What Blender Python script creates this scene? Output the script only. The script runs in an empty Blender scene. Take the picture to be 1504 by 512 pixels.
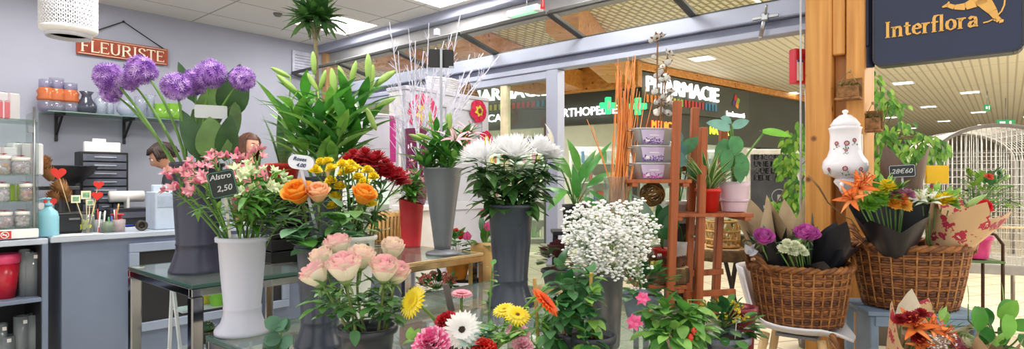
import bpy, math, random
from mathutils import Vector, Matrix
random.seed(7)
PI = math.pi; TAU = 2*PI
rnd = random.uniform
S = bpy.context.scene
COL = S.collection
V3 = Vector
UX = V3((.6505, .7595, 0)); VX = V3((-.7595, .6505, 0)); ZX = V3((0, 0, 1))
ROOM_ROT = math.atan2(.7595, .6505)
CAMH = 1.3
def P(px, py, d): return V3(((px-752)/850*d, d, CAMH-(py-265)/850*d))
def G(px, d, z): return V3(((px-752)/850*d, d, z))
def UV(u, v, z=0): return UX*u + VX*v + V3((0, 0, z))

# ---------------------------------------------------------------- materials
MATS = {}
def lin(h):
    h = h.lstrip('#'); o = []
    for i in (0, 2, 4):
        c = int(h[i:i+2], 16)/255
        o.append(c/12.92 if c <= .04045 else ((c+.055)/1.055)**2.4)
    return (*o, 1)
def newmat(name):
    m = bpy.data.materials.new(name); m.use_nodes = True
    nt = m.node_tree; b = nt.nodes['Principled BSDF']
    return m, nt, b
def noise_col(nt, b, c1, c2, scale, detail=3, stretch=None, lo=.35, hi=.65):
    tc = nt.nodes.new('ShaderNodeTexCoord'); n = nt.nodes.new('ShaderNodeTexNoise')
    n.inputs['Scale'].default_value = scale; n.inputs['Detail'].default_value = detail
    src = tc.outputs['Object']
    if stretch:
        mp = nt.nodes.new('ShaderNodeMapping'); mp.inputs['Scale'].default_value = stretch
        nt.links.new(src, mp.inputs['Vector']); src = mp.outputs['Vector']
    nt.links.new(src, n.inputs['Vector'])
    r = nt.nodes.new('ShaderNodeValToRGB')
    r.color_ramp.elements[0].position = lo; r.color_ramp.elements[0].color = c1
    r.color_ramp.elements[1].position = hi; r.color_ramp.elements[1].color = c2
    nt.links.new(n.outputs['Fac'], r.inputs['Fac']); nt.links.new(r.outputs['Color'], b.inputs['Base Color'])
    return n, r
def sc(c, k): return (min(1, c[0]*k), min(1, c[1]*k), min(1, c[2]*k), 1)
def mat(hexc, rough=.5, metal=0, var=.15, scale=9, bump=0, spec=.5, c2=None, stretch=None, sss=0, trans=0):
    key = (hexc, rough, metal, var, scale, bump, spec, c2, stretch, trans)
    if key in MATS: return MATS[key]
    m, nt, b = newmat('paint_%s_%d' % (hexc.strip('#'), len(MATS)))
    c = lin(hexc); b.inputs['Base Color'].default_value = c
    b.inputs['Roughness'].default_value = rough; b.inputs['Metallic'].default_value = metal
    b.inputs['Specular IOR Level'].default_value = spec
    if var or c2:
        a_, b_ = (sc(c, 1-var), sc(c, 1+var)) if not c2 else (c, lin(c2))
        n, r = noise_col(nt, b, a_, b_, scale, 3, stretch)
        if bump:
            bp = nt.nodes.new('ShaderNodeBump'); bp.inputs['Strength'].default_value = bump; bp.inputs['Distance'].default_value = .01
            nt.links.new(n.outputs['Fac'], bp.inputs['Height']); nt.links.new(bp.outputs['Normal'], b.inputs['Normal'])
    if trans:   # thin leaf or petal letting light through
        out = nt.nodes['Material Output']; t = nt.nodes.new('ShaderNodeBsdfTranslucent'); mx = nt.nodes.new('ShaderNodeMixShader')
        mx.inputs['Fac'].default_value = trans
        if b.inputs['Base Color'].is_linked: nt.links.new(b.inputs['Base Color'].links[0].from_socket, t.inputs['Color'])
        else: t.inputs['Color'].default_value = c
        nt.links.new(b.outputs[0], mx.inputs[1]); nt.links.new(t.outputs[0], mx.inputs[2]); nt.links.new(mx.outputs[0], out.inputs['Surface'])
    MATS[key] = m; return m
def leafm(h, v=.28, rough=.42): return mat(h, rough, 0, v, 14, 0, .45, None, None, 0, .22)
def petal(h, v=.08, rough=.6): return mat(h, rough, 0, v, 25, 0, .3, None, None, 0, .25)
def glass(hexc='#ffffff', op=.12, rough=.02, name=None, ior=1.45):
    key = ('glass', hexc, op, rough, ior)
    if key in MATS: return MATS[key]
    m, nt, b = newmat('clear_glass_%d' % len(MATS)); out = nt.nodes['Material Output']
    c = lin(hexc)
    tr = nt.nodes.new('ShaderNodeBsdfTransparent'); tr.inputs['Color'].default_value = c
    gl = nt.nodes.new('ShaderNodeBsdfGlossy'); gl.inputs['Roughness'].default_value = rough
    fr = nt.nodes.new('ShaderNodeFresnel'); 
    ge = nt.nodes.new('ShaderNodeNewGeometry'); mr = nt.nodes.new('ShaderNodeMapRange')   # same reflectance from either side
    mr.inputs['To Min'].default_value = ior; mr.inputs['To Max'].default_value = 1/ior
    nt.links.new(ge.outputs['Backfacing'], mr.inputs['Value']); nt.links.new(mr.outputs[0], fr.inputs['IOR'])
    mx = nt.nodes.new('ShaderNodeMixShader'); mx2 = nt.nodes.new('ShaderNodeMixShader')
    b.inputs['Base Color'].default_value = c; b.inputs['Roughness'].default_value = .1
    mx2.inputs['Fac'].default_value = op
    nt.links.new(fr.outputs[0], mx.inputs['Fac']); nt.links.new(tr.outputs[0], mx.inputs[1]); nt.links.new(gl.outputs[0], mx.inputs[2])
    nt.links.new(mx.outputs[0], mx2.inputs[1]); nt.links.new(b.outputs[0], mx2.inputs[2]); nt.links.new(mx2.outputs[0], out.inputs['Surface'])
    MATS[key] = m; return m
def emis(hexc, s):
    key = ('e', hexc, s)
    if key in MATS: return MATS[key]
    m, nt, b = newmat('lamp_glow_%d' % len(MATS)); c = lin(hexc)
    b.inputs['Base Color'].default_value = c; b.inputs['Emission Color'].default_value = c; b.inputs['Emission Strength'].default_value = s
    MATS[key] = m; return m
def brickm(key, c1, c2, mortar, w, h, ms, rough=.5, spec=.5, offset=0, bump=.0, rot=0):
    if key in MATS: return MATS[key]
    m, nt, b = newmat(key); tc = nt.nodes.new('ShaderNodeTexCoord'); br = nt.nodes.new('ShaderNodeTexBrick')
    mp = nt.nodes.new('ShaderNodeMapping'); mp.inputs['Rotation'].default_value = (0, 0, rot)
    br.offset = offset; br.inputs['Color1'].default_value = lin(c1); br.inputs['Color2'].default_value = lin(c2); br.inputs['Mortar'].default_value = lin(mortar)
    br.inputs['Scale'].default_value = 1; br.inputs['Mortar Size'].default_value = ms; br.inputs['Brick Width'].default_value = w; br.inputs['Row Height'].default_value = h
    br.inputs['Mortar Smooth'].default_value = .1
    nt.links.new(tc.outputs['Object'], mp.inputs[0]); nt.links.new(mp.outputs[0], br.inputs['Vector']); nt.links.new(br.outputs['Color'], b.inputs['Base Color'])
    b.inputs['Roughness'].default_value = rough; b.inputs['Specular IOR Level'].default_value = spec
    MATS[key] = m; return m
def woodm(key, c1, c2, knot=None, stretch=(30, 30, 1.2), rough=.45):
    if key in MATS: return MATS[key]
    m, nt, b = newmat(key); n, r = noise_col(nt, b, lin(c1), lin(c2), 1.0, 5, stretch, .3, .7)
    b.inputs['Roughness'].default_value = rough
    if knot:
        tc = nt.nodes.new('ShaderNodeTexCoord'); vo = nt.nodes.new('ShaderNodeTexVoronoi'); vo.inputs['Scale'].default_value = 7
        mr = nt.nodes.new('ShaderNodeMapRange'); mr.inputs['From Min'].default_value = .09; mr.inputs['From Max'].default_value = .17
        mr.inputs['To Min'].default_value = 1; mr.inputs['To Max'].default_value = 0
        mx = nt.nodes.new('ShaderNodeMixRGB'); mx.inputs['Color2'].default_value = lin(knot)
        nt.links.new(tc.outputs['Object'], vo.inputs['Vector']); nt.links.new(vo.outputs['Distance'], mr.inputs['Value'])
        nt.links.new(mr.outputs[0], mx.inputs['Fac']); nt.links.new(r.outputs['Color'], mx.inputs['Color1']); nt.links.new(mx.outputs[0], b.inputs['Base Color'])
    MATS[key] = m; return m
def printm(key, base, spot, scale=16, thr=.3, mid=None):
    if key in MATS: return MATS[key]
    m, nt, b = newmat(key); tc = nt.nodes.new('ShaderNodeTexCoord'); vo = nt.nodes.new('ShaderNodeTexVoronoi'); vo.inputs['Scale'].default_value = scale
    n = nt.nodes.new('ShaderNodeTexNoise'); n.inputs['Scale'].default_value = scale*3
    mxv = nt.nodes.new('ShaderNodeMixRGB'); mxv.inputs['Fac'].default_value = .06
    nt.links.new(tc.outputs['Object'], n.inputs['Vector']); nt.links.new(tc.outputs['Object'], mxv.inputs['Color1']); nt.links.new(n.outputs['Color'], mxv.inputs['Color2'])
    nt.links.new(mxv.outputs[0], vo.inputs['Vector'])
    r = nt.nodes.new('ShaderNodeValToRGB'); r.color_ramp.interpolation = 'CONSTANT'
    e = r.color_ramp.elements; e[0].position = 0; e[0].color = lin(mid or base); e[1].position = thr*.3; e[1].color = lin(spot)
    x = e.new(thr); x.color = lin(base)
    nt.links.new(vo.outputs['Distance'], r.inputs['Fac']); nt.links.new(r.outputs['Color'], b.inputs['Base Color']); b.inputs['Roughness'].default_value = .6
    MATS[key] = m; return m

# ---------------------------------------------------------------- mesh builder
class MB:
    def __init__(s): s.v = []; s.f = []; s.mi = []; s.sm = []; s.T = None
    def add(s, vs, fs, mi=0, smooth=True):
        b = len(s.v)
        if s.T is not None: vs = [s.T @ V3(p) for p in vs]
        s.v.extend(tuple(p) for p in vs)
        for f in fs: s.f.append([i+b for i in f]); s.mi.append(mi); s.sm.append(smooth)
    def box(s, c, size, ax=None, mi=0):
        a, b, d = ax or (V3((1, 0, 0)), V3((0, 1, 0)), ZX)
        c = V3(c); hx, hy, hz = [k/2 for k in size]; bv = min(min(size)*.12, .006)
        vs = []; fs = []
        # bevelled box: 24 verts
        idx = {}
        for sx in (-1, 1):
            for sy in (-1, 1):
                for sz in (-1, 1):
                    for k in range(3):
                        o = [sx*(hx-bv), sy*(hy-bv), sz*(hz-bv)]; o[k] = (sx*hx, sy*hy, sz*hz)[k]
                        idx[(sx, sy, sz, k)] = len(vs); vs.append(c+a*o[0]+b*o[1]+d*o[2])
        for k in range(3):
            i, j = [q for q in range(3) if q != k]
            for sg in (-1, 1):
                q = []
                for (p1, p2) in ((-1, -1), (1, -1), (1, 1), (-1, 1)):
                    t = [0, 0, 0]; t[k] = sg; t[i] = p1; t[j] = p2; q.append(idx[(*t, k)])
                fs.append(q if (sg > 0) != (k == 1) else q[::-1])
        for k in range(3):  # edges
            i, j = [q for q in range(3) if q != k]
            for s1 in (-1, 1):
                for s2 in (-1, 1):
                    def tt(e):
                        t = [0, 0, 0]; t[k] = e; t[i] = s1; t[j] = s2; return tuple(t)
                    fs.append([idx[(*tt(-1), i)], idx[(*tt(1), i)], idx[(*tt(1), j)], idx[(*tt(-1), j)]])
        for sx in (-1, 1):
            for sy in (-1, 1):
                for sz in (-1, 1): fs.append([idx[(sx, sy, sz, k)] for k in range(3)])
        s.add(vs, fs, mi, False)
    def bar(s, p, q, w, h=None, up=ZX, mi=0):
        p, q = V3(p), V3(q); d = q-p; L = d.length; d = d.normalized(); sd = d.cross(V3(up))
        if sd.length < 1e-4: sd = d.cross(V3((1, 0, 0)))
        sd.normalize(); n = sd.cross(d)
        s.box((p+q)/2, (L, w, h or w), (d, sd, n), mi)
    def tube(s, pts, r, n=6, mi=0, cap=True):
        pts = [V3(p) for p in pts]; k = len(pts); rs = r if isinstance(r, (list, tuple)) else [r]*k
        vs = []; fs = []; prev = None
        for i, p in enumerate(pts):
            d = (pts[min(i+1, k-1)]-pts[max(i-1, 0)])
            if d.length < 1e-9: d = V3((0, 0, 1))
            d.normalize()
            if prev is None:
                a = d.orthogonal().normalized()
            else:
                a = prev-d*prev.dot(d)
                a = a.normalized() if a.length > 1e-6 else d.orthogonal().normalized()
            prev = a; b = d.cross(a)
            for j in range(n): t = TAU*j/n; vs.append(p+(a*math.cos(t)+b*math.sin(t))*rs[i])
        for i in range(k-1):
            for j in range(n): fs.append([i*n+j, i*n+(j+1) % n, (i+1)*n+(j+1) % n, (i+1)*n+j])
        if cap: fs.append(list(range(n))[::-1]); fs.append([(k-1)*n+j for j in range(n)])
        s.add(vs, fs, mi)
    def lathe(s, base, prof, n=28, mi=0, sx=1, sy=1, axis=None, ang=None):
        base = V3(base); F = frame(V3((0, 0, 0)), axis) if axis is not None else None
        vs = []; fs = []; k = len(prof)
        for r, z in prof:
            for j in range(n):
                t = TAU*j/n; p = V3((r*sx*math.cos(t), r*sy*math.sin(t), z))
                if F is not None: p = F @ p
                vs.append(base+p)
        for i in range(k-1):
            for j in range(n): fs.append([i*n+j, i*n+(j+1) % n, (i+1)*n+(j+1) % n, (i+1)*n+j])
        if prof[0][0] > 1e-5: fs.append(list(range(n))[::-1])
        if prof[-1][0] > 1e-5 and len(prof) > 1: fs.append([(k-1)*n+j for j in range(n)])
        s.add(vs, fs, mi)
    def ball(s, c, r, mi=0, n=8, sz=1):
        m = max(3, n//2)
        s.lathe(V3(c), [(max(1e-6, r*math.sin(PI*i/m)), -r*sz*math.cos(PI*i/m)) for i in range(m+1)], n, mi)
    def leaf(s, base, d, up, L, W, droop=.2, shape='lance', fold=.15, seg=5, mi=0, mi2=None, wave=0):
        base = V3(base); d = V3(d).normalized(); up = V3(up); sd = d.cross(up)
        if sd.length < 1e-3: sd = d.cross(V3((.3, .8, .1)))
        sd.normalize(); n = sd.cross(d).normalized()
        vs = []; fs = []; cols = 5 if mi2 is not None else 3
        for i in range(seg+1):
            t = i/seg
            if shape == 'lance': w = math.sin(PI*min(1, t*.93+.07))**.85*(1-.25*t)
            elif shape == 'ovate': w = math.sin(PI*t**.75)**.75 if 0 < t < 1 else 0
            elif shape == 'round': w = math.sqrt(max(0, 1-(2*t-1)**2))
            elif shape == 'strap': w = min(1, .45+t*1.2)*(1 if t < .8 else math.sqrt(max(0, 1-((t-.8)/.2)**2)))
            elif shape == 'heart': w = (1.0-.15*abs(t-.2)) * (math.sin(PI*min(1, (t+.12)/1.12))**.7) if t < 1 else 0
            elif shape == 'spear': w = (1-t)**.5*min(1, .6+t)
            else: w = 1
            w = max(w, .03)*W/2
            p = base+d*(L*t)-n*(droop*L*t*t)
            wv = wave*math.sin(t*9+L*50)*W
            offs = (-1, 0, 1) if cols == 3 else (-1, -.72, 0, .72, 1)
            for o in offs: vs.append(p+sd*(w*o)+n*(fold*w*abs(o)+wv*o))
        for i in range(seg):
            for j in range(cols-1):
                a = i*cols+j; m_ = mi2 if (mi2 is not None and j in (0, cols-2)) else mi
                s.add0([a, a+1, a+cols+1, a+cols], m_, vs, first=(i == 0 and j == 0))
    def add0(s, f, mi, vs, first):
        if first:
            s._b = len(s.v)
            if s.T is not None: s.v.extend(tuple(s.T @ p) for p in vs)
            else: s.v.extend(tuple(p) for p in vs)
        s.f.append([i+s._b for i in f]); s.mi.append(mi); s.sm.append(True)
    def prism(s, outline, o, a, b, th, mi=0):
        """outline: 2D points, placed at o with axes a,b and thickness along a x b"""
        o = V3(o); n = V3(a).cross(V3(b)).normalized(); k = len(outline)
        vs = [o+V3(a)*x+V3(b)*y for x, y in outline]+[o+V3(a)*x+V3(b)*y+n*th for x, y in outline]
        fs = [list(range(k))[::-1], list(range(k, 2*k))]+[[i, (i+1) % k, k+(i+1) % k, k+i] for i in range(k)]
        s.add(vs, fs, mi, False)
    def mesh(s, name, mats, origin):
        me = bpy.data.meshes.new(name); o = V3(origin)
        me.from_pydata([(x-o.x, y-o.y, z-o.z) for x, y, z in s.v], [], s.f)
        for m in mats: me.materials.append(m)
        me.polygons.foreach_set('material_index', s.mi); me.polygons.foreach_set('use_smooth', s.sm); me.update()
        return me
def frame(pos, axis, spin=0):
    z = V3(axis).normalized(); x = z.orthogonal().normalized(); y = z.cross(x)
    m = Matrix((x, y, z)).transposed().to_4x4(); m = Matrix.Translation(V3(pos)) @ m @ Matrix.Rotation(spin, 4, 'Z')
    return m
def world_origin(o):
    v = V3((0, 0, 0))
    while o: v += o.location; o = o.parent
    return v
def ml(m): return list(m) if isinstance(m, (list, tuple)) else [m]
def thing(name, label, cat, loc, group=None):
    o = bpy.data.objects.new(name, None); COL.objects.link(o); o.location = V3(loc); o.empty_display_size = .05
    o['label'] = label; o['category'] = cat
    if group: o['group'] = group
    return o
def part(m, name, mats, parent, label=None, kind=None):
    o = bpy.data.objects.new(name, m.mesh(name, ml(mats), world_origin(parent))); COL.objects.link(o); o.parent = parent
    if label: o['label'] = label
    if kind: o['kind'] = kind
    return o
def solo(m, name, mats, label, cat, loc, group=None, kind=None):
    o = bpy.data.objects.new(name, m.mesh(name, ml(mats), V3(loc))); COL.objects.link(o); o.location = V3(loc)
    o['label'] = label; o['category'] = cat
    if group: o['group'] = group
    if kind: o['kind'] = kind
    return o
def struct(m, name, mats, loc=(0, 0, 0), rotz=0, parent=None):
    o = bpy.data.objects.new(name, m.mesh(name, ml(mats), V3(loc) if not rotz else V3((0, 0, 0)))); COL.objects.link(o); o.location = V3(loc)
    o.rotation_euler.z = rotz
    if parent: o.parent = parent
    else: o['kind'] = 'structure'
    return o
def dup(root, loc, label=None, group=None):
    r = root.copy(); COL.objects.link(r); r.location = V3(loc)
    if label: r['label'] = label
    if group: r['group'] = group
    for ch in list(root.children):
        c = ch.copy(); COL.objects.link(c); c.parent = r
        for g in ch.children:
            d = g.copy(); COL.objects.link(d); d.parent = c
    return r
def quad(p0, p1, p2, n=8):
    p0, p1, p2 = V3(p0), V3(p1), V3(p2)
    return [p0*(1-t)**2+p1*2*t*(1-t)+p2*t*t for t in [i/n for i in range(n+1)]]
def arc(p0, p2, bend=(0, 0, 0), n=8): return quad(p0, (V3(p0)+V3(p2))/2+V3(bend), p2, n)
def rdir(zmin=-1, zmax=1):
    z = rnd(zmin, zmax); a = rnd(0, TAU); r = math.sqrt(max(0, 1-z*z)); return V3((r*math.cos(a), r*math.sin(a), z))
def textmesh(body, size, ext=.004, shear=0, sx=1):
    cu = bpy.data.curves.new('lettering', 'FONT'); cu.body = body; cu.size = size; cu.extrude = ext; cu.shear = shear
    cu.align_x = 'LEFT'; cu.resolution_u = 3
    o = bpy.data.objects.new('lettering', cu); COL.objects.link(o)
    me = bpy.data.meshes.new_from_object(o.evaluated_get(bpy.context.evaluated_depsgraph_get()))
    bpy.data.objects.remove(o); bpy.data.curves.remove(cu)
    return me
def text_into(m, body, size, o, a, b, ext=.003, mi=0, width=None, bold=0, shear=0):
    """adds text, lower left at o, reading along a, up b"""
    me = textmesh(body, size, ext, shear); a = V3(a).normalized(); b = V3(b).normalized(); n = a.cross(b)
    xs = [v.co.x for v in me.vertices]; w = max(xs)-min(xs) if xs else 1; k = width/w if width else 1; x0 = min(xs) if xs else 0
    reps = [(0, 0)] if not bold else [(0, 0), (bold, 0), (0, bold), (bold, bold)]
    for bx, by in reps:
        m.add([V3(o)+a*((v.co.x-x0)*k+bx)+b*(v.co.y+by)+n*v.co.z for v in me.vertices], [list(p.vertices) for p in me.polygons], mi, False)
    bpy.data.meshes.remove(me)
# stroke lettering with serifs, unit cell: cap height 1
SER = {
 'F': (.62, [[(.12, 0), (.12, 1)], [(.12, .97), (.56, .97)], [(.12, .52), (.42, .52)]], [(.12, 0), (.56, .9, 'v'), (.42, .52, 'v')]),
 'L': (.6, [[(.12, 0), (.12, 1)], [(.12, .03), (.56, .03)]], [(.12, 1), (.56, .1, 'v')]),
 'E': (.64, [[(.12, 0), (.12, 1)], [(.12, .97), (.56, .97)], [(.12, .52), (.44, .52)], [(.12, .03), (.58, .03)]], [(.56, .9, 'v'), (.58, .1, 'v'), (.44, .52, 'v')]),
 'U': (.8, [[(.14, 1), (.14, .3), (.2, .1), (.38, .02), (.56, .1), (.62, .3), (.62, 1)]], [(.14, 1), (.62, 1)]),
 'R': (.78, [[(.12, 0), (.12, 1)], [(.12, .97), (.42, .95), (.54, .84), (.54, .66), (.42, .54), (.12, .52)], [(.36, .52), (.68, 0)]], [(.12, 0), (.68, 0)]),
 'I': (.34, [[(.14, 0), (.14, 1)]], [(.14, 0), (.14, 1)]),
 'S': (.6, [[(.5, .8), (.42, .95), (.28, .99), (.14, .92), (.09, .76), (.16, .62), (.4, .44), (.5, .3), (.46, .12), (.32, .02), (.16, .05), (.07, .2)]], [(.5, .86, 'v'), (.07, .14, 'v')]),
 'T': (.7, [[(.34, 0), (.34, 1)], [(.04, .97), (.64, .97)]], [(.34, 0), (.04, .9, 'v'), (.64, .9, 'v')]),
 'n': (.58, [[(.12, 0), (.12, .62)], [(.12, .48), (.24, .61), (.36, .62), (.44, .5), (.44, 0)]], [(.12, 0), (.44, 0), (.08, .62)]),
 't': (.4, [[(.18, .82), (.18, .14), (.24, .03), (.36, .08)], [(.04, .6), (.34, .6)]], []),
 'e': (.5, [[(.09, .34), (.42, .36), (.4, .52), (.27, .63), (.13, .54), (.08, .32), (.13, .1), (.27, .0), (.43, .1)]], []),
 'r': (.42, [[(.12, 0), (.12, .62)], [(.12, .44), (.22, .6), (.36, .6)]], [(.12, 0), (.08, .62)]),
 'f': (.36, [[(.14, 0), (.14, .85), (.2, .99), (.34, 1)], [(.02, .6), (.32, .6)]], [(.14, 0)]),
 'l': (.28, [[(.12, 0), (.12, 1)]], [(.12, 0), (.08, 1)]),
 'o': (.56, [[(.27, .63), (.13, .54), (.08, .32), (.13, .09), (.27, .0), (.41, .09), (.46, .32), (.41, .54), (.27, .63)]], []),
 'a': (.52, [[(.1, .52), (.22, .63), (.34, .58), (.38, .44), (.38, .08), (.46, .02)], [(.38, .38), (.18, .32), (.08, .16), (.18, .02), (.3, .06), (.38, .16)]], []),
}
def serif_text(m, body, h, o, a, b, th=.003, w=.13, mi=0, width=None, tilt=0):
    a = V3(a).normalized(); b = V3(b).normalized(); n = a.cross(b); tot = sum(SER[c][0] for c in body); k = (width/(tot*h)) if width else 1
    x = 0
    def pt(px, py): return V3(o)+a*((x+px)*h*k)+b*(py*h)+n*th*.5
    for c in body:
        adv, strokes, ser = SER[c]
        for st in strokes:
            for i in range(len(st)-1):
                p, q = pt(*st[i]), pt(*st[i+1]); e = (q-p).normalized()
                vert = abs(st[i+1][1]-st[i][1]) > abs(st[i+1][0]-st[i][0])*.8
                m.bar(p-e*h*.015, q+e*h*.015, h*w*(1 if vert else .55), th, n, mi)
        for sr in ser:
            if len(sr) == 2: m.bar(pt(sr[0]-.12, sr[1]), pt(sr[0]+.12, sr[1]), h*.05, th, n, mi)
            else: m.bar(pt(sr[0], sr[1]-.09), pt(sr[0], sr[1]+.09), h*.05, th, n, mi)
        x += adv
# shared colours
LEAF = leafm('#4f8a35'); LEAFD = leafm('#2f6130'); LEAFL = leafm('#86b551'); LEAFG = leafm('#7fa08c'); LEAFB = leafm('#3b6b4c')
STEM = leafm('#6f9a4a', .15); STEMB = mat('#7a5a35', .7)
SOIL = mat('#33261c', .95, 0, .3, 60)
CHROME = mat('#94969b', .1, 1, 0); STEEL = mat('#a5a8ad', .35, 1, .1, 6)
BLACK = mat('#17181b', .5, 0, .1); BLACKM = mat('#1d1c1c', .45, .3, .1)
WHITE = mat('#eceae8', .5, 0, .03); WHITEP = mat('#f3f1ee', .3, 0, .02)
PINE = woodm('pine_glulam', '#c07f38', '#dfa254', '#7a4a20'); PINEB = woodm('pine_beam', '#b9762f', '#dda055', '#7a4418', (2, 22, 22))
REDWOOD = woodm('stained_redwood', '#8a431f', '#b8632e', None); LIGHTWOOD = woodm('light_beech', '#d8b078', '#ecc995', None)
LAV = mat('#a3a8bd', .4, .25, .04, 3); LAVD = mat('#7b8096', .45, .2, .04, 3)
# ================================================================ SETTING
CEIL = 2.95; SF = 3.97          # shop ceiling height, shopfront plane (u)
RA = (UX, VX, ZX)
def rbox(m, u0, u1, v0, v1, z0, z1, mi=0):
    m.box(UV((u0+u1)/2, (v0+v1)/2, (z0+z1)/2), (abs(u1-u0), abs(v1-v0), abs(z1-z0)), RA, mi)
def lbox(m, u0, u1, v0, v1, z0, z1, mi=0):   # in room-local axes (object gets ROOM_ROT)
    m.box(((u0+u1)/2, (v0+v1)/2, (z0+z1)/2), (abs(u1-u0), abs(v1-v0), abs(z1-z0)), None, mi)
tile = brickm('floor_tile', '#dccfb8', '#e4d9c4', '#a89d8c', .42, .42, .012, .35, .4, 0, 0, .55)
m = MB(); m.add([(-6, -12, 0), (48, -12, 0), (48, 26, 0), (-6, 26, 0)], [[0, 1, 2, 3]], 0, False)
struct(m, 'floor', [tile], (0, 0, 0), ROOM_ROT)
wallm = mat('#a2a5b5', .75, 0, .03, 3)
m = MB(); lbox(m, -3.2, SF+.05, 6.43, 6.58, 0, CEIL+.2)
struct(m, 'wall_back', [wallm], (0, 0, 0), ROOM_ROT)
m = MB(); lbox(m, 0.0, SF+.05, 6.40, 6.43, 0, .1)
struct(m, 'baseboard_back', [LAVD], (0, 0, 0), ROOM_ROT)
ctile = brickm('ceiling_tile', '#d6d4d3', '#dbdad9', '#a3a2a4', 1.2, .6, .009, .9, .1)
m = MB(); lbox(m, -1.2, SF-.13, 1.4, 6.43, CEIL, CEIL+.05)
struct(m, 'ceiling', [ctile], (0, 0, 0), ROOM_ROT)
# shop ceiling lights
glow = emis('#fff8ee', 6)
LP = [(3.42, 5.36, 'square lit ceiling panel beyond the tall palm crown'), (3.42, 3.78, 'square lit ceiling panel cut by the top edge of the photo'),
      (1.1, 5.36, 'square lit ceiling panel over the counter'), (1.1, 3.78, 'square lit ceiling panel over the upper glass table'),
      (1.1, 2.2, 'square lit ceiling panel nearer the camera over the flowers'), (3.3, 2.2, 'square lit ceiling panel nearer the camera by the doorway')]
def area(loc, sx, sy, w, col=(1, .97, .93), rot=(0, 0, 0)):
    l = bpy.data.lights.new('lamp', 'AREA'); l.shape = 'RECTANGLE'; l.size = sx; l.size_y = sy; l.energy = w; l.color = col
    o = bpy.data.objects.new('lamp', l); COL.objects.link(o); o.location = loc; o.rotation_euler = rot; return o
for u, v, lb in LP:
    t = thing('ceiling_light', lb, 'ceiling light', UV(u, v, CEIL), 'square ceiling lights of the shop')
    m = MB(); rbox(m, u-.30, u+.30, v-.30, v+.30, CEIL-.012, CEIL-.002); part(m, 'diffuser', glow, t)
    m = MB()
    for a, b, c, d in ((-.315, .315, -.315, -.30), (-.315, .315, .30, .315), (-.315, -.30, -.3, .3), (.30, .315, -.3, .3)): rbox(m, u+a, u+b, v+c, v+d, CEIL-.016, CEIL-.001)
    part(m, 'frame', WHITE, t)
    area(UV(u, v, CEIL-.03), .58, .58, 20, (1, .97, .94), (0, 0, ROOM_ROT))
# upper channel, fascia, lower beam
m = MB(); lbox(m, SF-.14, SF+.06, -3, 6.43, 2.86, 2.97); lbox(m, SF-.15, SF-.14, -3, 6.43, 2.95, 2.97, 1)
struct(m, 'trim_1', [LAV, LAVD], (0, 0, 0), ROOM_ROT)
m = MB(); lbox(m, SF-.04, SF+.06, -3, 6.43, 2.70, 2.86)
struct(m, 'trim_2', [mat('#8f8f92', .6, 0, .04)], (0, 0, 0), ROOM_ROT)
m = MB(); lbox(m, SF-.06, SF+.06, .94, 6.43, 2.335, 2.45); lbox(m, SF-.02, SF+.06, .94, 6.43, 2.28, 2.335, 1); lbox(m, SF-.05, SF+.06, .94, 6.43, 2.235, 2.28); lbox(m, SF-.065, SF-.06, .94, 6.43, 2.335, 2.345, 1)
struct(m, 'trim_3', [LAV, LAVD], (0, 0, 0), ROOM_ROT)
# tilted transom panes
cg = glass('#f4f6f0', .05, .03, None, 1.3)
for i in range(6):
    v1 = 6.38-.94*i; v0 = v1-.94
    if i == 5: v0 = .96
    fr = MB()
    A0, A1, B0, B1 = UV(SF-.01, v0+.01, 2.455), UV(SF-.01, v1-.01, 2.455), UV(SF-.49, v0+.01, 2.56), UV(SF-.49, v1-.01, 2.56)
    for p, q in ((A0, A1), (B0, B1), (A0, B0), (A1, B1)): fr.bar(p, q, .035, .03)
    w = struct(fr, 'window_%d' % (i+1), [mat('#3a3a38', .5)])
    g = MB(); g.add([A0, A1, B1, B0], [[0, 1, 2, 3]], 0, False); part(g, 'pane', cg, w)
# shopfront glass partition
m = MB(); lbox(m, SF-.05, SF+.06, 2.86, 2.98, 0, 2.235)
struct(m, 'trim_4', [LAV], (0, 0, 0), ROOM_ROT)
m = MB(); lbox(m, SF-.04, SF+.05, 2.98, 6.36, 2.165, 2.235); lbox(m, SF-.04, SF+.05, 2.98, 6.36, 0, .1)
struct(m, 'trim_5', [LAV], (0, 0, 0), ROOM_ROT)
m = MB(); lbox(m, SF-.03, SF+.03, 3.44, 3.52, .1, 2.165)
struct(m, 'trim_6', [mat('#d9cfae', .6)], (0, 0, 0), ROOM_ROT)
for k, (v0, v1) in enumerate(((2.98, 3.44), (3.52, 4.95), (4.99, 6.36))):
    g = MB(); lbox(g, SF-.004, SF+.004, v0, v1, .1, 2.165)
    f = struct(g, 'window_%d' % (7+k), [glass('#eef4ee', .03, .01)], (0, 0, 0), ROOM_ROT)
m = MB(); lbox(m, SF-.03, SF+.03, 4.95, 4.99, .1, 2.165); struct(m, 'trim_7', [LAV], (0, 0, 0), ROOM_ROT)
m = MB(); lbox(m, SF-.08, SF+.03, 6.31, 6.42, 0, 2.86); struct(m, 'trim_8', [woodm('pale_wood_post', '#a98155', '#c39b6c')], (0, 0, 0), ROOM_ROT)
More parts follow.
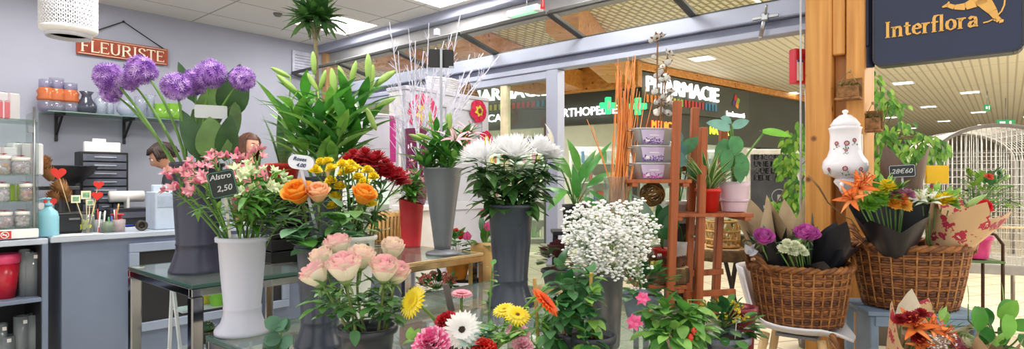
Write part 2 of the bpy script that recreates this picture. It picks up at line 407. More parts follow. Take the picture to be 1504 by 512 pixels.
# the big wooden post: two boards with a recessed filler between them
m = MB(); lbox(m, SF-.10, SF+.26, .80, .945, 0, CEIL+.3); lbox(m, SF-.02, SF+.2, .73, .80, 0, CEIL+.3, 1); lbox(m, SF-.07, SF+.26, .635, .73, 0, CEIL+.3)
lbox(m, SF-.085, SF-.02, .735, .80, 2.05, CEIL+.3)
struct(m, 'trim_9', [PINE, woodm('pine_filler', '#9c6428', '#b97a38')], (0, 0, 0), ROOM_ROT)
m = MB()
m.tube([UV(SF-.12, .965, 2.9), UV(SF-.12, .965, 1.9), UV(SF-.12, .965, .3)], .006, 8); struct(m, 'trim_10', [mat('#b9bac0', .4)])

# ---------------------------------------------------------------- the mall outside
MC = 3.15
slat = brickm('mall_ceiling_slats', '#dedac8', '#e3dfcf', '#bdb7a2', 2.4, .11, .014, .6, .3)
lat = brickm('mall_ceiling_lattice', '#f0eacc', '#f4eed4', '#a49c74', .16, .07, .016, .6, .3, .5)
m = MB(); lbox(m, SF+.4, 46, -16, 30, MC, MC+.06); struct(m, 'trim_11', [slat], (0, 0, 0), ROOM_ROT)
m = MB(); lbox(m, SF+.4, 7.6, 1.9, 9, MC-.08, MC-.03); struct(m, 'trim_12', [lat], (0, 0, 0), ROOM_ROT)
# laminated beams carrying the mall ceiling
for k, (a, b, w, h, z) in enumerate(((UV(4.6, 4.75), UV(9.2, 5.6), .32, .30, MC-.24), (UV(4.6, 3.3), UV(7.6, 4.4), .34, .30, MC-.24), (UV(4.6, 6.2), UV(8.5, 5.9), .3, .3, MC-.24))):
    m = MB(); m.bar(a+ZX*z, b+ZX*z, w, h); struct(m, 'trim_%d' % (13+k), [PINEB])
m = MB(); lbox(m, 46, 46.2, -16, 30, 0, MC); struct(m, 'wall_far', [mat('#d8d2c4', .8, 0, .1, .4)], (0, 0, 0), ROOM_ROT)
# recessed mall lights
ml_glow = emis('#fffdf4', 5)
proto = None; k = 0
spots = []
for iu in range(9):
    for iv in range(-7, 3):
        u, v = 6.2+iu*2.3, .6+iv*2.0+(iu % 2)*.9
        p = UV(u, v, MC)
        if p.y < 4: continue
        px = 752+850*p.x/p.y; py = 265-850*(MC-CAMH)/p.y
        if 1000 < px < 1560 and 60 < py < 232: spots.append((px, py, p))
for px, py, p in sorted(spots, key=lambda s: s[1]):
    if proto is None:
        proto = thing('downlight', '', 'ceiling light', p, 'square downlights in the mall ceiling')
        m = MB(); m.box(p-ZX*.006, (.3, .3, .012), RA); part(m, 'diffuser', ml_glow, proto)
        m = MB()
        for a in (-1, 1): m.box(p+UX*(.165*a)-ZX*.008, (.03, .36, .016), RA); m.box(p+VX*(.165*a)-ZX*.008, (.3, .03, .016), RA)
        part(m, 'frame', WHITE, proto); o = proto
    else: o = dup(proto, p)
    o['label'] = 'square downlight set flush in the slatted mall ceiling'
    k += 1
for u, v, w in ((6.5, 1.5, 110), (6.5, -2.5, 110), (10, -2, 150), (10, -7, 150), (15, -5, 180), (15, -11, 180), (22, -8, 260), (6.3, 5, 110), (30, -14, 320)):
    area(UV(u, v, MC-.03), 1.6, 1.6, w, (1, .96, .86), (0, 0, ROOM_ROT))

# ---- pharmacy facade
C0 = V3((1.938, 9.0, 0)); RD = V3((.772, .635, 0)); LD = V3((-.83, .56, 0)); RN = V3((.635, -.772, 0)); LN = V3((-.56, -.83, 0))
dark = mat('#3d4038', .55, 0, .08, 2); darker = mat('#2a2c29', .4, 0, .05)
def fbox(m, D, N, s0, s1, z0, z1, t0, t1, mi=0): m.box(C0+D*((s0+s1)/2)+N*((t0+t1)/2)+ZX*((z0+z1)/2), (abs(s1-s0), abs(t1-t0), z1-z0), (D, N, ZX), mi)
m = MB(); fbox(m, RD, RN, 0, 9, 1.95, 3.02, -.15, 0); fbox(m, RD, RN, 0.02, 9, 0, .25, -.1, 0)
for s in (.05, 1.5, 2.95, 3.9, 5.2, 6.5): fbox(m, RD, RN, s-.04, s+.04, 0, 1.95, -.1, 0)
fbox(m, RD, RN, 3.94, 5.2, .25, 1.95, -.1, -.02, 1)
struct(m, 'wall_right', [dark, darker])
m = MB(); fbox(m, RD, RN, -.05, 9, 3.02, 3.14, -.15, .06); struct(m, 'trim_16', [PINEB])
g = MB()
for a, b in ((.09, 1.46), (1.54, 2.91), (5.24, 6.46)): fbox(g, RD, RN, a, b, .25, 1.95, -.06, -.04)
struct(g, 'window_10', [glass('#dfe8e0', .12, .02)])
m = MB(); fbox(m, LD, LN, 0, 4.6, 2.22, 3.1, -.15, 0); fbox(m, LD, LN, 4.5, 4.6, 0, 2.22, -.1, 0); fbox(m, LD, LN, 1.6, 1.68, 0, 2.22, -.1, 0); fbox(m, LD, LN, 3.1, 3.16, 0, 2.22, -.1, 0)
struct(m, 'wall_front', [dark])
m = MB(); fbox(m, LD, LN, -.1, 1.38, 2.74, 3.13, .02, .2); struct(m, 'trim_17', [PINEB])
g = MB()
for a, b in ((.2, 1.58), (1.7, 3.08), (3.18, 4.48)): fbox(g, LD, LN, a, b, .05, 2.22, -.06, -.04)
struct(g, 'window_11', [glass('#eef2ea', .05, .02)])
# interior of the pharmacy: pale back wall, shelving with packets
m = MB(); a = C0+V3((-4.5, 7.2, 0)); b = C0+V3((6, 7.2, 0)); m.box((a+b)/2+ZX*1.5, (10.5, .1, 3)); struct(m, 'wall_pharmacy', [mat('#eceadf', .8, 0, .03)])
pk = [mat(c, .5, 0, .1) for c in ('#f2efe8', '#d8e6ea', '#c8503f', '#4f86b8', '#e4c25a', '#7bb06a', '#d88fb0')]
for k, (x, y, w, lb) in enumerate(((-1.6, 12.2, 1.5, 'long white shelving of packets at the left inside the pharmacy'), (.2, 12.0, 1.6, 'white shelving of packets in the middle of the pharmacy window'), (1.9, 11.8, 1.4, 'white shelving of packets seen beside the orange willow sticks'), (3.6, 13, 1.8, 'white shelving of packets behind the right pharmacy window'))):
    t = thing('shop_shelving', lb, 'shelving', (x, y, 0), 'pharmacy shelving')
    m = MB(); m.box((x, y+.2, 1.0), (w, .03, 2.0))
    for sx in (-1, 1): m.box((x+sx*w/2, y, 1.0), (.03, .4, 2.0))
    part(m, 'frame', WHITE, t); m = MB(); pm = MB()
    for z in (.12, .5, .88, 1.26, 1.64):
        m.box((x, y, z), (w-.03, .4, .025)); xx = x-w/2+.06
        while xx < x+w/2-.1:
            wd = rnd(.05, .12); h = rnd(.1, .26); pm.box((xx+wd/2, y-.06, z+.013+h/2), (wd*.92, .15, h), None, random.choice((0, 0, 0, 1, 1, 2, 3, 4, 5, 6))); xx += wd
    part(m, 'shelf_boards', WHITE, t); part(pm, 'packets', pk, t, 'packets of many colours', 'stuff')
area(C0+V3((-1.5, 3, 2.9)), 2.5, 2.5, 200, (1, .98, .94)); area(C0+V3((3, 4.5, 2.9)), 2.5, 2, 60, (1, .98, .94))
# signs on the facade
def lettering(name, lb, cat, specs, loc, group=None):
    t = None; m = MB(); mats = []
    for (body, size, o, a, b, ext, mt, width, bold) in specs:
        if mt not in mats: mats.append(mt)
        text_into(m, body, size, o, a, b, ext, mats.index(mt), width, bold)
    return m, mats
wl = emis('#ffffff', 1.1)
t = thing('shop_sign', 'dark sign board reading PHARMACIE over coloured bars', 'sign', C0+RD*1.2+ZX*2.5, 'pharmacy signs')
m = MB(); fbox(m, RD, RN, .05, 3.3, 2.42, 3.0, .005, .06); part(m, 'board', mat('#45483f', .5, 0, .04), t)
def FP(D, N, s, z, off=.065): return C0+D*s+N*off+ZX*z
m, mm = lettering('', '', '', [('PHARMACIE', .34, FP(RD, RN, .15, 2.70), RD, ZX, .03, wl, 2.05, .004)], 0); part(m, 'lettering', mm, t)
m = MB(); cols = ['#e08a3c', '#e08a3c', '#d9a23c', '#c8c04a', '#8fb84a', '#c23b33', '#c23b33', '#b83a48', '#3f86b0', '#3f86b0']
for i in range(20):
    s = .15+i*.103; fbox(m, RD, RN, s, s+.055, 2.53, 2.65, .06, .075, i//2)
part(m, 'colour_bars', [mat(c, .5, 0, 0) for c in cols], t)
m, mm = lettering('', '', '', [('leadersanté', .13, FP(RD, RN, 2.5, 2.48), RD, ZX, .01, wl, .62, .004)], 0); part(m, 'small_lettering', mm, t)
m = MB()
for i, (c, a0) in enumerate((('#c83a3a', 100), ('#8fb84a', 20), ('#e8a23c', 300), ('#2a2a2a', 200))):
    ang = math.radians(a0); cc = FP(RD, RN, 2.82, 2.76, .07)
    m.leaf(cc, RD*math.cos(ang)+ZX*math.sin(ang), RN, .14, .12, 0, 'ovate', 0, 6, i)
part(m, 'emblem', [mat(c, .5, 0, 0) for c in ('#c83a3a', '#8fb84a', '#e8a23c', '#5a3a7a')], t)
t = thing('shop_sign', 'pharmacy sign board at the left reading PHARMACIE seen through the glass', 'sign', C0+LD*2.6+ZX*2.6, 'pharmacy signs')
m = MB(); fbox(m, LD, LN, 1.4, 4.3, 2.53, 3.04, .005, .05); part(m, 'board', mat('#45483f', .5, 0, .04), t)
m, mm = lettering('', '', '', [('PHARMACIE', .30, FP(LD, LN, 3.38, 2.75), -LD, ZX, .03, wl, 1.85, .004)], 0); part(m, 'lettering', mm, t)
m = MB()
for i in range(18):
    s = 3.33-i*.1; fbox(m, LD, LN, s, s+.055, 2.57, 2.67, .05, .065, i//2)
part(m, 'colour_bars', [mat(c, .5, 0, 0) for c in cols], t)
for body, s, w, z, col, lb, D, N in (('MEDICAL', 3.35, .95, 2.36, wl, 'white lettering MEDICAL on the dark left fascia', LD, LN), ('ORTHOPEDIE', 1.42, 1.12, 2.36, wl, 'white lettering ORTHOPEDIE on the dark fascia by the green cross', LD, LN),
      ('MEDICAL', .3, .72, 2.12, emis('#ff9a3a', 1.0), 'orange lettering MEDICAL under the large pharmacy sign', RD, RN), ('NATUR', 1.95, .62, 2.12, emis('#c8d84a', 1.0), 'yellow green lettering NATUR under the large pharmacy sign', RD, RN)):
    m, mm = lettering('', '', '', [(body, .19 if w > .6 else .12, FP(D, N, s, z), (-LD if D is LD else RD), ZX, .01, col, w, .003)], 0)
    solo(m, 'fascia_lettering', mm, lb, 'lettering', FP(D, N, s, z), 'pharmacy lettering')
# green crosses
for px, py, d, lb in ((893, 155, 9.0, 'green lit pharmacy cross left of the orange willow sticks'), (937, 156, 8.85, 'green lit pharmacy cross right of the orange willow sticks')):
    c = P(px, py, d); t = thing('pharmacy_cross', lb, 'sign', c, 'green pharmacy crosses')
    m = MB()
    m.box(c, (.26, .08, .09)); m.box(c, (.09, .078, .26)); part(m, 'cross_face', emis('#35d68a', 1.0), t)
    m = MB(); m.bar(c+V3((0, .05, .0)), V3((c.x, c.y+.3, c.z)), .03); part(m, 'bracket', BLACK, t)
    m = MB(); m.box(c+V3((0, -.042, 0)), (.02, .006, .14)); m.leaf(c+V3((0, -.043, -.06)), (.2, 0, 1), (0, -1, 0), .12, .05, 0, 'lance', 0, 4); part(m, 'emblem', WHITE, t)
# posters in the mall
def poster(px, py0, py1, d, w, lb, lines, bw, name='poster_stand', skew=.0):
    c = P(px, (py0+py1)/2, d); zt = P(px, py0, d).z; zb = P(px, py1, d).z
    base = V3((c.x, c.y, 0)); t = thing(name, lb, 'poster', base, 'posters in the mall')
    X = V3((1, 0, 0)); m = MB(); h = zt-zb
    m.box(base+ZX*(zb+h/2), (w, .03, h)); m.box(base+ZX*(zb/2), (.05, .03, zb)); m.box(base+ZX*.015, (w*.8, .35, .03)); part(m, 'frame', mat('#d8d4c8', .4), t)
    m = MB(); y0 = -.018
    m.box(base+V3((0, y0, zb+h*.60)), (w*.88, .006, h*.68)); part(m, 'print', mat('#3a3b40', .5, 0, .35, 5), t)
    m = MB(); m.box(base+V3((0, y0, zb+h*.13)), (w*.88, .006, h*.2)); part(m, 'caption_panel', mat('#dcd2b4', .6), t)
    m = MB(); z = zb+h*.88; sz = h*.085
    for ln in lines: text_into(m, ln, sz, base+V3((-w*.38, y0-.005, z)), X, ZX, .001, 0, None, .001); z -= sz*.95
    part(m, 'lettering', WHITE, t)
    m = MB()   # pale machine drawing in the print
    for k in range(26): a = TAU*k/26; m.tube([base+V3((w*.1+.07*math.cos(a), y0-.004, zb+h*.45+.07*math.sin(a))), base+V3((w*.1+.07*math.cos(a+.25), y0-.004, zb+h*.45+.07*math.sin(a+.25)))], .005, 4)
    m.box(base+V3((w*.05, y0-.004, zb+h*.33)), (w*.5, .004, .03)); m.box(base+V3((w*.1, y0-.004, zb+h*.4)), (.03, .004, .12)); part(m, 'drawing', mat('#9a9ba0', .5), t)
poster(1135, 219, 345, 5.6, .50, 'framed grey poster headed ENCORE UNE PREUVE between the plants', ['ENCORE', 'UNE PREUVE', 'QUE LE SPORT', 'REND BEAU.'], '#333')
# small notices on the pharmacy glass
for k, (px, py, w, h, c, lb) in enumerate(((766, 196, 26, 10, '#efeede', 'white notice strip on the pharmacy glass'), (762, 212, 16, 22, '#e3ddb0', 'cream notice with a dark ring on the pharmacy glass'), (777, 212, 15, 22, '#3a5a78', 'dark blue notice on the pharmacy glass'))):
    c0 = P(px, py, 9.75); m = MB(); m.box(c0, (w/850*9.75, .01, h/850*9.75), None, 0); m.ball(c0+V3((0, -.003, 0)), .05, 1, 10, 1) if k else None
    solo(m, 'window_notice', [mat(c, .6), mat('#c8b060', .6)], lb, 'notice', c0, 'notices on the pharmacy glass')
# hanging exit signs far off in the mall
for px, py, d, w, lb in ((1477, 180, 13, .42, 'green hanging exit sign far right in the mall'), (1450, 158, 12, .12, 'small green hanging sign edge on in the mall')):
    c = P(px, py, d); t = thing('exit_sign', lb, 'sign', c+ZX*.1, 'exit signs'); m = MB(); m.box(c, (w, .03, .13)); part(m, 'panel', emis('#2f8a58', .6), t)
    m = MB(); m.tube([c+ZX*.06, V3((c.x, c.y, MC))], .008); part(m, 'hanger', STEEL, t)
    m = MB(); m.box(c+V3((-w*.2, -.017, 0)), (w*.28, .004, .05)); m.box(c+V3((w*.22, -.017, 0)), (w*.1, .004, .07)); part(m, 'pictogram', emis('#e6ffe6', 1.0), t)
# ================================================================ SHOP FURNITURE AND COUNTER
CB = mat('#6f7c93', .5, 0, .06, 4); CBL = mat('#8b98ae', .5, 0, .05, 4); CBT = mat('#b2bcca', .3, 0, .05, 4); CBK = mat('#1b1c20', .6, 0, .1)
def vm(m, u0, u1, v0, v1, z0, z1, mi=0): rbox(m, u0, u1, v0, v1, z0, z1, mi)
CV = 4.49; CZ = .95
# counter: panelled front with a picture-frame black panel, worktop
t = thing('counter', 'long blue grey shop counter with a framed black panel on its front', 'counter', UV(1.8, 4.75))
m = MB(); vm(m, .92, 2.75, CV+.02, CV+.04, 0, CZ-.03); vm(m, 2.73, 2.75, CV+.04, CV+.52, 0, CZ-.03); vm(m, .92, .94, CV+.04, CV+.52, 0, CZ-.03); part(m, 'body', CB, t)
m = MB(); vm(m, .86, 2.8, CV-.01, CV+.56, CZ-.035, CZ); part(m, 'worktop', CBT, t)
F0, F1, Z0, Z1 = 1.28, 2.42, .27, .875
m = MB(); vm(m, F0+.05, F1-.05, CV+.005, CV+.02, Z0+.05, Z1-.05); part(m, 'black_panel', CBK, t)
m = MB()
vm(m, F0, F1, CV-.015, CV+.02, Z0, Z0+.06); vm(m, F0, F1, CV-.015, CV+.02, Z1-.06, Z1); vm(m, F0, F0+.06, CV-.015, CV+.02, Z0+.06, Z1-.06); vm(m, F1-.06, F1, CV-.015, CV+.02, Z0+.06, Z1-.06); part(m, 'panel_frame', CBL, t)
# open shelving unit at the left end
t = thing('shelf_unit', 'blue grey open shelving unit with black inside at the far left', 'shelving', UV(.4, 4.7))
m = MB(); vm(m, .02, .85, CV+.0, CV+.5, CZ-.04, CZ-.005, 0); part(m, 'top', CBT, t)
m = MB(); vm(m, .82, .85, CV, CV+.5, 0, CZ-.04); vm(m, .02, .05, CV, CV+.5, 0, CZ-.04); part(m, 'side_panels', CB, t)
m = MB(); vm(m, .05, .82, CV+.005, CV+.48, .56, .585); part(m, 'shelf', CB, t)
m = MB(); vm(m, .05, .82, CV+.005, CV+.48, .1, .125); part(m, 'shelf', CB, t)
m = MB(); vm(m, .05, .82, CV+.48, CV+.5, .0, CZ-.04); vm(m, .815, .82, CV+.02, CV+.48, 0.125, CZ-.05); part(m, 'back_panel', CBK, t)
# ---- helpers for containers
def bucket(name, label, cat, base, rt, rb, h, mt, flare=0, ring=None, lip=.008, group=None, water=True, n=32, tilt=None, soil=None, inner=.4, handle=False):
    t = thing(name, label, cat, base, group); base = V3(base)
    pr = []
    if flare:
        zf = h*.24
        pr = [(flare, 0), (flare, .012), (flare*.97, .02), (rb*1.18, zf*.45), (rb*1.03, zf*.8), (rb*1.0, zf), (rb*1.03, zf+.004), (rb*1.03, zf+.012), (rb, zf+.016)]
    else: pr = [(rb*.96, 0), (rb, .006)]
    pr += [(rb+(rt-rb)*.5, h*.6), (rt-.002, h-.022), (rt+lip, h-.018), (rt+lip*1.2, h-.008), (rt+lip, h), (rt-.004, h), (rt-.006, h-.03), (rb*.9, h*inner)]
    m = MB(); m.lathe(base, pr, n); part(m, 'body', mt, t)
    if soil: m = MB(); m.lathe(base, [(rt-.005, h-.02), (rt*.5, h-.014), (0.0001, h-.012)], 20); part(m, 'soil', SOIL, t)
    return t
def vase(name, label, base, prof, mt, group=None, cat='vase', n=28):
    m = MB(); m.lathe(base, prof, n); return solo(m, name, ml(mt), label, cat, base, group)
def gl_prof(prof, th=.004):   # closed glass shell from an outer profile
    return [(0.0001, prof[0][1])]+prof+[(max(.0005, r-th), z) for r, z in prof[::-1]]
# ---- glass tables
tg = glass('#e4f0ec', .10, .02); tge = mat('#3c5a54', .15, 0, .05)
def gtable(label, u0, u1, v0, v1, z, leg=.05, gold=False, group='glass topped tables'):
    t = thing('glass_table', label, 'table', UV((u0+u1)/2, (v0+v1)/2), group)
    m = MB(); vm(m, u0+.012, u1-.012, v0+.012, v1-.012, z-.014, z); part(m, 'glass_top', tg, t)
    m = MB(); w = .03
    vm(m, u0, u1, v0, v0+w, z-.052, z-.016); vm(m, u0, u1, v1-w, v1, z-.052, z-.016); vm(m, u0, u0+w, v0+w, v1-w, z-.052, z-.016); vm(m, u1-w, u1, v0+w, v1-w, z-.052, z-.016)
    part(m, 'frame', mat('#cbb48a', .18, .9, .1) if gold else CHROME, t)
    m = MB()
    for a, b in ((u0, u1), ):
        vm(m, u0, u1, v0, v0+.012, z-.015, z+.001); vm(m, u0, u1, v1-.012, v1, z-.015, z+.001); vm(m, u0, u0+.012, v0+.012, v1-.012, z-.015, z+.001); vm(m, u1-.012, u1, v0+.012, v1-.012, z-.015, z+.001)
    part(m, 'glass_edge', tge if not gold else mat('#d9b888', .3, .3, .1), t)
    for a in (u0, u1-leg):
        for b in (v0, v1-leg):
            m = MB(); vm(m, a, a+leg, b, b+leg, 0, z-.052); part(m, 'leg', CHROME, t)
gtable('upper glass table with chrome legs carrying the tall purple grey vase', .97, 1.72, 2.60, 3.42, .86)
gtable('glass table with pale gold rim carrying the red vase and silver vase', 1.84, 2.56, 2.42, 3.15, .86, .05, True)
gtable('large low glass table carrying the white vase and the grey buckets in front', .93, 2.58, .86, 2.36, .70)
TB = .702; TA = .862
# low display bench in front of the plant ladder
t = thing('display_bench', 'low slatted wooden bench under the flowering pot plants', 'bench', UV(2.1, .6))
m = MB()
for k in range(4): vm(m, 1.55, 2.72, .3+k*.13, .41+k*.13, .52, .55)
part(m, 'seat', mat('#9a7a52', .6, 0, .2, 6), t)
for a in (1.6, 2.64):
    for b in (.32, .75): m = MB(); vm(m, a, a+.04, b, b+.04, 0, .52); part(m, 'leg', mat('#7d6244', .6, 0, .2, 6), t)
# ---- tall buckets
DK = mat('#323346', .28, 0, .06, 5); DG = mat('#3e4350', .28, 0, .06, 5); WG = mat('#c9cbdc', .35, 0, .03, 5); SL = mat('#7f828a', .38, .3, .08, 5)
VA = G(290, 2.80, TA); bucket('flower_bucket', 'tall purple grey flared bucket holding the purple alliums', 'bucket', VA, .112, .092, .525, DK, .125, group='tall flower buckets')
VW = G(356, 2.29, TB); bucket('flower_bucket', 'tall white flared bucket of pink and white alstroemerias', 'bucket', VW, .090, .068, .378, WG, .102, group='tall flower buckets')
VO = G(470, 2.10, TB); bucket('flower_bucket', 'dark grey flared bucket holding the orange roses', 'bucket', VO, .080, .066, .362, DG, .09, group='tall flower buckets')
VM = G(750, 2.79, TB); bucket('flower_bucket', 'large dark grey flared bucket of white spider chrysanthemums', 'bucket', VM, .108, .082, .485, DG, .118, group='tall flower buckets')
VS = G(650, 3.45, TA); t = thing('flower_vase', 'slender silver grey cone vase of pink lilies on the gold rimmed table', 'vase', VS)
m = MB(); m.lathe(VS, [(.048, .03), (.052, .06), (.084, .3), (.114, .50), (.118, .505), (.118, .515), (.111, .515), (.098, .45), (.07, .3)], 32); part(m, 'body', SL, t)
m = MB(); m.lathe(VS, [(.1, 0), (.102, .008), (.095, .016), (.06, .026), (.047, .032)], 32); part(m, 'foot', SL, t)
VR = G(604, 3.86, TA); m = MB(); m.lathe(VR, [(.06, 0), (.062, .01), (.082, .3), (.083, .3), (.078, .3), (.058, .05)], 32)
for i, v in enumerate(m.v):
    if v[2] > TA+.25: m.v[i] = (v[0], v[1], v[2]+.25*(VR.x-v[0]))
RED = mat('#d02a38', .35, 0, .06); solo(m, 'flower_vase', RED, 'red vase with slanted rim on the gold rimmed glass table', 'vase', VR)
VY = G(522, 2.52, TB); bucket('flower_bucket', 'cream bucket of yellow chrysanthemums behind the pink edged roses', 'bucket', VY, .085, .062, .36, mat('#dedbd2', .45, 0, .03), .07, group='tall flower buckets')
VB = G(540, 1.73, TB); bucket('flower_pot', 'small black bucket holding the cream and pink roses', 'bucket', VB, .080, .066, .165, mat('#33343c', .35, 0, .1), group='low buckets')
VG = G(880, 2.1, TB); bucket('flower_bucket', 'dull zinc bucket overflowing with white gypsophila', 'bucket', VG, .088, .074, .275, mat('#77777b', .38, .55, .15, 6), group='tall flower buckets')
VE = G(690, 1.72, TB); bucket('flower_pot', 'low dark bucket under the mixed gerberas at the bottom edge', 'bucket', VE, .085, .065, .14, DG, group='low buckets')
# black crates with the red sansevieria pot on top
K0 = G(418, 3.18, TA)
for k, (z, lb) in enumerate(((0, 'lower black slatted crate on the upper glass table'), (.20, 'upper black slatted crate carrying the red sansevieria pot'))):
    t = thing('wooden_crate', lb, 'crate', K0+ZX*z, 'black crates'); c = K0+ZX*z
    for k2, (a, b, sx, sy) in enumerate(((0, -.1, .26, .012), (0, .1, .26, .012), (-.124, 0, .012, .19), (.124, 0, .012, .19))):
        m = MB()
        for q in range(3): m.box(c+UX*a+VX*b+ZX*(.033+q*.065), (sx, sy, .056), RA)
        part(m, 'side', BLACKM, t)
    m = MB()
    for a in (-1, 1):
        for b in (-1, 1): m.box(c+UX*(.108*a)+VX*(.085*b)+ZX*.1, (.02, .02, .196), RA)
    part(m, 'corner_posts', BLACKM, t); m = MB(); m.box(c+ZX*.008, (.24, .19, .012), RA); m.box(c+ZX*.19, (.24, .19, .01), RA) if z else None; part(m, 'boards', BLACKM, t)
# ---- wall glass shelf with vases
sz = P(150, 173, 5.45).z
SU0, SU1, SV = 1.15, 2.3, 6.23
t = thing('glass_shelf', 'green tinted glass shelf on two black brackets on the back wall', 'shelf', UV(1.72, 6.42, sz))
m = MB(); vm(m, SU0, SU1, 6.08, 6.42, sz-.01, sz); part(m, 'board', glass('#9fc0b4', .45), t)
for u in (1.27, 1.79):
    m = MB(); vm(m, u-.012, u+.012, 6.41, 6.425, sz-.24, sz-.01); vm(m, u-.012, u+.012, 6.14, 6.42, sz-.03, sz-.01); m.bar(UV(u, 6.2, sz-.02), UV(u, 6.41, sz-.18), .018); part(m, 'bracket', BLACK, t)
def shelfpos(px, off=0):   # point on the shelf under picture column px
    k = (px-752)/850; v = SV+off
    u = (k*.6505*v+.7595*v)/(.6505-k*.7595); return UV(u, v, sz)
og = glass('#e8905a', .42); pg = glass('#e0deec', .14); dgk = glass('#4c4f5e', .7); cgl = glass('#e6eaf2', .22); ggl = glass('#8fc84a', .6)
for px, h, lb in ((68, .27, 'leftmost banded orange and mauve glass vase on the wall shelf'), (83, .29, 'second banded orange and mauve glass vase on the wall shelf'), (103, .26, 'third banded orange and mauve glass vase beside the dark jug')):
    b = shelfpos(px); t = thing('glass_vase', lb, 'vase', b, 'orange glass vases'); r = .056
    m = MB(); m.lathe(b, gl_prof([(r*.9, 0), (r*1.1, .03), (r*1.1, .09)]), 22); part(m, 'base', pg, t)
    m = MB(); m.lathe(b, gl_prof([(r*1.1, .09), (r*1.22, .11), (r*1.05, .14), (r*1.22, .17), (r*.98, .19), (r*.95, .2)]), 22); part(m, 'middle', og, t)
    m = MB(); m.lathe(b, gl_prof([(r*.95, .2), (r*.95, h)]), 22); part(m, 'top', pg, t)
vase('glass_vase', 'dark smoked glass flask on the wall shelf', shelfpos(127), gl_prof([(.05, 0), (.075, .03), (.078, .08), (.04, .14), (.035, .17), (.055, .2)]), dgk)
vase('glass_bottle', 'clear glass apothecary bottle on the wall shelf beside the dark flask', shelfpos(148), gl_prof([(.052, 0), (.052, .14), (.026, .165), (.024, .2), (.032, .205)]), cgl, 'clear bottles', 'bottle')
vase('glass_bottle', 'narrow clear glass bottle on the wall shelf right of the apothecary bottle', shelfpos(161), gl_prof([(.034, 0), (.034, .13), (.02, .15), (.02, .17)]), cgl, 'clear bottles', 'bottle')
vase('glass_vase', 'clear round glass bowl on the wall shelf', shelfpos(187), gl_prof([(.04, 0), (.085, .05), (.088, .09), (.06, .135), (.065, .15)]), cgl)
vase('glass_vase', 'clear stemmed glass on the wall shelf beside the round bowl', shelfpos(207), gl_prof([(.04, 0), (.01, .015), (.01, .06), (.05, .1), (.055, .2)]), cgl)
vase('glass_vase', 'clear tall glass vase on the wall shelf beside the green vases', shelfpos(221), gl_prof([(.035, 0), (.035, .2), (.045, .23)]), cgl)
for px, h, lb in ((238, .15, 'left green glass tumbler on the wall shelf'), (255, .16, 'right green glass tumbler on the wall shelf')):
    vase('glass_vase', lb, shelfpos(px), gl_prof([(.06, 0), (.072, .03), (.072, h)]), ggl, 'green glass vases')
# FLEURISTE sign hung on a cord
def wallpos(px, py, v=6.42):
    k = (px-752)/850; u = (k*.6505*v+.7595*v)/(.6505-k*.7595); p = UV(u, v, 0); p.z = CAMH-(py-265)/850*p.y; return p
a = wallpos(111, 52); b = wallpos(245, 65); hgt = .165
L = (b-a); L.z = 0; Lw = L.length; zt = a.z
t = thing('wall_sign', 'red weathered board reading FLEURISTE hung from a cord on the back wall', 'sign', a-VX*.02)
m = MB(); c = (a+b)/2; c.z = zt-hgt/2; m.box(c-VX*.018, (Lw, .02, hgt), RA); part(m, 'board', mat('#a8543f', .75, 0, .3, 9, 0, .3, '#8a3a2c'), t)
m = MB(); serif_text(m, 'FLEURISTE', hgt*.62, V3((a.x, a.y, zt-hgt*.82))-VX*.03+UX*.03, UX, ZX, .004, .15, 0, Lw-.06); part(m, 'lettering', mat('#e6dcc4', .7), t)
m = MB(); bz = .006
for zz in (zt-.012, zt-hgt+.012): m.bar(V3((a.x, a.y, zz))-VX*.029+UX*.012, V3((b.x, b.y, zz))-VX*.029-UX*.012, .005, .002, -VX)
part(m, 'border', mat('#d8c9ae', .7), t)
top = wallpos(181, 32); m = MB(); m.tube([V3((a.x, a.y, zt-.01))-VX*.02+UX*.02, top-VX*.01, V3((b.x, b.y, zt-.01))-VX*.02-UX*.02], .006, 5); m.ball(top-VX*.01, .012); part(m, 'cord', BLACK, t)
# lantern lamp with pierced pattern
LC = P(101, 20, 3.5); R0 = .142; hl = .28; zt = LC.z+.155
t = thing('lantern', 'white pierced metal drum lantern hanging at the top left', 'lantern', LC)
m = MB(); N = 40; rows = 9
for j in range(rows):   # pierced shell: rings of small open rosettes
    z = zt-.015-j*(hl-.05)/(rows-1)
    m.tube([LC*1+V3((R0*math.cos(TAU*i/40), R0*math.sin(TAU*i/40), z-LC.z)) for i in range(41)], .0035, 4)
    if j < rows-1:
        dz = (hl-.05)/(rows-1)
        for i in range(N):
            a0 = TAU*(i+.5*(j % 2))/N; pts = []
            for q in range(7): tt = TAU*q/6; pts.append(V3((LC.x+R0*math.cos(a0+.055*math.cos(tt)), LC.y+R0*math.sin(a0+.055*math.cos(tt)), z-dz/2+dz*.40*math.sin(tt))))
            m.tube(pts, .0042, 4)
part(m, 'pierced_shade', mat('#e9e9ee', .5, 0, .03), t)
m = MB(); m.lathe(V3((LC.x, LC.y, zt)), [(R0-.002, .01), (R0+.004, .006), (R0+.004, -.012), (R0-.004, -.012), (R0-.004, .006)], 40); part(m, 'top_rim', WHITE, t); m = MB(); m.lathe(V3((LC.x, LC.y, zt-hl)), [(R0-.02, -.0), (R0+.004, .02), (R0+.004, .035), (R0-.002, .035), (R0-.03, .0)], 40); part(m, 'bottom_rim', WHITE, t)
m = MB(); m.lathe(V3((LC.x, LC.y, zt-hl)), [(.0001, .012), (R0-.02, .012), (R0-.03, -.022), (R0-.035, -.022), (R0-.04, .004), (.0001, .004)], 40); part(m, 'base', mat('#c8c9d4', .5), t)
m = MB(); m.lathe(V3((LC.x, LC.y, zt-hl+.02)), [(.13, 0), (.13, hl-.04), (.0001, hl-.04)], 30); part(m, 'liner', mat('#a9aab5', .7), t)
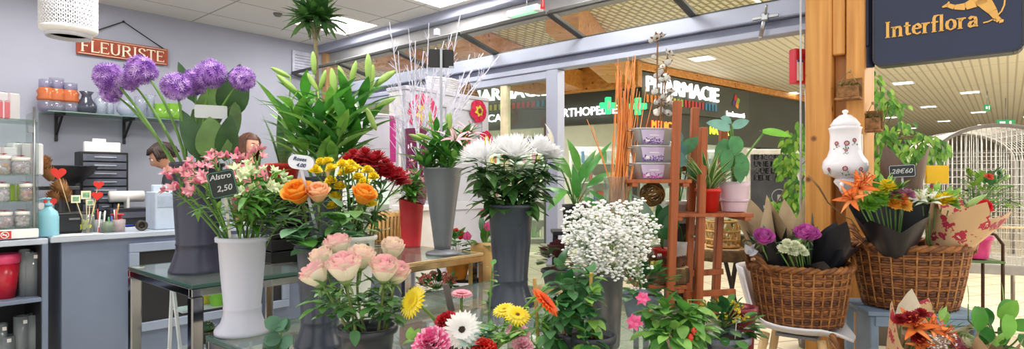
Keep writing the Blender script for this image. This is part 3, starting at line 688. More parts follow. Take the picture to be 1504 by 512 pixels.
m = MB(); m.tube([V3((LC.x-.1, LC.y, zt)), V3((LC.x, LC.y, zt+.35)), V3((LC.x+.1, LC.y, zt))], .005, 6); m.tube([V3((LC.x, LC.y, zt+.35)), V3((LC.x, LC.y, CEIL))], .005, 6); part(m, 'hanger', WHITE, t)
# ---- counter top items
def ct(px, v=CV+.2, z=CZ):
    k = (px-752)/850; u = (k*.6505*v+.7595*v)/(.6505-k*.7595); return UV(u, v, z)
# tiered glass display with sweets
DU0, DU1, DV0, DV1 = .0, .66, CV+.02, CV+.36
e = ct(57, DV0).x*.6505+ct(57, DV0).y*.7595; DU1 = e; DU0 = e-.62
t = thing('display_case', 'tiered glass display stand of sweet jars at the far left of the counter', 'display case', UV((DU0+DU1)/2, CV+.2, CZ))
DZ = [CZ+.065, CZ+.225, CZ+.385, CZ+.72]
for z in DZ:
    m = MB(); vm(m, DU0, DU1, DV0, DV1, z-.006, z); part(m, 'glass_shelf', glass('#e2efe9', .12), t)
m = MB(); vm(m, DU0, DU1, DV0-.005, DV1, CZ+.002, CZ+.058); part(m, 'base', WHITEP, t)
m = MB(); vm(m, DU1-.006, DU1, DV0, DV1, CZ+.06, CZ+.78); vm(m, DU0, DU0+.006, DV0, DV1, CZ+.06, CZ+.78); vm(m, DU0, DU1, DV1-.006, DV1, CZ+.06, CZ+.74); part(m, 'glass_panels', glass('#f0f6f3', .03), t)
m = MB(); m.tube([UV(DU1-.02, DV0+.01, CZ+.06), UV(DU1-.02, DV0+.01, CZ+.8)], .007, 6); m.box(UV(DU1-.03, DV0+.02, CZ+.66), (.04, .03, .04), RA); part(m, 'clamps', STEEL, t)
m = MB(); vm(m, DU1-.40, DU1-.13, DV0-.009, DV0-.005, CZ+.006, CZ+.052); part(m, 'red_notice', mat('#c8392e', .5), t)
m = MB(); cc = UV(DU1-.16, DV0-.011, CZ+.029)
for i in range(16): m.bar(cc+UX*.018*math.cos(TAU*i/16)+ZX*.018*math.sin(TAU*i/16), cc+UX*.018*math.cos(TAU*(i+1)/16)+ZX*.018*math.sin(TAU*(i+1)/16), .004, .002, -VX)
m.bar(cc-UX*.012+ZX*.012, cc+UX*.012-ZX*.012, .004, .002, -VX); m.bar(cc-UX*.012, cc+UX*.01, .006, .002, -VX)
for k, (x, w) in enumerate(((-.385, .12), (-.385, .17))): m.box(UV(DU1+x+w/2, DV0-.0105, CZ+.038-.016*k), (w, .002, .006), RA)
part(m, 'pictogram', WHITE, t)
sweet = [mat(c, .5, 0, .15, 40) for c in ('#e9dcdc', '#c83a3f', '#8fae6a', '#d9a64f', '#f0eeee', '#b98a8f')]
def jar(px, sh, dv, lb, w=.075, h=.085, cols=(0, 1), bow=True):
    p = ct(px, DV0+dv, DZ[sh]); t = thing('sweet_jar', lb, 'jar', p, 'sweet jars in the glass display')
    m = MB(); m.lathe(p, gl_prof([(w*.42, 0), (w*.5, .01), (w*.5, h*.7), (w*.42, h*.85)], .002), 14); part(m, 'glass', glass('#f0f0f2', .15), t)
    m = MB()
    for k in range(26):
        a = rnd(0, TAU); r = w*.4*math.sqrt(random.random()); m.ball(p+V3((r*math.cos(a), r*math.sin(a), .01+rnd(0, h*.55))), .011, random.randrange(2), 6)
    part(m, 'sweets', [sweet[c] for c in cols], t, None, 'stuff')
    m = MB(); m.lathe(p+ZX*h*.85, [(w*.45, 0), (w*.46, .02), (.0001, .024)], 14)
    if bow:
        for s_ in (-1, 1): m.leaf(p+ZX*(h+.01), V3((s_, -.3, .5)), ZX, .045, .03, .3, 'ovate', .2, 4, 1)
    part(m, 'lid', [mat('#f0ece8', .4), mat('#c5303a', .4)], t)
for a in ((6, 0, .06, 'pink sweet jar on the lowest glass shelf at the left', .09, .09, (0, 5)), (33, 0, .06, 'green and pink sweet jar on the lowest glass shelf', .08, .09, (2, 0)), (40, 1, .06, 'red bowed sweet jar on the second glass shelf', .085, .1, (3, 1)), (3, 1, .07, 'white sweet jar at the left of the second glass shelf', .08, .1, (4, 0)),
          (31, 2, .06, 'round sweet jar with red bow on the third glass shelf', .1, .1, (4, 5)), (5, 2, .08, 'white and gold sweet jar on the third glass shelf', .08, .11, (4, 3))): jar(*a)
def card_box(px, sh, dv, lb, w, h, c, rz=.2):
    p = ct(px, DV0+dv, DZ[sh]); t = thing('favour_box', lb, 'box', p, 'paper favour boxes')
    A = UX*math.cos(rz)+VX*math.sin(rz); B = ZX.cross(A)
    m = MB(); m.box(p+ZX*h/2, (w, w*.6, h), (A, B, ZX)); part(m, 'box', mat(c, .6, 0, .05), t)
    m = MB(); m.box(p+ZX*h/2, (w*.12, w*.62, h*1.01), (A, B, ZX)); m.leaf(p+ZX*h, A+ZX*.5, ZX, .04, .025, .4, 'ovate', .2, 4); m.leaf(p+ZX*h, -A+ZX*.5, ZX, .04, .025, .4, 'ovate', .2, 4); part(m, 'ribbon', mat('#d8c8d0', .4), t)
for a in ((10, 3, .1, 'pink and white favour box on the top glass shelf', .11, .16, '#e4e2e6', .2), (4, 3, .03, 'small red flowered favour box at the left of the top shelf', .06, .1, '#c86a72', .1), (3, 2, .2, 'large pale paper box behind the sweet jars', .14, .17, '#dfe0e6', -.1), (30, 2, .25, 'white tilted paper box behind the round jar', .12, .2, '#eeeef0', .4), (48, 2, .2, 'narrow white paper box by the right glass panel', .1, .2, '#e8e8ec', -.3), (21, 1, .15, 'lime green paper box on the second shelf', .07, .1, '#a8c84a', .2)): card_box(*a)
# soap bottle
p = ct(71, CV+.1); t = thing('soap_bottle', 'pale blue pump soap bottle on the counter', 'bottle', p)
m = MB(); m.lathe(p, [(.055, 0), (.06, .008), (.06, .12), (.052, .155), (.024, .178), (.02, .19), (.0001, .19)], 24, 0, 1, .75); part(m, 'body', mat('#8fcbdc', .3, 0, .03), t)
m = MB(); m.lathe(p+ZX*.19, [(.02, 0), (.02, .018), (.007, .02), (.007, .04), (.016, .042), (.016, .052), (.0001, .054)], 14); m.tube([p+ZX*.236, p+ZX*.238-UX*.02-VX*.0, p+ZX*.228-UX*.05], .006, 6); part(m, 'pump', mat('#7fc0d4', .3), t)
m = MB(); m.box(p-VX*.047+UX*.012+ZX*.07, (.02, .003, .05), RA); part(m, 'label_sticker', WHITE, t)
# till tray, box and desk things
p = ct(103, CV+.25); t = thing('till_drawer', 'black till drawer on the counter behind the soap bottle', 'till', p)
m = MB(); m.box(p+ZX*.07, (.24, .2, .14), RA); part(m, 'body', BLACK, t); m = MB(); m.box(p+ZX*.07-VX*.101, (.21, .008, .1), RA); part(m, 'drawer', mat('#25272c', .4), t); m = MB(); m.box(p+ZX*.1-VX*.108, (.06, .008, .012), RA); part(m, 'handle', STEEL, t)
p = ct(240, CV+.2); t = thing('cash_register', 'pale grey blue box with dark screen beside the tall vase on the counter', 'till', p)
m = MB(); m.box(p+ZX*.135, (.17, .2, .27), RA); part(m, 'body', mat('#b4c2d4', .5, 0, .04), t); m = MB(); m.box(p+ZX*.29+VX*.03, (.13, .05, .06), RA); part(m, 'screen_head', mat('#c2cedc', .5), t); m = MB(); m.box(p+ZX*.2-VX*.102, (.14, .004, .08), RA); part(m, 'front_panel', mat('#a2b0c4', .5), t)
# jar of hearts on sticks
p = ct(129, CV+.13); t = thing('glass_holder', 'small glass of yellow butterflies holding cards and hearts on picks', 'glass', p)
m = MB(); m.lathe(p, gl_prof([(.035, 0), (.038, .13)]), 16); part(m, 'glass', glass('#eef2ee', .12), t)
m = MB()
for k in range(5): b = p+V3((rnd(-.025, .025), -.03+rnd(0, .02), .03+rnd(0, .05))); m.leaf(b, (1, 0, .6), (0, -1, 0), .03, .025, 0, 'ovate', .1, 4); m.leaf(b, (-1, 0, .6), (0, -1, 0), .03, .025, 0, 'ovate', .1, 4)
part(m, 'butterflies', mat('#d9d84a', .5), t)
def heart_outline(r): return [(r*.062*16*math.sin(a)**3, r*.062*(13*math.cos(a)-5*math.cos(2*a)-2*math.cos(3*a)-math.cos(4*a))) for a in [TAU*k/28 for k in range(28)]][::-1]
def pick(tip, r, lb, kind, foot):
    t = thing('heart_pick' if kind == 'h' else 'card_pick', lb, 'pick', foot, 'decorative picks on the counter'); m = MB(); m.tube([foot, tip], .003, 5); part(m, 'stick', mat('#e6cfa0', .6), t)
    m = MB()
    if kind == 'h': m.prism(heart_outline(r), tip-VX*.006, UX, ZX, .012); part(m, 'heart', mat('#d8362c', .4, 0, .05), t)
    elif kind == 'c': m.box(tip-VX*.005, (r*1.8, .003, r*1.8), RA); m.box(tip-VX*.007, (r*1.2, .003, r*1.1), RA, 1); part(m, 'card', [mat('#e8e2c4', .6), mat('#7fae8a', .6, 0, .3, 60)], t)
for px, py, r, lb, k in ((144, 271, .03, 'upper red heart pick in the little glass', 'h'), (142, 287, .032, 'lower red heart pick in the little glass', 'h'), (126, 286, .03, 'green printed card pick in the little glass', 'c'), (111, 292, .028, 'tilted cream card pick beside the little glass', 'c'), (132, 297, .022, 'small spotted card pick in the little glass', 'c')):
    tip = ct(px, CV+.13); tip.z = CAMH-(py-265)/850*tip.y; pick(tip, r, lb, k, p+V3(((tip-p).x*.12, .0, .008)))
f = ct(103, CV+.22, CZ+.14); tip = ct(85, CV+.18); tip.z = CAMH-(254-265)/850*tip.y; pick(tip, .042, 'red heart pick standing by the pine cones', 'h', f)
# pine cones garland
def cone(m, c, r, h, axis=ZX, tilt=0, mi=0):
    F = frame(c, axis); m.T = F; n = 0
    for j in range(9):
        t_ = j/8; rr = r*math.sin(PI*(.18+.75*t_)); z = h*(t_-.5)
        for i in range(8):
            a = TAU*(i+.5*(j % 2))/8; d = V3((math.cos(a), math.sin(a), .5)); m.leaf((rr*.35*math.cos(a), rr*.35*math.sin(a), z), d, ZX, rr*1.0, rr*.46, -.6, 'round', .3, 3, mi)
    m.lathe((0, 0, -h/2), [(.0001, 0), (r*.45, h*.2), (r*.4, h*.7), (.0001, h)], 8, mi); m.T = None
CONE = mat('#a87a4c', .7, 0, .3, 30); 
for px, py, r, lb in ((62, 243, .055, 'large pine cone hung highest on the counter arrangement'), (72, 256, .05, 'pine cone below the highest one beside the display'), (91, 277, .055, 'pine cone behind the soap pump'), (80, 290, .045, 'lowest pine cone beside the soap pump'), (97, 288, .045, 'pine cone at the right of the arrangement')):
    c = ct(px, CV+.32); c.z = CAMH-(py-265)/850*c.y; m = MB(); cone(m, c, r, r*1.9, V3((rnd(-.5, .5), -.4, 1))); solo(m, 'pine_cone', CONE, lb, 'pine cone', c, 'pine cones on the counter')
c = ct(63, CV+.28, CZ); t = thing('heart_jar', 'jar of amber sweets and red and white hearts beside the display', 'jar', c)
m = MB(); m.lathe(c, gl_prof([(.05, 0), (.06, .02), (.06, .12), (.05, .14)]), 18); part(m, 'glass', glass('#e8d8b0', .3), t)
m = MB()
for k in range(60): a = rnd(0, TAU); r = .045*math.sqrt(random.random()); m.ball(c+V3((r*math.cos(a), r*math.sin(a), .012+rnd(0, .1))), .012, 0, 6)
part(m, 'sweets', mat('#c8923a', .3), t, None, 'stuff'); m = MB(); m.prism(heart_outline(.04), c+ZX*.18-VX*.05, UX, ZX, .014, 0); m.prism(heart_outline(.035), c+ZX*.21-VX*.035+UX*.03, UX, ZX, .014, 1); part(m, 'hearts', [mat('#e8e2e0', .5), mat('#d23a36', .5)], t)
t = thing('post_stand', 'dark timber stake carrying the pine cones behind the display', 'stand', ct(85, CV+.4)); m = MB(); a = ct(85, CV+.40); m.bar(a, a+ZX*.36, .03); m.bar(a+ZX*.3-UX*.2, a+ZX*.3+UX*.12, .025); m.box(a+ZX*.01, (.2, .12, .02), RA); part(m, 'frame', mat('#4a4a4c', .6), t)
# stationery on the right of the counter
for px, h, w, c, lb in ((144, .09, .035, '#d8dce0', 'clear pen pot with green and white pens'), (157, .075, .05, '#b8c8b0', 'small green pot of tools on the counter'), (174, .085, .05, '#e4dada', 'clear box with red reels on the counter')):
    p = ct(px, CV+.14); t = thing('pen_pot', lb, 'pot', p, 'stationery on the counter'); m = MB(); m.lathe(p, gl_prof([(w*.9, 0), (w, h)]), 4); part(m, 'pot', glass(c, .35), t)
    m = MB()
    for k in range(5): a = p+V3((rnd(-.02, .02), rnd(-.02, .02), .006)); m.tube([a, a+V3((rnd(-.02, .02), rnd(-.01, .01), h+rnd(.01, .07)))], .005, 6, k % 4)
    part(m, 'pens', [mat('#4a9a5a', .4), WHITE, mat('#c83a3a', .4), mat('#3a5aa8', .4)], t)
p = ct(172, CV+.2); t = thing('ribbon_reel', 'red ribbon reel with a pencil in it on the counter', 'reel', p); m = MB(); m.lathe(p, [(.04, 0), (.04, .008), (.03, .01), (.03, .11), (.04, .112), (.04, .12), (.0001, .12)], 18); part(m, 'reel', mat('#c83440', .4), t); m = MB(); m.tube([p+ZX*.12, p+ZX*.19+UX*.01], .005, 6); part(m, 'pencil', mat('#d8b060', .5), t)
p = ct(208, CV+.12); t = thing('tape_roll', 'roll of black and gold tape lying at the counter edge', 'tape', p+ZX*.0); m = MB(); F = frame(p+ZX*.036, -VX); m.T = F; m.lathe((0, 0, -.015), [(.022, 0), (.036, 0), (.036, .03), (.022, .03), (.022, 0.001)], 24); m.T = None; part(m, 'roll', mat('#3b342a', .4, 0, .3, 20), t)
p = ct(112, CV+.08); m = MB(); m.box(p+ZX*.002, (.26, .18, .004), RA); m.box(p+ZX*.005+UX*.02, (.2, .12, .003), RA, 1); solo(m, 'paper_sheet', [WHITE, mat('#c8ccd8', .6)], 'white printed sheet lying on the counter before the little glass', 'paper', p)
# back desk against the wall with drawer organiser, black bowl, wrapping rolls
bd = lambda px, z=.86, v=6.1: ct(px, v, z)
t = thing('back_desk', 'dark work desk along the back wall behind the counter', 'desk', UV(2.2, 6.1)); m = MB(); vm(m, 1.0, 3.7, 5.75, 6.39, .82, .86); part(m, 'top', mat('#2b2c31', .5), t)
for u in (1.05, 2.3, 3.62): m = MB(); vm(m, u, u+.04, 5.8, 6.35, 0, .82); part(m, 'leg', mat('#2b2c31', .5), t)
p = bd(150); t = thing('drawer_organiser', 'black cabinet of small clear drawers against the back wall', 'drawer cabinet', p)
W_ = .33; m = MB(); m.box(p+ZX*.345+VX*.01, (W_+.03, .18, .69), RA); part(m, 'body', BLACK, t)
for r in range(9):
    for k in range(3 if r > 4 else 1):
        n_ = 3 if r > 4 else 1; w = W_/n_; c = p-VX*.085+ZX*(.64-r*.072)+UX*((k-(n_-1)/2)*w); d_ = MB(); d_.box(c, (w-.01, .02, .058), RA); dr = part(d_, 'drawer', mat('#5e6370', .3, 0, .15), t); h_ = MB(); h_.box(c-VX*.014+ZX*.005, (w*.5, .012, .01), RA); part(h_, 'handle', mat('#aab0bc', .3), dr)
c = p+ZX*.69; m = MB(); m.box(c+ZX*.045, (.27, .05, .09), RA); m.box(c+ZX*.1-UX*.02+VX*.01, (.1, .02, .04), RA); solo(m, 'paper_pile', WHITE, 'white papers leaning on top of the drawer cabinet', 'paper', c)
p = ct(100, 5.5, .86); p = UV(1.35, 5.9, .86)
t = thing('wicker_bowl', 'large black fluted bowl on a round base behind the counter', 'bowl', p); k_ = ct(100, 5.9); p = V3((k_.x, k_.y, .86)); t.location = p
zz = CAMH-(245-265)/850*p.y-.86
m = MB(); m.lathe(p, [(.08, 0), (.06, .02), (.05, zz-.14), (.1, zz-.12), (.17, zz-.05), (.2, zz), (.21, zz+.01), (.195, zz), (.1, zz-.1), (.0001, zz-.11)], 44); 
for i, v in enumerate(m.v):
    j = i % 44
    if v[2] > p.z+zz-.13 and j % 2: m.v[i] = (p.x+(v[0]-p.x)*.95, p.y+(v[1]-p.y)*.95, v[2])
part(m, 'bowl', mat('#26262b', .45, 0, .1), t)
p = bd(183); p = ct(186, 5.95, .86); t = thing('printer', 'dark desk printer with rolled white paper beside the drawer cabinet', 'printer', p); m = MB(); m.box(p+ZX*.1, (.3, .24, .2), RA); part(m, 'body', mat('#3a3d46', .4), t); m = MB(); F = frame(p+ZX*.3, UX); m.T = F; m.lathe((0, 0, -.13), [(.05, 0), (.05, .26), (.0001, .26)], 18); m.T = None; m.box(p+ZX*.25, (.02, .1, .12), RA); part(m, 'paper_roll', WHITE, t); m = MB(); m.box(p+ZX*.14-VX*.122, (.26, .006, .05), RA); part(m, 'panel', mat('#6c7180', .3), t)
p = ct(200, 5.82, .86); t = thing('keyboard_tray', 'long black tray with a blue pen on the back desk', 'tray', p); m = MB(); m.box(p+ZX*.02, (.5, .1, .04), RA); part(m, 'tray', BLACK, t); m = MB(); m.tube([p+ZX*.048-UX*.12, p+ZX*.048-UX*.02], .008, 6); part(m, 'pen', mat('#2c4fc0', .4), t)
# ---- shelf unit contents
p = UV(.18, CV+.14, .585)
def sp(px, z, dv=.16): q = ct(px, CV+dv, z); return q
for px, z, r, h, lb in ((6, .585, .075, .27, 'glossy red flower pot with pink rim in the open shelf'),):
    p = sp(px, z); t = thing('flower_pot', lb, 'pot', p); m = MB(); m.lathe(p, [(r*.75, 0), (r, h*.78), (r*.99, h*.78)], 28); part(m, 'body', mat('#c01f35', .25), t); m = MB(); m.lathe(p+ZX*h*.78, [(r, 0), (r+.006, .002), (r+.008, h*.22), (r-.004, h*.22), (r*.8, -h*.4)], 28); part(m, 'rim', mat('#d8416e', .25), t)
for px, z, r, h, lb in ((36, .585, .03, .29, 'slim clear cylinder vase on the upper open shelf'), (47, .585, .05, .27, 'wide clear cylinder vase on the upper open shelf'), (8, .125, .05, .22, 'short clear cylinder vase at the left of the lower shelf'), (32, .125, .042, .33, 'tall clear cylinder vase in the middle of the lower shelf'), (52, .125, .05, .33, 'tall clear cylinder vase at the right of the lower shelf'), (2, .125, .03, .3, 'narrow clear cylinder vase at the far left of the lower shelf')):
    p = sp(px, z, .15 if z > .3 else .2); t = thing('cylinder_vase', lb, 'vase', p, 'clear cylinder vases'); m = MB(); m.lathe(p, gl_prof([(r, 0), (r, h)], .006), 24); part(m, 'glass', glass('#cfd8dc', .28), t)
    m = MB(); m.box(p-VX*(r+.001)+ZX*h*.9+UX*.01, (.02, .002, .022), RA); part(m, 'price_sticker', WHITE, t)
# rack with little green pots under the upper table
p = UV(1.42, 3.0, 0); q = G(318, 2.98, .66)
t = thing('pot_ladder', 'small pale metal step rack beneath the upper glass table', 'rack', V3((q.x, q.y, 0)))
m = MB()
for s_ in (-1, 1):
    m.bar(V3((q.x, q.y, 0))+UX*.17*s_-VX*.14, V3((q.x, q.y, .78))+UX*.17*s_+VX*.1, .015); m.bar(V3((q.x, q.y, 0))+UX*.17*s_+VX*.2, V3((q.x, q.y, .78))+UX*.17*s_+VX*.11, .015)
part(m, 'frame', mat('#c9d0d6', .4), t); 
for z, dv in ((.655, .04), (.47, -.02)): m = MB(); m.box(V3((q.x, q.y, z))+VX*dv, (.34, .12, .012), RA); part(m, 'step', mat('#b9c4cc', .4), t)
def small_pot(px, d, z, r, h, c, lb, plant):
    b = G(px, d, z); t = thing('plant_pot', lb, 'potted plant', b, 'little pots under the table'); m = MB(); m.lathe(b, [(r*.75, 0), (r, h*.8), (r*1.06, h*.8), (r*1.06, h), (r*.95, h), (r*.9, h*.8), (.0001, h*.8)], 20); part(m, 'pot', mat(c, .35), t)
    m = MB()
    if plant == 'cactus':
        m.lathe(b+ZX*h*.8, [(.0001, 0), (r*.8, .01), (r*1.0, r*.7), (r*.7, r*1.3), (.0001, r*1.5)], 24)
        for i, v in enumerate(m.v):
            if i % 2: m.v[i] = (b.x+(v[0]-b.x)*.86, b.y+(v[1]-b.y)*.86, v[2])
        for k in range(60): d_ = rdir(0, 1); c_ = b+ZX*h*.85+V3((d_.x*r*.95, d_.y*r*.95, d_.z*r*1.3)); m.tube([c_, c_+d_*.012], .001, 3, 1, False)
        part(m, 'cactus', [leafm('#3f6a48'), mat('#e8dfc0', .6)], t)
    else:
        for k in range(14): d_ = rdir(.3, 1); m.leaf(b+ZX*h*.8, d_, ZX, r*1.2, r*.4, .3, 'lance', .2, 4)
        part(m, 'leaves', LEAF, t)
small_pot(305, 3.03, .661, .04, .085, '#d8d04a', 'yellow little pot on the step rack under the glass table', 'leaf'); small_pot(320, 2.98, .661, .046, .1, '#7fc84a', 'lime green little pot on the step rack under the glass table', 'leaf')
small_pot(303, 2.95, .476, .04, .06, '#4a4038', 'small round cactus on the lower step of the rack', 'cactus')
# ================================================================ RIGHT SIDE AND BACKDROP THINGS
# plant ladder
t = thing('plant_ladder', 'reddish wooden plant ladder with staggered shelves of pots', 'plant stand', G(1020, 2.95, 0))
ups = ((995, 148, 985, 420, 2.80), (1021, 158, 1009, 450, 3.02), (1033, 187, 1025, 455, 2.86), (1063, 185, 1050, 455, 3.06))
for xa, ya, xb, yb, d in ups:
    a = P(xa, ya, d); b = P(xb, yb, d); k = b.z/(a.z-b.z); e = b+(b-a)*k; m = MB(); m.bar(a, e, .036, .045, (0, 1, 0)); part(m, 'upright', REDWOOD, t)
def slat_shelf(px0, px1, z, d0, d1, n=5):
    m = MB(); x0 = (px0-752)/850*d0; x1 = (px1-752)/850*d0
    for i in range(n): y = d0+(d1-d0)*(i+.5)/n; m.box(((x0+x1)/2, y, z-.01), (x1-x0, (d1-d0)/n*.8, .018))
    for x in (x0+.03, x1-.03): m.box((x, (d0+d1)/2, z-.028), (.03, d1-d0, .018))
    part(m, 'shelf', REDWOOD, t)
slat_shelf(924, 1017, CAMH-(-2)/850*2.78, 2.78, 3.05, 5); SH1 = CAMH+.002
SH2 = CAMH-48/850*2.82; slat_shelf(989, 1108, SH2, 2.82, 3.08, 6)
SH3 = CAMH-150/850*2.9; slat_shelf(938, 1010, SH3, 2.82, 3.1, 4)
for px0, px1, y, d in ((1000, 1062, 402, 3.04), (1005, 1080, 432, 2.9), (945, 1030, 250, 3.06)):
    m = MB(); a, b = P(px0, y, d), P(px1, y-4, d); m.bar(a, b, .02, .03); part(m, 'crossbar', REDWOOD, t)
# wood slice tops
BARK = mat('#6b5334', .9, 0, .35, 30, .6); SLICE = mat('#c9a878', .7, 0, .2, 30)
def slice_(name, lb, c, r, th, par=None):
    m = MB(); n = 40; pr = [(r*.98, 0), (r, th*.3), (r*.99, th*.8), (r*.95, th)]
    m.lathe(c, pr+[(.0001, th)], n, 0)
    for i in range(n*5):
        j = i % n; k = 1+.05*math.sin(j*1.7)+.03*math.sin(j*4.1); v = m.v[i]; m.v[i] = (c.x+(v[0]-c.x)*k, c.y+(v[1]-c.y)*k, v[2])
    for i, f in enumerate(m.f):
        if min(f) >= n*3: m.mi[i] = 1
    return m
c = V3(((975-752)/850*2.95, 2.95, SH3+.002)); solo(slice_('', '', c, .125, .075), 'log_slice', [BARK, SLICE], 'thick log slice carrying pine cones on the lower ladder shelf', 'log slice', c); LS = c+ZX*.077
for dx, dy, r in ((-.08, -.05, .03), (-.04, -.085, .028), (.005, -.09, .03), (.05, -.08, .028), (-.09, .0, .026), (.085, -.04, .028)):
    cc = LS+V3((dx, dy, r*.8)); m = MB(); cone(m, cc, r*1.15, r*1.5, V3((rnd(-.3, .3), rnd(-.3, .3), 1))); solo(m, 'pine_cone', mat('#6a4632', .7, 0, .3, 30), 'small open pine cone in the row on the log slice', 'pine cone', cc, 'pine cones on the log slice')
c = G(1058, 3.55, CAMH-97/850*3.55); t = thing('log_stool', 'log slice stool on crossed black metal legs', 'stool', V3((c.x, c.y, 0)))
part(slice_('', '', c-ZX*.07, .20, .07), 'seat', [BARK, SLICE], t)
for k in range(3):
    a0 = TAU*k/3+.4; m = MB(); p = c-ZX*.072; m.bar(p+V3((.13*math.cos(a0), .13*math.sin(a0), 0)), V3((c.x+.24*math.cos(a0+.9), c.y+.24*math.sin(a0+.9), 0)), .022); part(m, 'leg', mat('#3a332c', .5, .3), t)
LT = c
# wicker lantern and moss ring on the log stool
p = LT+V3((.0, -.04, .002)); t = thing('cane_basket', 'open cane work basket on the log stool', 'basket', p); m = MB()
for k in range(12):
    a0 = TAU*k/12; 
    for s_ in (-1, 1): m.tube([p+V3((.095*math.cos(a0+s_*.5*q/6), .095*math.sin(a0+s_*.5*q/6), .02+.14*q/6)) for q in range(7)], .006, 5)
for z in (.012, .05, .1, .158): m.tube([p+V3((.095*math.cos(TAU*q/24), .095*math.sin(TAU*q/24), z)) for q in range(25)], .008, 5)
part(m, 'weave', mat('#c29a5c', .6, 0, .2, 20), t); m = MB(); m.lathe(p, [(.0001, .006), (.09, .006), (.09, .015), (.0001, .016)], 24); part(m, 'base', mat('#a98450', .6), t)
# white shell chair
SZ = .54; CC = V3(((1175-752)/850*3.06, 3.06, 0))
t = thing('shell_chair', 'white plastic shell chair on beech legs carrying the left wicker basket', 'chair', CC)
Fd = V3((.80, -.60, 0)).normalized(); Sd = V3((.60, .80, 0)).normalized()   # chair faces right and to the camera
m = MB(); nu, nv = 14, 16; vs = []
for layer in (0, 1):
    for i in range(nu+1):
        s_ = i/nu
        for j in range(nv+1):
            w = j/nv*2-1
            if s_ < .55:
                q = s_/.55; x = .25-.46*q; z = SZ-.02*math.sin(PI*q)+.0; 
                if q < .12: z -= .03*(1-q/.12)**2
                hw = .225*(1-.25*(1-q)**3)
            else:
                q = (s_-.55)/.45; x = -.21-.10*q; z = SZ+.0+.30*q**1.15; hw = .225-.05*q**2
            if s_ < .22: hw *= math.sqrt(1-((.22-s_)/.22)**2*.92)
            edge = .05*abs(w)**3*(1 if s_ > .15 else s_/.15); z += edge if s_ < .6 else 0; x += (.07*abs(w)**2 if s_ >= .55 else .07*abs(w)**2*max(0, (s_-.35)/.2))
            zz = z-(.014 if layer else 0)*(1 if s_ < .55 else .2); xx = x-(.012 if layer and s_ >= .55 else 0)
            vs.append(CC+Fd*xx+Sd*(hw*w)+ZX*zz)
n1 = (nu+1)*(nv+1); fs = []
for L_ in (0, 1):
    for i in range(nu):
        for j in range(nv):
            a = L_*n1+i*(nv+1)+j; q = [a, a+1, a+nv+2, a+nv+1]; fs.append(q if L_ else q[::-1])
bd_ = [j for j in range(nv+1)]+[i*(nv+1)+nv for i in range(1, nu+1)]+[nu*(nv+1)+j for j in range(nv-1, -1, -1)]+[i*(nv+1) for i in range(nu-1, 0, -1)]
for i in range(len(bd_)): a, b = bd_[i], bd_[(i+1) % len(bd_)]; fs.append([a, b, b+n1, a+n1])
m.add(vs, fs); part(m, 'shell', mat('#e9eaf0', .35, 0, .02), t)
for a in (-1, 1):
    for b in (-1, 1):
        m = MB(); p0 = CC+Fd*(.13*a-.01)+Sd*(.13*b)+ZX*(SZ-.035); p1 = CC+Fd*(.22*a-.01)+Sd*(.21*b)
        m.tube([p0, p0+(p1-p0)*.5, p1], [.022, .02, .013], 10); part(m, 'leg', LIGHTWOOD, t)
m = MB(); m.box(CC+ZX*(SZ-.045), (.2, .2, .015), (Fd, Sd, ZX)); part(m, 'under_frame', mat('#8a8c92', .5), t)
# wicker baskets
WK = [mat('#7a4a28', .55, 0, .3, 30), mat('#96602f', .55, 0, .3, 30), mat('#5f3820', .6, 0, .3, 30), mat('#b07a44', .55, 0, .2, 30)]
def wicker(lb, base, rx, ry, rt, h, rz, hang, name='wicker_basket'):
    t = thing(name, lb, 'basket', base, 'large brown wicker baskets'); base = V3(base)
    A = V3((math.cos(rz), math.sin(rz), 0)); B = ZX.cross(A)
    def pt(a, z, off=0):
        q = z/h; k = 1+(rt-1)*q**.8
        return base+A*((rx*k+off)*math.cos(a))+B*((ry*k+off)*math.sin(a))+ZX*z
    m = MB(); rows = 24; ns = 30
    for r in range(rows):
        z = .012+(h-.035)*r/(rows-1); pts = []
        for j in range(ns*3+1):
            a = TAU*j/(ns*3); pts.append(pt(a, z+.002*math.sin(j*1.3+r), .0065*math.cos(PI*(j/1.5)+PI*(r//2 % 2))))
        m.tube(pts, .0088, 5, random.choice((0, 0, 1, 2)), False)
    part(m, 'weave', WK[:3], t)
    m = MB()
    for k in range(ns): a = TAU*k/ns; m.tube([pt(a, h*q/6, .0095) for q in range(7)], .0048, 5, k % 2)
    part(m, 'stakes', [WK[1], WK[3]], t)
    m = MB()
    for s_ in range(3): m.tube([pt(TAU*j/90, h-.012+.01*math.sin(j*.9+s_*2.1), .006+.01*math.cos(j*.9+s_*2.1)) for j in range(91)], .011, 6, s_ % 2, False)
    part(m, 'rim', [WK[1], WK[0]], t)
    m = MB(); vs = []; n = 40
    for z in (.006, h*.95):
        for j in range(n): vs.append(pt(TAU*j/n, z, -.012))
    m.add(vs, [[j, (j+1) % n, n+(j+1) % n, n+j] for j in range(n)]+[list(range(n))]); part(m, 'liner', mat('#40281a', .9), t)
    for sgn in (0, PI):
        m = MB()
        for s_ in range(4):
            pts = []
            for q in range(21):
                u_ = q/20; a = sgn+(u_-.5)*.9; tw = u_*16+s_*TAU/4; z = h-.04+hang*math.sin(PI*u_); o_ = .012+.03*math.sin(PI*u_)
                pts.append(pt(a, h-.03, o_+.009*math.cos(tw))+ZX*(z-h+.03+.009*math.sin(tw)))
            m.tube(pts, .0075, 5, s_ % 2)
        part(m, 'handle', WK[:2], t)
    return t
B1 = V3((CC.x, CC.y, SZ+.012))-Fd*.0; wicker('brown wicker basket with dark wrapped roses on the white chair', B1, .192, .175, 1.27, .315, .15, .10)
B2 = G(1335, 3.06, CAMH-183/850*3.06); wicker('brown wicker basket with a price board standing on the grey blue crate', B2, .205, .175, 1.32, .335, -.1, .12)
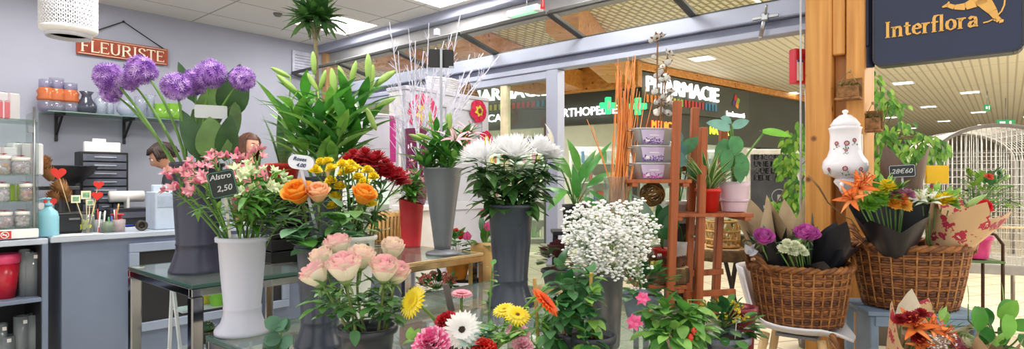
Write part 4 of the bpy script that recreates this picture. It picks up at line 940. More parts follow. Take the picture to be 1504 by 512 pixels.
B3 = G(1290, 2.55, .33); wicker('wicker basket with arched handle at the bottom edge holding the lily bouquet', B3, .115, .115, 1.2, .14, 2.6, .16)
# grey-blue crate stool under basket 2
GB = mat('#7f95ae', .6, 0, .12, 7); zc = B2.z-.002; c = V3((B2.x, B2.y, 0))
t = thing('crate_stool', 'grey blue painted crate stool under the right wicker basket', 'stool', c); A_ = V3((.985, -.17, 0)).normalized(); B_ = ZX.cross(A_)
for a in (-1, 1):
    for b in (-1, 1): m = MB(); m.box(c+A_*(.235*a)+B_*(.15*b)+ZX*(zc/2-.012), (.04, .04, zc-.026), (A_, B_, ZX)); part(m, 'leg', GB, t)
for k, (a, w) in enumerate(((-1, .10), (1, .06))):
    m = MB(); m.box(c+A_*(.235*a)-B_*.05+ZX*(zc/2-.01), (.022, .17, zc-.03), (A_, B_, ZX)); part(m, 'side_board', GB, t)
m = MB()
for k in range(3): m.box(c+B_*((k-1)*.125)+ZX*(zc-.012), (.54, .115, .022), (A_, B_, ZX))
part(m, 'top_boards', GB, t); m = MB(); m.box(c+B_*-.17+ZX*(zc-.05), (.47, .018, .05), (A_, B_, ZX)); part(m, 'apron', GB, t); m = MB(); m.box(c+B_*.165+ZX*(zc-.05), (.47, .018, .05), (A_, B_, ZX)); part(m, 'apron', GB, t)
# low stool for B3
c3 = V3((B3.x, B3.y, 0)); t = thing('low_stool', 'low wooden stool below the lily bouquet basket', 'stool', c3); m = MB(); m.lathe(c3, [(.16, .295), (.165, .305), (.165, .328), (.0001, .328)], 28); part(m, 'seat', LIGHTWOOD, t)
for k in range(3): a0 = TAU*k/3; m = MB(); m.tube([c3+V3((.1*math.cos(a0), .1*math.sin(a0), .296)), c3+V3((.15*math.cos(a0), .15*math.sin(a0), 0))], .014, 8); part(m, 'leg', LIGHTWOOD, t)
# ceramic wall fountain on the post
fz = P(1245, 215, 3.5); uc, vc = SF-.22, .735
fc = UV(uc-.0, vc-.03, 0); k = 1/850*fc.y; zb = CAMH+(265-262)*k; zt = CAMH+(265-160)*k; fh = zt-zb
t = thing('wall_fountain', 'white ceramic lidded wall fountain painted with flowers on the post', 'fountain', V3((fc.x, fc.y, zb))); b = V3((fc.x, fc.y, zb)); r = .118
m = MB(); m.lathe(b, [(.05, 0), (r*.92, .03*1), (r, fh*.16), (r*.97, fh*.24), (r*.78, fh*.32), (r*.68, fh*.42), (r*.66, fh*.62), (r*.70, fh*.70), (r*.74, fh*.725), (r*.60, fh*.75)], 32, 0); part(m, 'urn', mat('#eeeaf0', .18, 0, .02), t)
m = MB(); m.lathe(b+ZX*fh*.745, [(r*.60, 0), (r*.66, .01), (r*.5, fh*.10), (r*.26, fh*.165), (r*.1, fh*.175), (r*.08, fh*.19), (r*.14, fh*.21), (r*.12, fh*.235), (.0001, fh*.25)], 28); part(m, 'lid', mat('#f0edf2', .18, 0, .02), t)
m = MB(); m.lathe(b-ZX*.0, [(.05, 0), (.06, -.02), (.035, -.05), (.02, -.085), (.0001, -.09)], 16); m.tube([b-ZX*.02, b-UX*.09-ZX*.03, b-UX*.1-ZX*.07], [.014, .012, .01], 8); part(m, 'spout', mat('#e6e2ea', .2), t)
m = MB(); m.box(b+UX*.10+ZX*fh*.4, (.03, .14, fh*.5), RA); part(m, 'back_plate', WHITE, t)
m = MB(); n_ = (-V3((fc.x, fc.y, 0))).normalized(); s_ = n_.cross(ZX)*-1
def urnr(z):
    q = z/fh; P_ = [(0, .4), (.06, .92), (.16, 1), (.24, .97), (.32, .78), (.42, .68), (.62, .66), (.7, .7)]
    for (a, ra), (c_, rc) in zip(P_, P_[1:]):
        if q <= c_: return r*(ra+(rc-ra)*(q-a)/(c_-a))
    return r*.7
for az, z0, big in ((0, .14, 1), (-.55, .5, .8), (.1, .5, 1), (.6, .54, .8), (.7, .13, .8), (-.75, .13, .7), (.05, .40, .6)):
    d_ = n_*math.cos(az)+s_*math.sin(az); e_ = ZX.cross(d_); m = MB(); big *= .8
    def onurn(x, z): zz = fh*z0+z; a2 = x/max(.02, urnr(zz)); dd = d_*math.cos(a2)+e_*math.sin(a2); return b+dd*(urnr(zz)+.002)+ZX*zz
    for q in range(9): a2 = TAU*q/9; m.ball(onurn(.014*big*math.cos(a2), .014*big*math.sin(a2)), .0055*big, 0, 5)
    m.ball(onurn(0, 0), .006*big, 1, 5)
    for q in range(6): m.ball(onurn(rnd(-.025, .025)*big, rnd(-.05, -.018)*big), .005*big, 2, 5)
    part(m, 'painted_flower', [mat('#a8456a', .3), mat('#d8b048', .3), mat('#5a8a5a', .3)], t)
# small hanging planters on the post
for px, py, w, lb in ((1246, 135, .13, 'little bark planter of dried moss hung on the post above the fountain'), (1281, 182, .10, 'little bark planter hung at the right edge of the post')):
    u_ = SF-.15 if px < 1260 else SF-.02; kx = (px-752)/850
    v_ = (u_*(.6505-kx*.7595))/(.7595+kx*.6505); c = UV(u_, v_, 0); c.z = CAMH-(py-265)/850*c.y
    t = thing('bark_planter', lb, 'planter', c-ZX*.05, 'bark planters on the post'); m = MB(); m.box(c, (.07, w*.8, .07), RA); m.box(c-ZX*.04, (.09, w, .014), RA); m.box(c+UX*.03+ZX*.02, (.012, w, .12), RA); part(m, 'box', mat('#8a6038', .85, 0, .35, 40), t)
    m = MB()
    for k in range(60): d_ = rdir(-.2, 1); m.leaf(c+V3((rnd(-.03, .03), 0, .03))+VX*rnd(-w*.4, w*.4), d_, ZX, .05, .012, .3, 'lance', .1, 3, random.randrange(2))
    part(m, 'moss', [mat('#6d6a3c', .9, 0, .3), mat('#8a7a4a', .9, 0, .3)], t)
    m = MB(); m.tube([c-VX*w*.4+ZX*.03, c+ZX*.13+UX*.02, c+VX*w*.4+ZX*.03], .003, 4); m.box(c+ZX*.125+UX*.03, (.03, .014, .014), RA); part(m, 'cord', mat('#b09468', .8), t)
# thin bare twig across the post
m = MB(); m.tube([P(1187, 257, 3.35), P(1203, 275, 3.3), P(1216, 297, 3.28), P(1240, 318, 3.26), P(1250, 322, 3.24), P(1262, 340, 3.2)], [.004, .006, .004, .004, .003, .003], 6); solo(m, 'bare_twig', STEMB, 'thin bare brown twig crossing the wooden post', 'twig', P(1187, 257, 3.35))
# red fire alarm / hose cabinet beside the post
c = P(1173, 98, 3.72); t = thing('alarm_box', 'red emergency box with a white notice beside the wooden post', 'alarm box', c-ZX*.1); e1 = V3((.95, .3, 0)).normalized(); e2 = ZX.cross(e1)
m = MB(); m.box(c, (.105, .06, .22), (e1, e2, ZX)); part(m, 'case', mat('#cc2740', .35, 0, .04), t); m = MB(); m.box(c-e2*.032-e1*.02-ZX*.03, (.045, .004, .13), (e1, e2, ZX)); m.box(c-e2*.034-e1*.02+ZX*.03, (.045, .004, .015), (e1, e2, ZX), 1); part(m, 'notice', [WHITE, mat('#4a5aa8', .5)], t)
m = MB(); m.lathe(c+ZX*.06+e1*.03-e2*.03, [(.02, 0), (.02, .03), (.0001, .035)], 12, 0, 1, 1, -e2); m.ball(c+ZX*.05+e1*.045-e2*.04, .014); part(m, 'knob', mat('#a81c34', .3), t); m = MB(); m.tube([c+e1*.05-ZX*.02, c+e1*.06-ZX*.3, c+e1*.06-ZX*1.0], .006, 6); m.tube([c+e1*.05+ZX*.1, c+e1*.062+ZX*.5], .006, 6); m.bar(c+e1*.0, c+e1*.13+e2*.08, .02); part(m, 'conduit', mat('#c9ccd4', .4), t)
# Interflora sign
def sfp(px, py, u=SF): kx = (px-752)/850; v_ = (u*(.6505-kx*.7595))/(.7595+kx*.6505); p = UV(u, v_, 0); p.z = CAMH-(py-265)/850*p.y; return p
a = sfp(1283, 97, SF-.02); b = sfp(1503, 75, SF-.02); zb = a.z; zt = zb+.62; Ld = (b-a); Ld.z = 0; Lw = Ld.length; D_ = Ld.normalized(); N_ = ZX.cross(D_)*-1
NV = mat('#1d2746', .3, 0, .06, 4); GOLD = mat('#e8b25a', .4, 0, .06)
cen = (a+b)/2; cen.z = (zb+zt)/2
t = thing('shop_sign', 'navy blue sign with gold lettering and running figure hung at the top right', 'sign', V3((cen.x, cen.y, zb)))
if N_.dot(cen) > 0: N_ = -N_
m = MB(); rr = .04; ol = []
for cx, cy, s0 in ((Lw-rr, rr, -90), (Lw-rr, zt-zb-rr, 0), (rr, zt-zb-rr, 90), (rr, rr, 180)):
    for q in range(5): an = math.radians(s0+q*22.5); ol.append((cx+rr*math.cos(an), cy+rr*math.sin(an)))
o = V3((a.x, a.y, zb)); m.prism(ol, o-N_*.1, D_, ZX, .1*(1 if D_.cross(ZX).dot(N_) > 0 else -1)); part(m, 'panel', NV, t)
m = MB()
for q in range(len(ol)): p_, q_ = ol[q], ol[(q+1) % len(ol)]; m.bar(o+D_*p_[0]+ZX*p_[1]-N_*.05, o+D_*q_[0]+ZX*q_[1]-N_*.05, .012, .108, N_)
part(m, 'edge', mat('#2c2f3a', .4), t)
def onsign(px, py):
    """the point of the sign's face seen through a picture position"""
    d_ = V3(((px-752)/850, 1, -(py-265)/850)); s_ = (o.dot(N_)-CAMH*0)/1
    c0 = V3((0, 0, CAMH)); k_ = (o+N_*.0-c0).dot(N_)/d_.dot(N_); q = c0+d_*k_-o; return q.dot(D_), q.z
m = MB(); x0, z0 = onsign(1300, 56); x1, z1 = onsign(1438, 40); wI = x1-x0; xt, ztp = onsign(1302, 33); capn = ztp-z0
serif_text(m, 'Interflora', capn*.98, o+D_*x0+ZX*z0+N_*.002, (D_*(x1-x0)+ZX*((z1-z0)*.55)), ZX, .008, .17, 0, wI*1.0); part(m, 'lettering', GOLD, t)
m = MB()
def limb(pts):
    P3 = [(o+D_*onsign(x, y)[0]+ZX*onsign(x, y)[1]+N_*.003, w) for x, y, w in pts]
    for (p_, w1), (q_, w2) in zip(P3, P3[1:]):
        e_ = (q_-p_).normalized(); s2 = N_.cross(e_)
        m.add([p_+s2*w1, q_+s2*w2, q_-s2*w2, p_-s2*w1, p_+s2*w1+N_*.006, q_+s2*w2+N_*.006, q_-s2*w2+N_*.006, p_-s2*w1+N_*.006], [[4, 5, 6, 7], [0, 3, 2, 1], [0, 1, 5, 4], [2, 3, 7, 6], [1, 2, 6, 5], [3, 0, 4, 7]], 0, False)
limb([(1384, 11, .004), (1392, 8, .010), (1402, 11, .012), (1418, 10, .019), (1432, 4, .026), (1446, -4, .032)]); limb([(1392, 8, .006), (1394, 3, .004)])
limb([(1441, -2, .032), (1450, 8, .027), (1458, 17, .019), (1463, 26, .012), (1468, 31, .012), (1474, 31, .006)]); limb([(1463, 28, .008), (1460, 31, .005)])
limb([(1442, -3, .034), (1446, -16, .042), (1442, -30, .04), (1438, -38, .02)]); limb([(1445, -28, .014), (1460, -34, .012), (1470, -44, .008)]); limb([(1440, -26, .014), (1424, -30, .011), (1414, -22, .008)]); m.ball(o+D_*onsign(1438, -46)[0]+ZX*onsign(1438, -46)[1]+N_*.006, .032, 0, 10, 1)
ar = [(1474, -10), (1476, 0), (1475, 8), (1471, 17), (1466, 22)]
limb([(x, y, .0035) for x, y in ar]); limb([(1444, 34, .0035), (1452, 32, .0035), (1458, 29, .003)])
part(m, 'runner_emblem', GOLD, t)
m = MB(); m.bar(o-D_*.005+ZX*.25-N_*.05, o-D_*.09+ZX*.25-N_*.0, .03, .5, ZX); m.box(o-D_*.06+ZX*.44-N_*.02, (.07, .05, .64), (D_, N_, ZX)); part(m, 'bracket', mat('#1b223c', .4), t)
m = MB(); m.tube([o+D_*Lw*.5+ZX*(zt-zb)-N_*.05, o+D_*Lw*.5+ZX*1.2-N_*.05], .012, 8); part(m, 'hanging_rod', STEEL, t)
# birdcage on the mall floor
cg_ = V3(((1432-752)/850*4.75, 4.75, 0)); W2 = .40; zb = CAMH-(388-265)/850*4.35; zs = CAMH+.16; zt = CAMH+(265-188)/850*4.6
e1 = V3((.93, -.36, 0)).normalized(); e2 = V3((.36, .93, 0)); Dp = .42
t = thing('bird_cage', 'large white wire birdcage with an arched top and grey frame', 'cage', cg_); m = MB(); WIREM = mat('#e8e6e4', .4, .1); 
def arch(n, w, y):
    pts = [cg_+e1*-w+e2*y+ZX*zb, cg_+e1*-w+e2*y+ZX*zs]
    for q in range(1, n): a_ = PI-PI*q/n; pts.append(cg_+e1*(w*math.cos(a_))+e2*y+ZX*(zs+(zt-zs)*math.sin(a_)))
    return pts+[cg_+e1*w+e2*y+ZX*zs, cg_+e1*w+e2*y+ZX*zb]
for y in (-Dp, Dp): m.tube(arch(16, W2, y), .016, 8)
m2 = MB()
for k in range(1, 17): m2.tube(arch(14, W2, -Dp+2*Dp*k/17), .0028, 4)
for y in (-Dp, Dp):
    for k in range(1, 26):
        x = -W2+2*W2*k/26; top_ = zs+(zt-zs)*math.sqrt(max(0, 1-(x/W2)**2)); m2.tube([cg_+e1*x+e2*y+ZX*zb, cg_+e1*x+e2*y+ZX*top_], .0025, 4)
    for z in [zb+.06*q for q in range(0, 15)]:
        w = W2 if z < zs else W2*math.sqrt(max(0, 1-((z-zs)/(zt-zs))**2)) if z < zt else 0
        if w: m2.tube([cg_+e1*-w+e2*y+ZX*z, cg_+e1*w+e2*y+ZX*z], .0025, 4)
for s_ in (-1, 1):
    for z in [zb+.06*q for q in range(0, 11)]: m2.tube([cg_+e1*W2*s_-e2*Dp+ZX*z, cg_+e1*W2*s_+e2*Dp+ZX*z], .0025, 4)
for q in range(1, 14): a_ = PI*q/14; m2.tube([cg_+e1*(W2*math.cos(a_))-e2*Dp+ZX*(zs+(zt-zs)*math.sin(a_)), cg_+e1*(W2*math.cos(a_))+e2*Dp+ZX*(zs+(zt-zs)*math.sin(a_))], .0025, 4)
part(m2, 'wires', WIREM, t); part(m, 'arched_frame', mat('#8a8580', .4, .4), t)
m = MB(); m.box(cg_+ZX*(zb-.04), (W2*2+.04, Dp*2+.04, .07), (e1, e2, ZX)); part(m, 'tray', mat('#a8a49e', .4, .2), t)
for a in (-1, 1):
    for b_ in (-1, 1): m = MB(); m.tube([cg_+e1*W2*a+e2*Dp*b_+ZX*(zb-.075), cg_+e1*W2*a+e2*Dp*b_], .016, 8); part(m, 'leg', mat('#8f8578', .4, .4), t)
m = MB(); m.tube([cg_+e1*-W2+ZX*(zb+.25), cg_+e1*W2+ZX*(zb+.25)], .01, 6); part(m, 'perch', LIGHTWOOD, t)
# black metal plant stand with green tray, right of the basket
sc_ = G(1425, 3.75, 0); zt = CAMH-(378-265)/850*3.75; MET = mat('#4a3426', .5, .5); t = thing('plant_stand', 'dark bent metal plant stand with a green top holding the pink pot', 'plant stand', sc_)
e1 = V3((.97, -.22, 0)).normalized(); e2 = V3((.22, .97, 0))
m = MB(); m.box(sc_+ZX*(zt-.012), (.27, .24, .016), (e1, e2, ZX)); part(m, 'top', mat('#5d7a4a', .5), t)
for a in (-1, 1):
    for b_ in (-1, 1): m = MB(); p_ = sc_+e1*.125*a+e2*.11*b_; m.tube([p_, p_+ZX*(zt-.1), p_+ZX*(zt-.02)], .010, 8); m.tube([p_+ZX*(zt-.02), p_+ZX*(zt+.10)-e1*.0, p_+ZX*(zt+.16)-e1*.04*a, p_+ZX*(zt+.17)-e1*.08*a], .009, 8) if a > 0 and b_ < 0 else None; part(m, 'leg', MET, t)
m = MB()
for a, b_ in ((-1, -1), (1, -1)): m.tube([sc_+e1*.125*-1+e2*.11*a+ZX*.35, sc_+e1*.125+e2*.11*a+ZX*.35], .007, 6)
part(m, 'rails', MET, t)
# white panelled screen with flower decorations
PV = 3.62; pu0, pu1 = 2.92, 3.88; PZ = 2.02
t = thing('panel_screen', 'white panelled screen hung with pink felt flowers', 'screen', UV((pu0+pu1)/2, PV))
m = MB(); vm(m, pu0, pu1, PV, PV+.03, .02, PZ); part(m, 'panel', mat('#c6c5d4', .5, 0, .03), t)
m = MB()
for a, b_, c_, d_ in ((pu0, pu1, PZ-.1, PZ), (pu0, pu1, .02, .14), (pu0, pu0+.08, .14, PZ-.1), (pu1-.08, pu1, .14, PZ-.1), (pu0+.44, pu0+.52, .14, PZ-.1), (pu0+.08, pu0+.44, 1.05, 1.12), (pu0+.52, pu1-.08, 1.05, 1.12)): vm(m, a, b_, PV-.015, PV, c_, d_)
vm(m, pu0-.01, pu1+.0, PV-.03, PV+.22, PZ, PZ+.03); part(m, 'mouldings', mat('#d0cfdc', .5, 0, .03), t)
m = MB(); vm(m, pu0, pu0+.05, PV+.03, PV+.2, 0, PZ); vm(m, pu1-.05, pu1, PV+.03, PV+.2, 0, PZ); part(m, 'supports', WHITE, t)
def vpl(px, py, v=PV-.02): return wallpos(px, py, v)
def felt(px, py, r, lb, big=False):
    c = vpl(px, py); t = thing('felt_flower', lb, 'decoration', c, 'felt flowers on the white screen'); m = MB()
    n = 6
    for k in range(n):
        a = TAU*k/n+.3; d_ = UX*math.cos(a)+ZX*math.sin(a); m.leaf(c-VX*.004+d_*r*.2, d_, -VX, r*.85, r*.95, .12, 'round', .15, 6, 0)
    part(m, 'petals', mat('#d2214e' if not big else '#d23a66', .7, 0, .2, 40), t)
    m = MB()
    for k in range(n): a = TAU*k/n+.3; d_ = UX*math.cos(a)+ZX*math.sin(a); m.leaf(c-VX*.012, d_, -VX, r*.52, r*.38, .12, 'ovate', .15, 5, 0)
    part(m, 'yellow_petals', mat('#e2cf4a', .7, 0, .15), t)
    m = MB(); m.ball(c-VX*.015, r*.16, 0, 8); 
    for k in range(8): a = TAU*k/8; m.ball(c-VX*.018+(UX*math.cos(a)+ZX*math.sin(a))*r*.2, r*.05, 0, 5)
    part(m, 'centre', mat('#8a3a2a' if not big else '#f0c8d0', .7), t)
felt(622, 166, .165, 'largest pink felt flower at the left of the white screen', True); felt(703, 163, .105, 'upper red and yellow felt flower on the white screen'); felt(714, 207, .095, 'lower right red and yellow felt flower on the white screen'); felt(681, 207, .085, 'half hidden red felt flower behind the pink lilies')
# baskets on top of the screen
b = UV(3.42, PV+.1, PZ+.031); t = thing('white_basket', 'white woven basket on top of the white screen', 'basket', b); m = MB()
for r in range(7): m.tube([b+UX*(.15+.004*r)*math.cos(TAU*j/36)+VX*(.08+.003*r)*math.sin(TAU*j/36)+ZX*(.012+.017*r+.004*(j % 2)) for j in range(37)], .009, 5, 0, False)
part(m, 'weave', mat('#e4e2e8', .6, 0, .05), t); m = MB(); m.lathe(b, [(.0001, .005), (.2, .005), (.2, .01), (.0001, .011)], 30, 0, .8, .4); 
m.v = [tuple(b+UX*(v[0]-b.x)+VX*(v[1]-b.y)+ZX*(v[2]-b.z)) for v in m.v]; part(m, 'base', WHITE, t)
b = UV(3.74, PV+.11, PZ+.031); t = thing('straw_hat', 'brown round woven basket leaning on top of the white screen', 'basket', b); m = MB()
for r in range(10): m.tube([b+UX*.13*math.cos(TAU*j/30)*(1-.0*r)*math.cos(r*.15)+VX*.06*math.sin(TAU*j/30)*math.cos(r*.15)+ZX*(.01+.013*r) for j in range(31)], .008, 5, r % 2, False)
m.lathe(b+ZX*.12, [(.02, .02), (.0001, .025)], 12); part(m, 'weave', [mat('#8a6a48', .7, 0, .3, 30), mat('#6f5238', .7, 0, .3, 30)], t)
# cloth with magenta stripe on a rail
c = P(545, 168, 4.42); t = thing('hanging_cloth', 'white cloth with a magenta stripe hanging beside the white screen', 'cloth', V3((c.x, c.y, 0))); e1 = V3((.8, .6, 0)).normalized(); 
def cloth(m, x0, x1, z0, z1, mi): 
    n = max(2, int((x1-x0)/.03)); vs = []
    for i in range(n+1):
        x = x0+(x1-x0)*i/n; off = .014*math.sin(x*34)
        for z in (z0, z1): vs.append(V3((c.x, c.y, 0))+e1*x+ZX.cross(e1)*off*(1 if z == z0 else .4)+ZX*z)
    m.add(vs, [[2*i, 2*i+2, 2*i+3, 2*i+1] for i in range(n)], mi)
zc_ = c.z
m = MB(); cloth(m, -.20, .15, zc_-.40, zc_, 0); cloth(m, .21, .23, zc_-.40, zc_, 0); part(m, 'cloth', mat('#d2d0de', .7, 0, .03), t); m = MB(); cloth(m, .15, .21, zc_-.36, zc_, 0); part(m, 'stripe', mat('#c8308f', .7, 0, .05), t)
m = MB(); m.tube([V3((c.x, c.y, zc_+.005))-e1*.22, V3((c.x, c.y, zc_+.005))+e1*.24], .008, 8)
for s_ in (-.22, .24): m.tube([V3((c.x, c.y, 0))+e1*s_, V3((c.x, c.y, zc_+.01))+e1*s_], .01, 8); m.box(V3((c.x, c.y, .01))+e1*s_, (.05, .3, .02), (e1, ZX.cross(e1), ZX))
part(m, 'rail_stand', WHITE, t)
# wall socket/vent grille
p = wallpos(446, 95); m = MB(); m.box(p-VX*.008, (.3, .012, .3), RA); 
for k in range(7): m.box(p-VX*.016+ZX*(.1-.033*k), (.24, .006, .012), RA, 1)
solo(m, 'wall_grille', [mat('#bfc1d2', .6), mat('#9a9cb0', .6)], 'pale square ventilation grille on the back wall beside the palm', 'grille', p)
# emergency exit light
c = sfp(774, 18, SF-.14); t = thing('emergency_light', 'white emergency light box with green pictogram hung at the upper channel', 'emergency light', c); e1 = -VX
m = MB(); m.box(c-UX*.03, (.09, .34, .055), RA); part(m, 'case', mat('#e6e8ee', .4), t); m = MB(); m.box(c-UX*.04-ZX*.031, (.07, .26, .006), RA); m.box(c-UX*.077, (.004, .26, .035), RA); part(m, 'green_panel', emis('#8fd0a8', .8), t)
m = MB(); m.box(c-UX*.079, (.003, .1, .014), RA); part(m, 'arrow', WHITE, t)
m = MB(); m.tube([c+ZX*.028, c+ZX*.16], .006, 6); part(m, 'rod', STEEL, t); cl = c-VX*.17-UX*.03
m = MB(); m.prism([(0, 0), (.05, -.015), (.03, .13), (.02, .14)], cl-ZX*.01, -VX, ZX, .004); m.box(cl-VX*.025-UX*.0+ZX*.05, (.008, .012, .1), RA, 1); part(m, 'red_tag', [mat('#d0302e', .5), WHITE], t)
# smoke detectors on the ceiling
for px, py, lb in ((640, 23, 'small white ceiling sensor near the upper channel'), (408, 20, 'small dark ceiling hook near the palm crown')):
    d = 1.65*850/(265-py); c = G(px, d, CEIL); m = MB(); m.lathe(c-ZX*.03, [(.0001, 0), (.03, .004), (.045, .03)], 16); solo(m, 'ceiling_sensor', WHITE if px > 500 else mat('#6a6a6c', .5), lb, 'sensor', c-ZX*.03)
p = sfp(644, 48, SF-.15); m = MB(); m.box(p-UX*.02, (.05, .05, .07), RA); m.tube([p-UX*.02-ZX*.03, p-UX*.02-ZX*.06], .008, 6); solo(m, 'channel_fixing', LAV, 'small lavender fixing block on the upper channel', 'fixing', p)
# chain opener of the tilted panes
p0 = sfp(1126, 8, SF-.2); p1 = sfp(1124, 25, SF-.12); p2 = sfp(1117, 55, SF-.09)
t = thing('window_opener', 'steel chain opener hanging under the tilted panes', 'window opener', p1); m = MB(); m.tube([p0, p1], .008, 6); m.tube([p1+ZX*.01, p2], .014, 8); m.ball(p2, .016); part(m, 'rod', STEEL, t); m = MB(); m.bar(p1-VX*.08, p1+VX*.08, .02); m.box(p1, (.05, .04, .05), RA); part(m, 'bracket', STEEL, t)
# blond chair back at the right end of the low table
cb = P(708, 392, 3.62); z0 = P(708, 432, 3.62).z; z1 = P(708, 357, 3.62).z
t = thing('wooden_chair', 'pale plywood chair seen from behind with its back above the glass table', 'chair', V3((cb.x, cb.y+.2, 0))); e1 = V3((.96, -.28, 0)).normalized(); e2 = V3((.28, .96, 0))
m = MB(); vs = []; n = 8; w = .085
for i in range(n+1):
    q = i/n; z = z0+(z1-z0)*q; ww = w*(.82+.3*math.sin(PI*min(1, q*.9+.1))**.6) if q < .9 else w*(1.06-.1*(q-.9)/.1)
    for x in (-1, -.5, 0, .5, 1): 
        for th in (0, .012): vs.append(V3((cb.x, cb.y, 0))+e1*ww*x+e2*(.02*(1-x*x)+th+.02*q)+ZX*z-ZX*(.012*abs(x)**3 if i == n else 0))
fs = []
for i in range(n):
    for j in range(4):
        a = i*10+j*2; fs.append([a, a+2, a+12, a+10]); fs.append([a+1, a+11, a+13, a+3])
    fs.append([i*10, i*10+10, i*10+11, i*10+1]); fs.append([i*10+8, i*10+9, i*10+19, i*10+18])
for j in range(4): fs.append([n*10+2*j, n*10+2*j+2, n*10+2*j+3, n*10+2*j+1]); fs.append([2*j, 2*j+1, 2*j+3, 2*j+2])
m.add(vs, fs); part(m, 'backrest', woodm('blond_ply', '#d9a862', '#e6bd7e'), t)
m = MB(); cs = V3((cb.x, cb.y, 0))+e2*.24; m.box(cs+ZX*.45, (.36, .36, .018), (e1, e2, ZX)); part(m, 'seat', LIGHTWOOD, t)
for a in (-1, 1):
    for b_ in (-1, 1):
        m = MB(); m.bar(cs+e1*.15*a+e2*.15*b_+ZX*.44, cs+e1*.17*a+e2*.17*b_, .028); part(m, 'leg', LIGHTWOOD, t)
    m = MB(); m.bar(cs+e1*.05*a-e2*.17+ZX*.45, V3((cb.x, cb.y, z0+.05))+e1*.05*a+e2*.03, .022); part(m, 'back_post', LIGHTWOOD, t)
m = MB(); pb = V3((cb.x, cb.y, z0+.16))-e1*.025-e2*.004; m.box(pb, (.05, .003, .012), (e1, e2, ZX)); m.box(pb-ZX*.09, (.02, .003, .012), (e1, e2, ZX)); m.box(pb-ZX*.1+e1*.06, (.012, .003, .02), (e1, e2, ZX)); m.tube([pb+ZX*.02+V3((0, -.002, 0))+e1*.012*math.cos(TAU*k/12)+ZX*(.012*math.sin(TAU*k/12)+.008) for k in range(13)], .002, 4); part(m, 'printed_mark', mat('#7a5a3a', .6), t)
# stacked zinc planters with lavender picture bands
ZN = mat('#c9cacd', .35, .35, .1, 8)
LVB = mat('#cdbfe0', .6, 0, .08, 12); LVD = mat('#6a4a92', .7, 0, .3, 60); MGD = mat('#b0449a', .7, 0, .3, 60)
for k, (py, lb, dkm) in enumerate(((262, 'lowest zinc planter of the stack with a magenta flower band', MGD), (237, 'middle zinc planter of the stack with a purple flower band', LVD), (212, 'top zinc planter of the stack with cotton branches standing in it', LVD))):
    d = 2.90; b = G(957, d, SH1+.002+k*.0855); h = .084; w0, w1 = .084, .105
    t = thing('zinc_planter', lb, 'planter', b, 'stacked zinc planters'); m = MB(); A, B = V3((.97, .24, 0)).normalized(), V3((-.24, .97, 0)).normalized(); b = V3(b)
    def rr_(w, dd, z, n=28): return [b+A*(math.copysign(abs(math.cos(TAU*i/n))**.45, math.cos(TAU*i/n))*w)+B*(math.copysign(abs(math.sin(TAU*i/n))**.45, math.sin(TAU*i/n))*dd)+ZX*z for i in range(n)]
    rings = [rr_(w0, .05, 0), rr_(w1, .062, h-.008), rr_(w1+.004, .066, h-.004), rr_(w1+.003, .065, h), rr_(w1-.004, .058, h), rr_(w0, .05, .01)]; n = 28
    m.add([p_ for r in rings for p_ in r], [[i*n+j, i*n+(j+1) % n, (i+1)*n+(j+1) % n, (i+1)*n+j] for i in range(5) for j in range(n)]+[list(range(n))[::-1], [5*n+j for j in range(n)]]); part(m, 'body', ZN, t)
    m = MB(); q0, q1 = b-B*.052, b-B*.062
    lo = [q0-A*w0*.86+ZX*.008, q0+A*w0*.36+ZX*.008, b-B*.0635+A*w1*.36+ZX*(h-.010), b-B*.0635-A*w1*.86+ZX*(h-.010)]
    lo = [p_-B*.003 for p_ in lo]; m.add(lo, [[0, 1, 2, 3]], 0, False)
    for i in range(70):
        s_, v_ = random.random(), random.random()**2*.42; p_ = lo[0]*(1-s_)*(1-v_)+lo[1]*s_*(1-v_)+lo[2]*s_*v_+lo[3]*(1-s_)*v_; m.box(p_-B*.0005, (.006, .0012, .004), (A, B, ZX), 1)
    m.box((lo[0]+lo[2])/2+ZX*.008-B*.001+A*.0, (.05, .0012, .006), (A, B, ZX), 2); m.box((lo[0]*.8+lo[2]*.2)+ZX*.008-B*.001, (.022, .0014, .022), (A, B, ZX), 2)
    part(m, 'picture_band', [LVB, dkm, WHITE], t)
    for s_ in (-1, 1):
        m = MB(); m.tube([b+A*s_*(w1+.004)+B*.025*q-ZX*0+ZX*(h-.012)+A*s_*(.022*(1-q*q)) for q in (-1, -.6, 0, .6, 1)], .003, 5); part(m, 'handle', STEEL, t)
ZTOP = SH1+.002+2*.0855
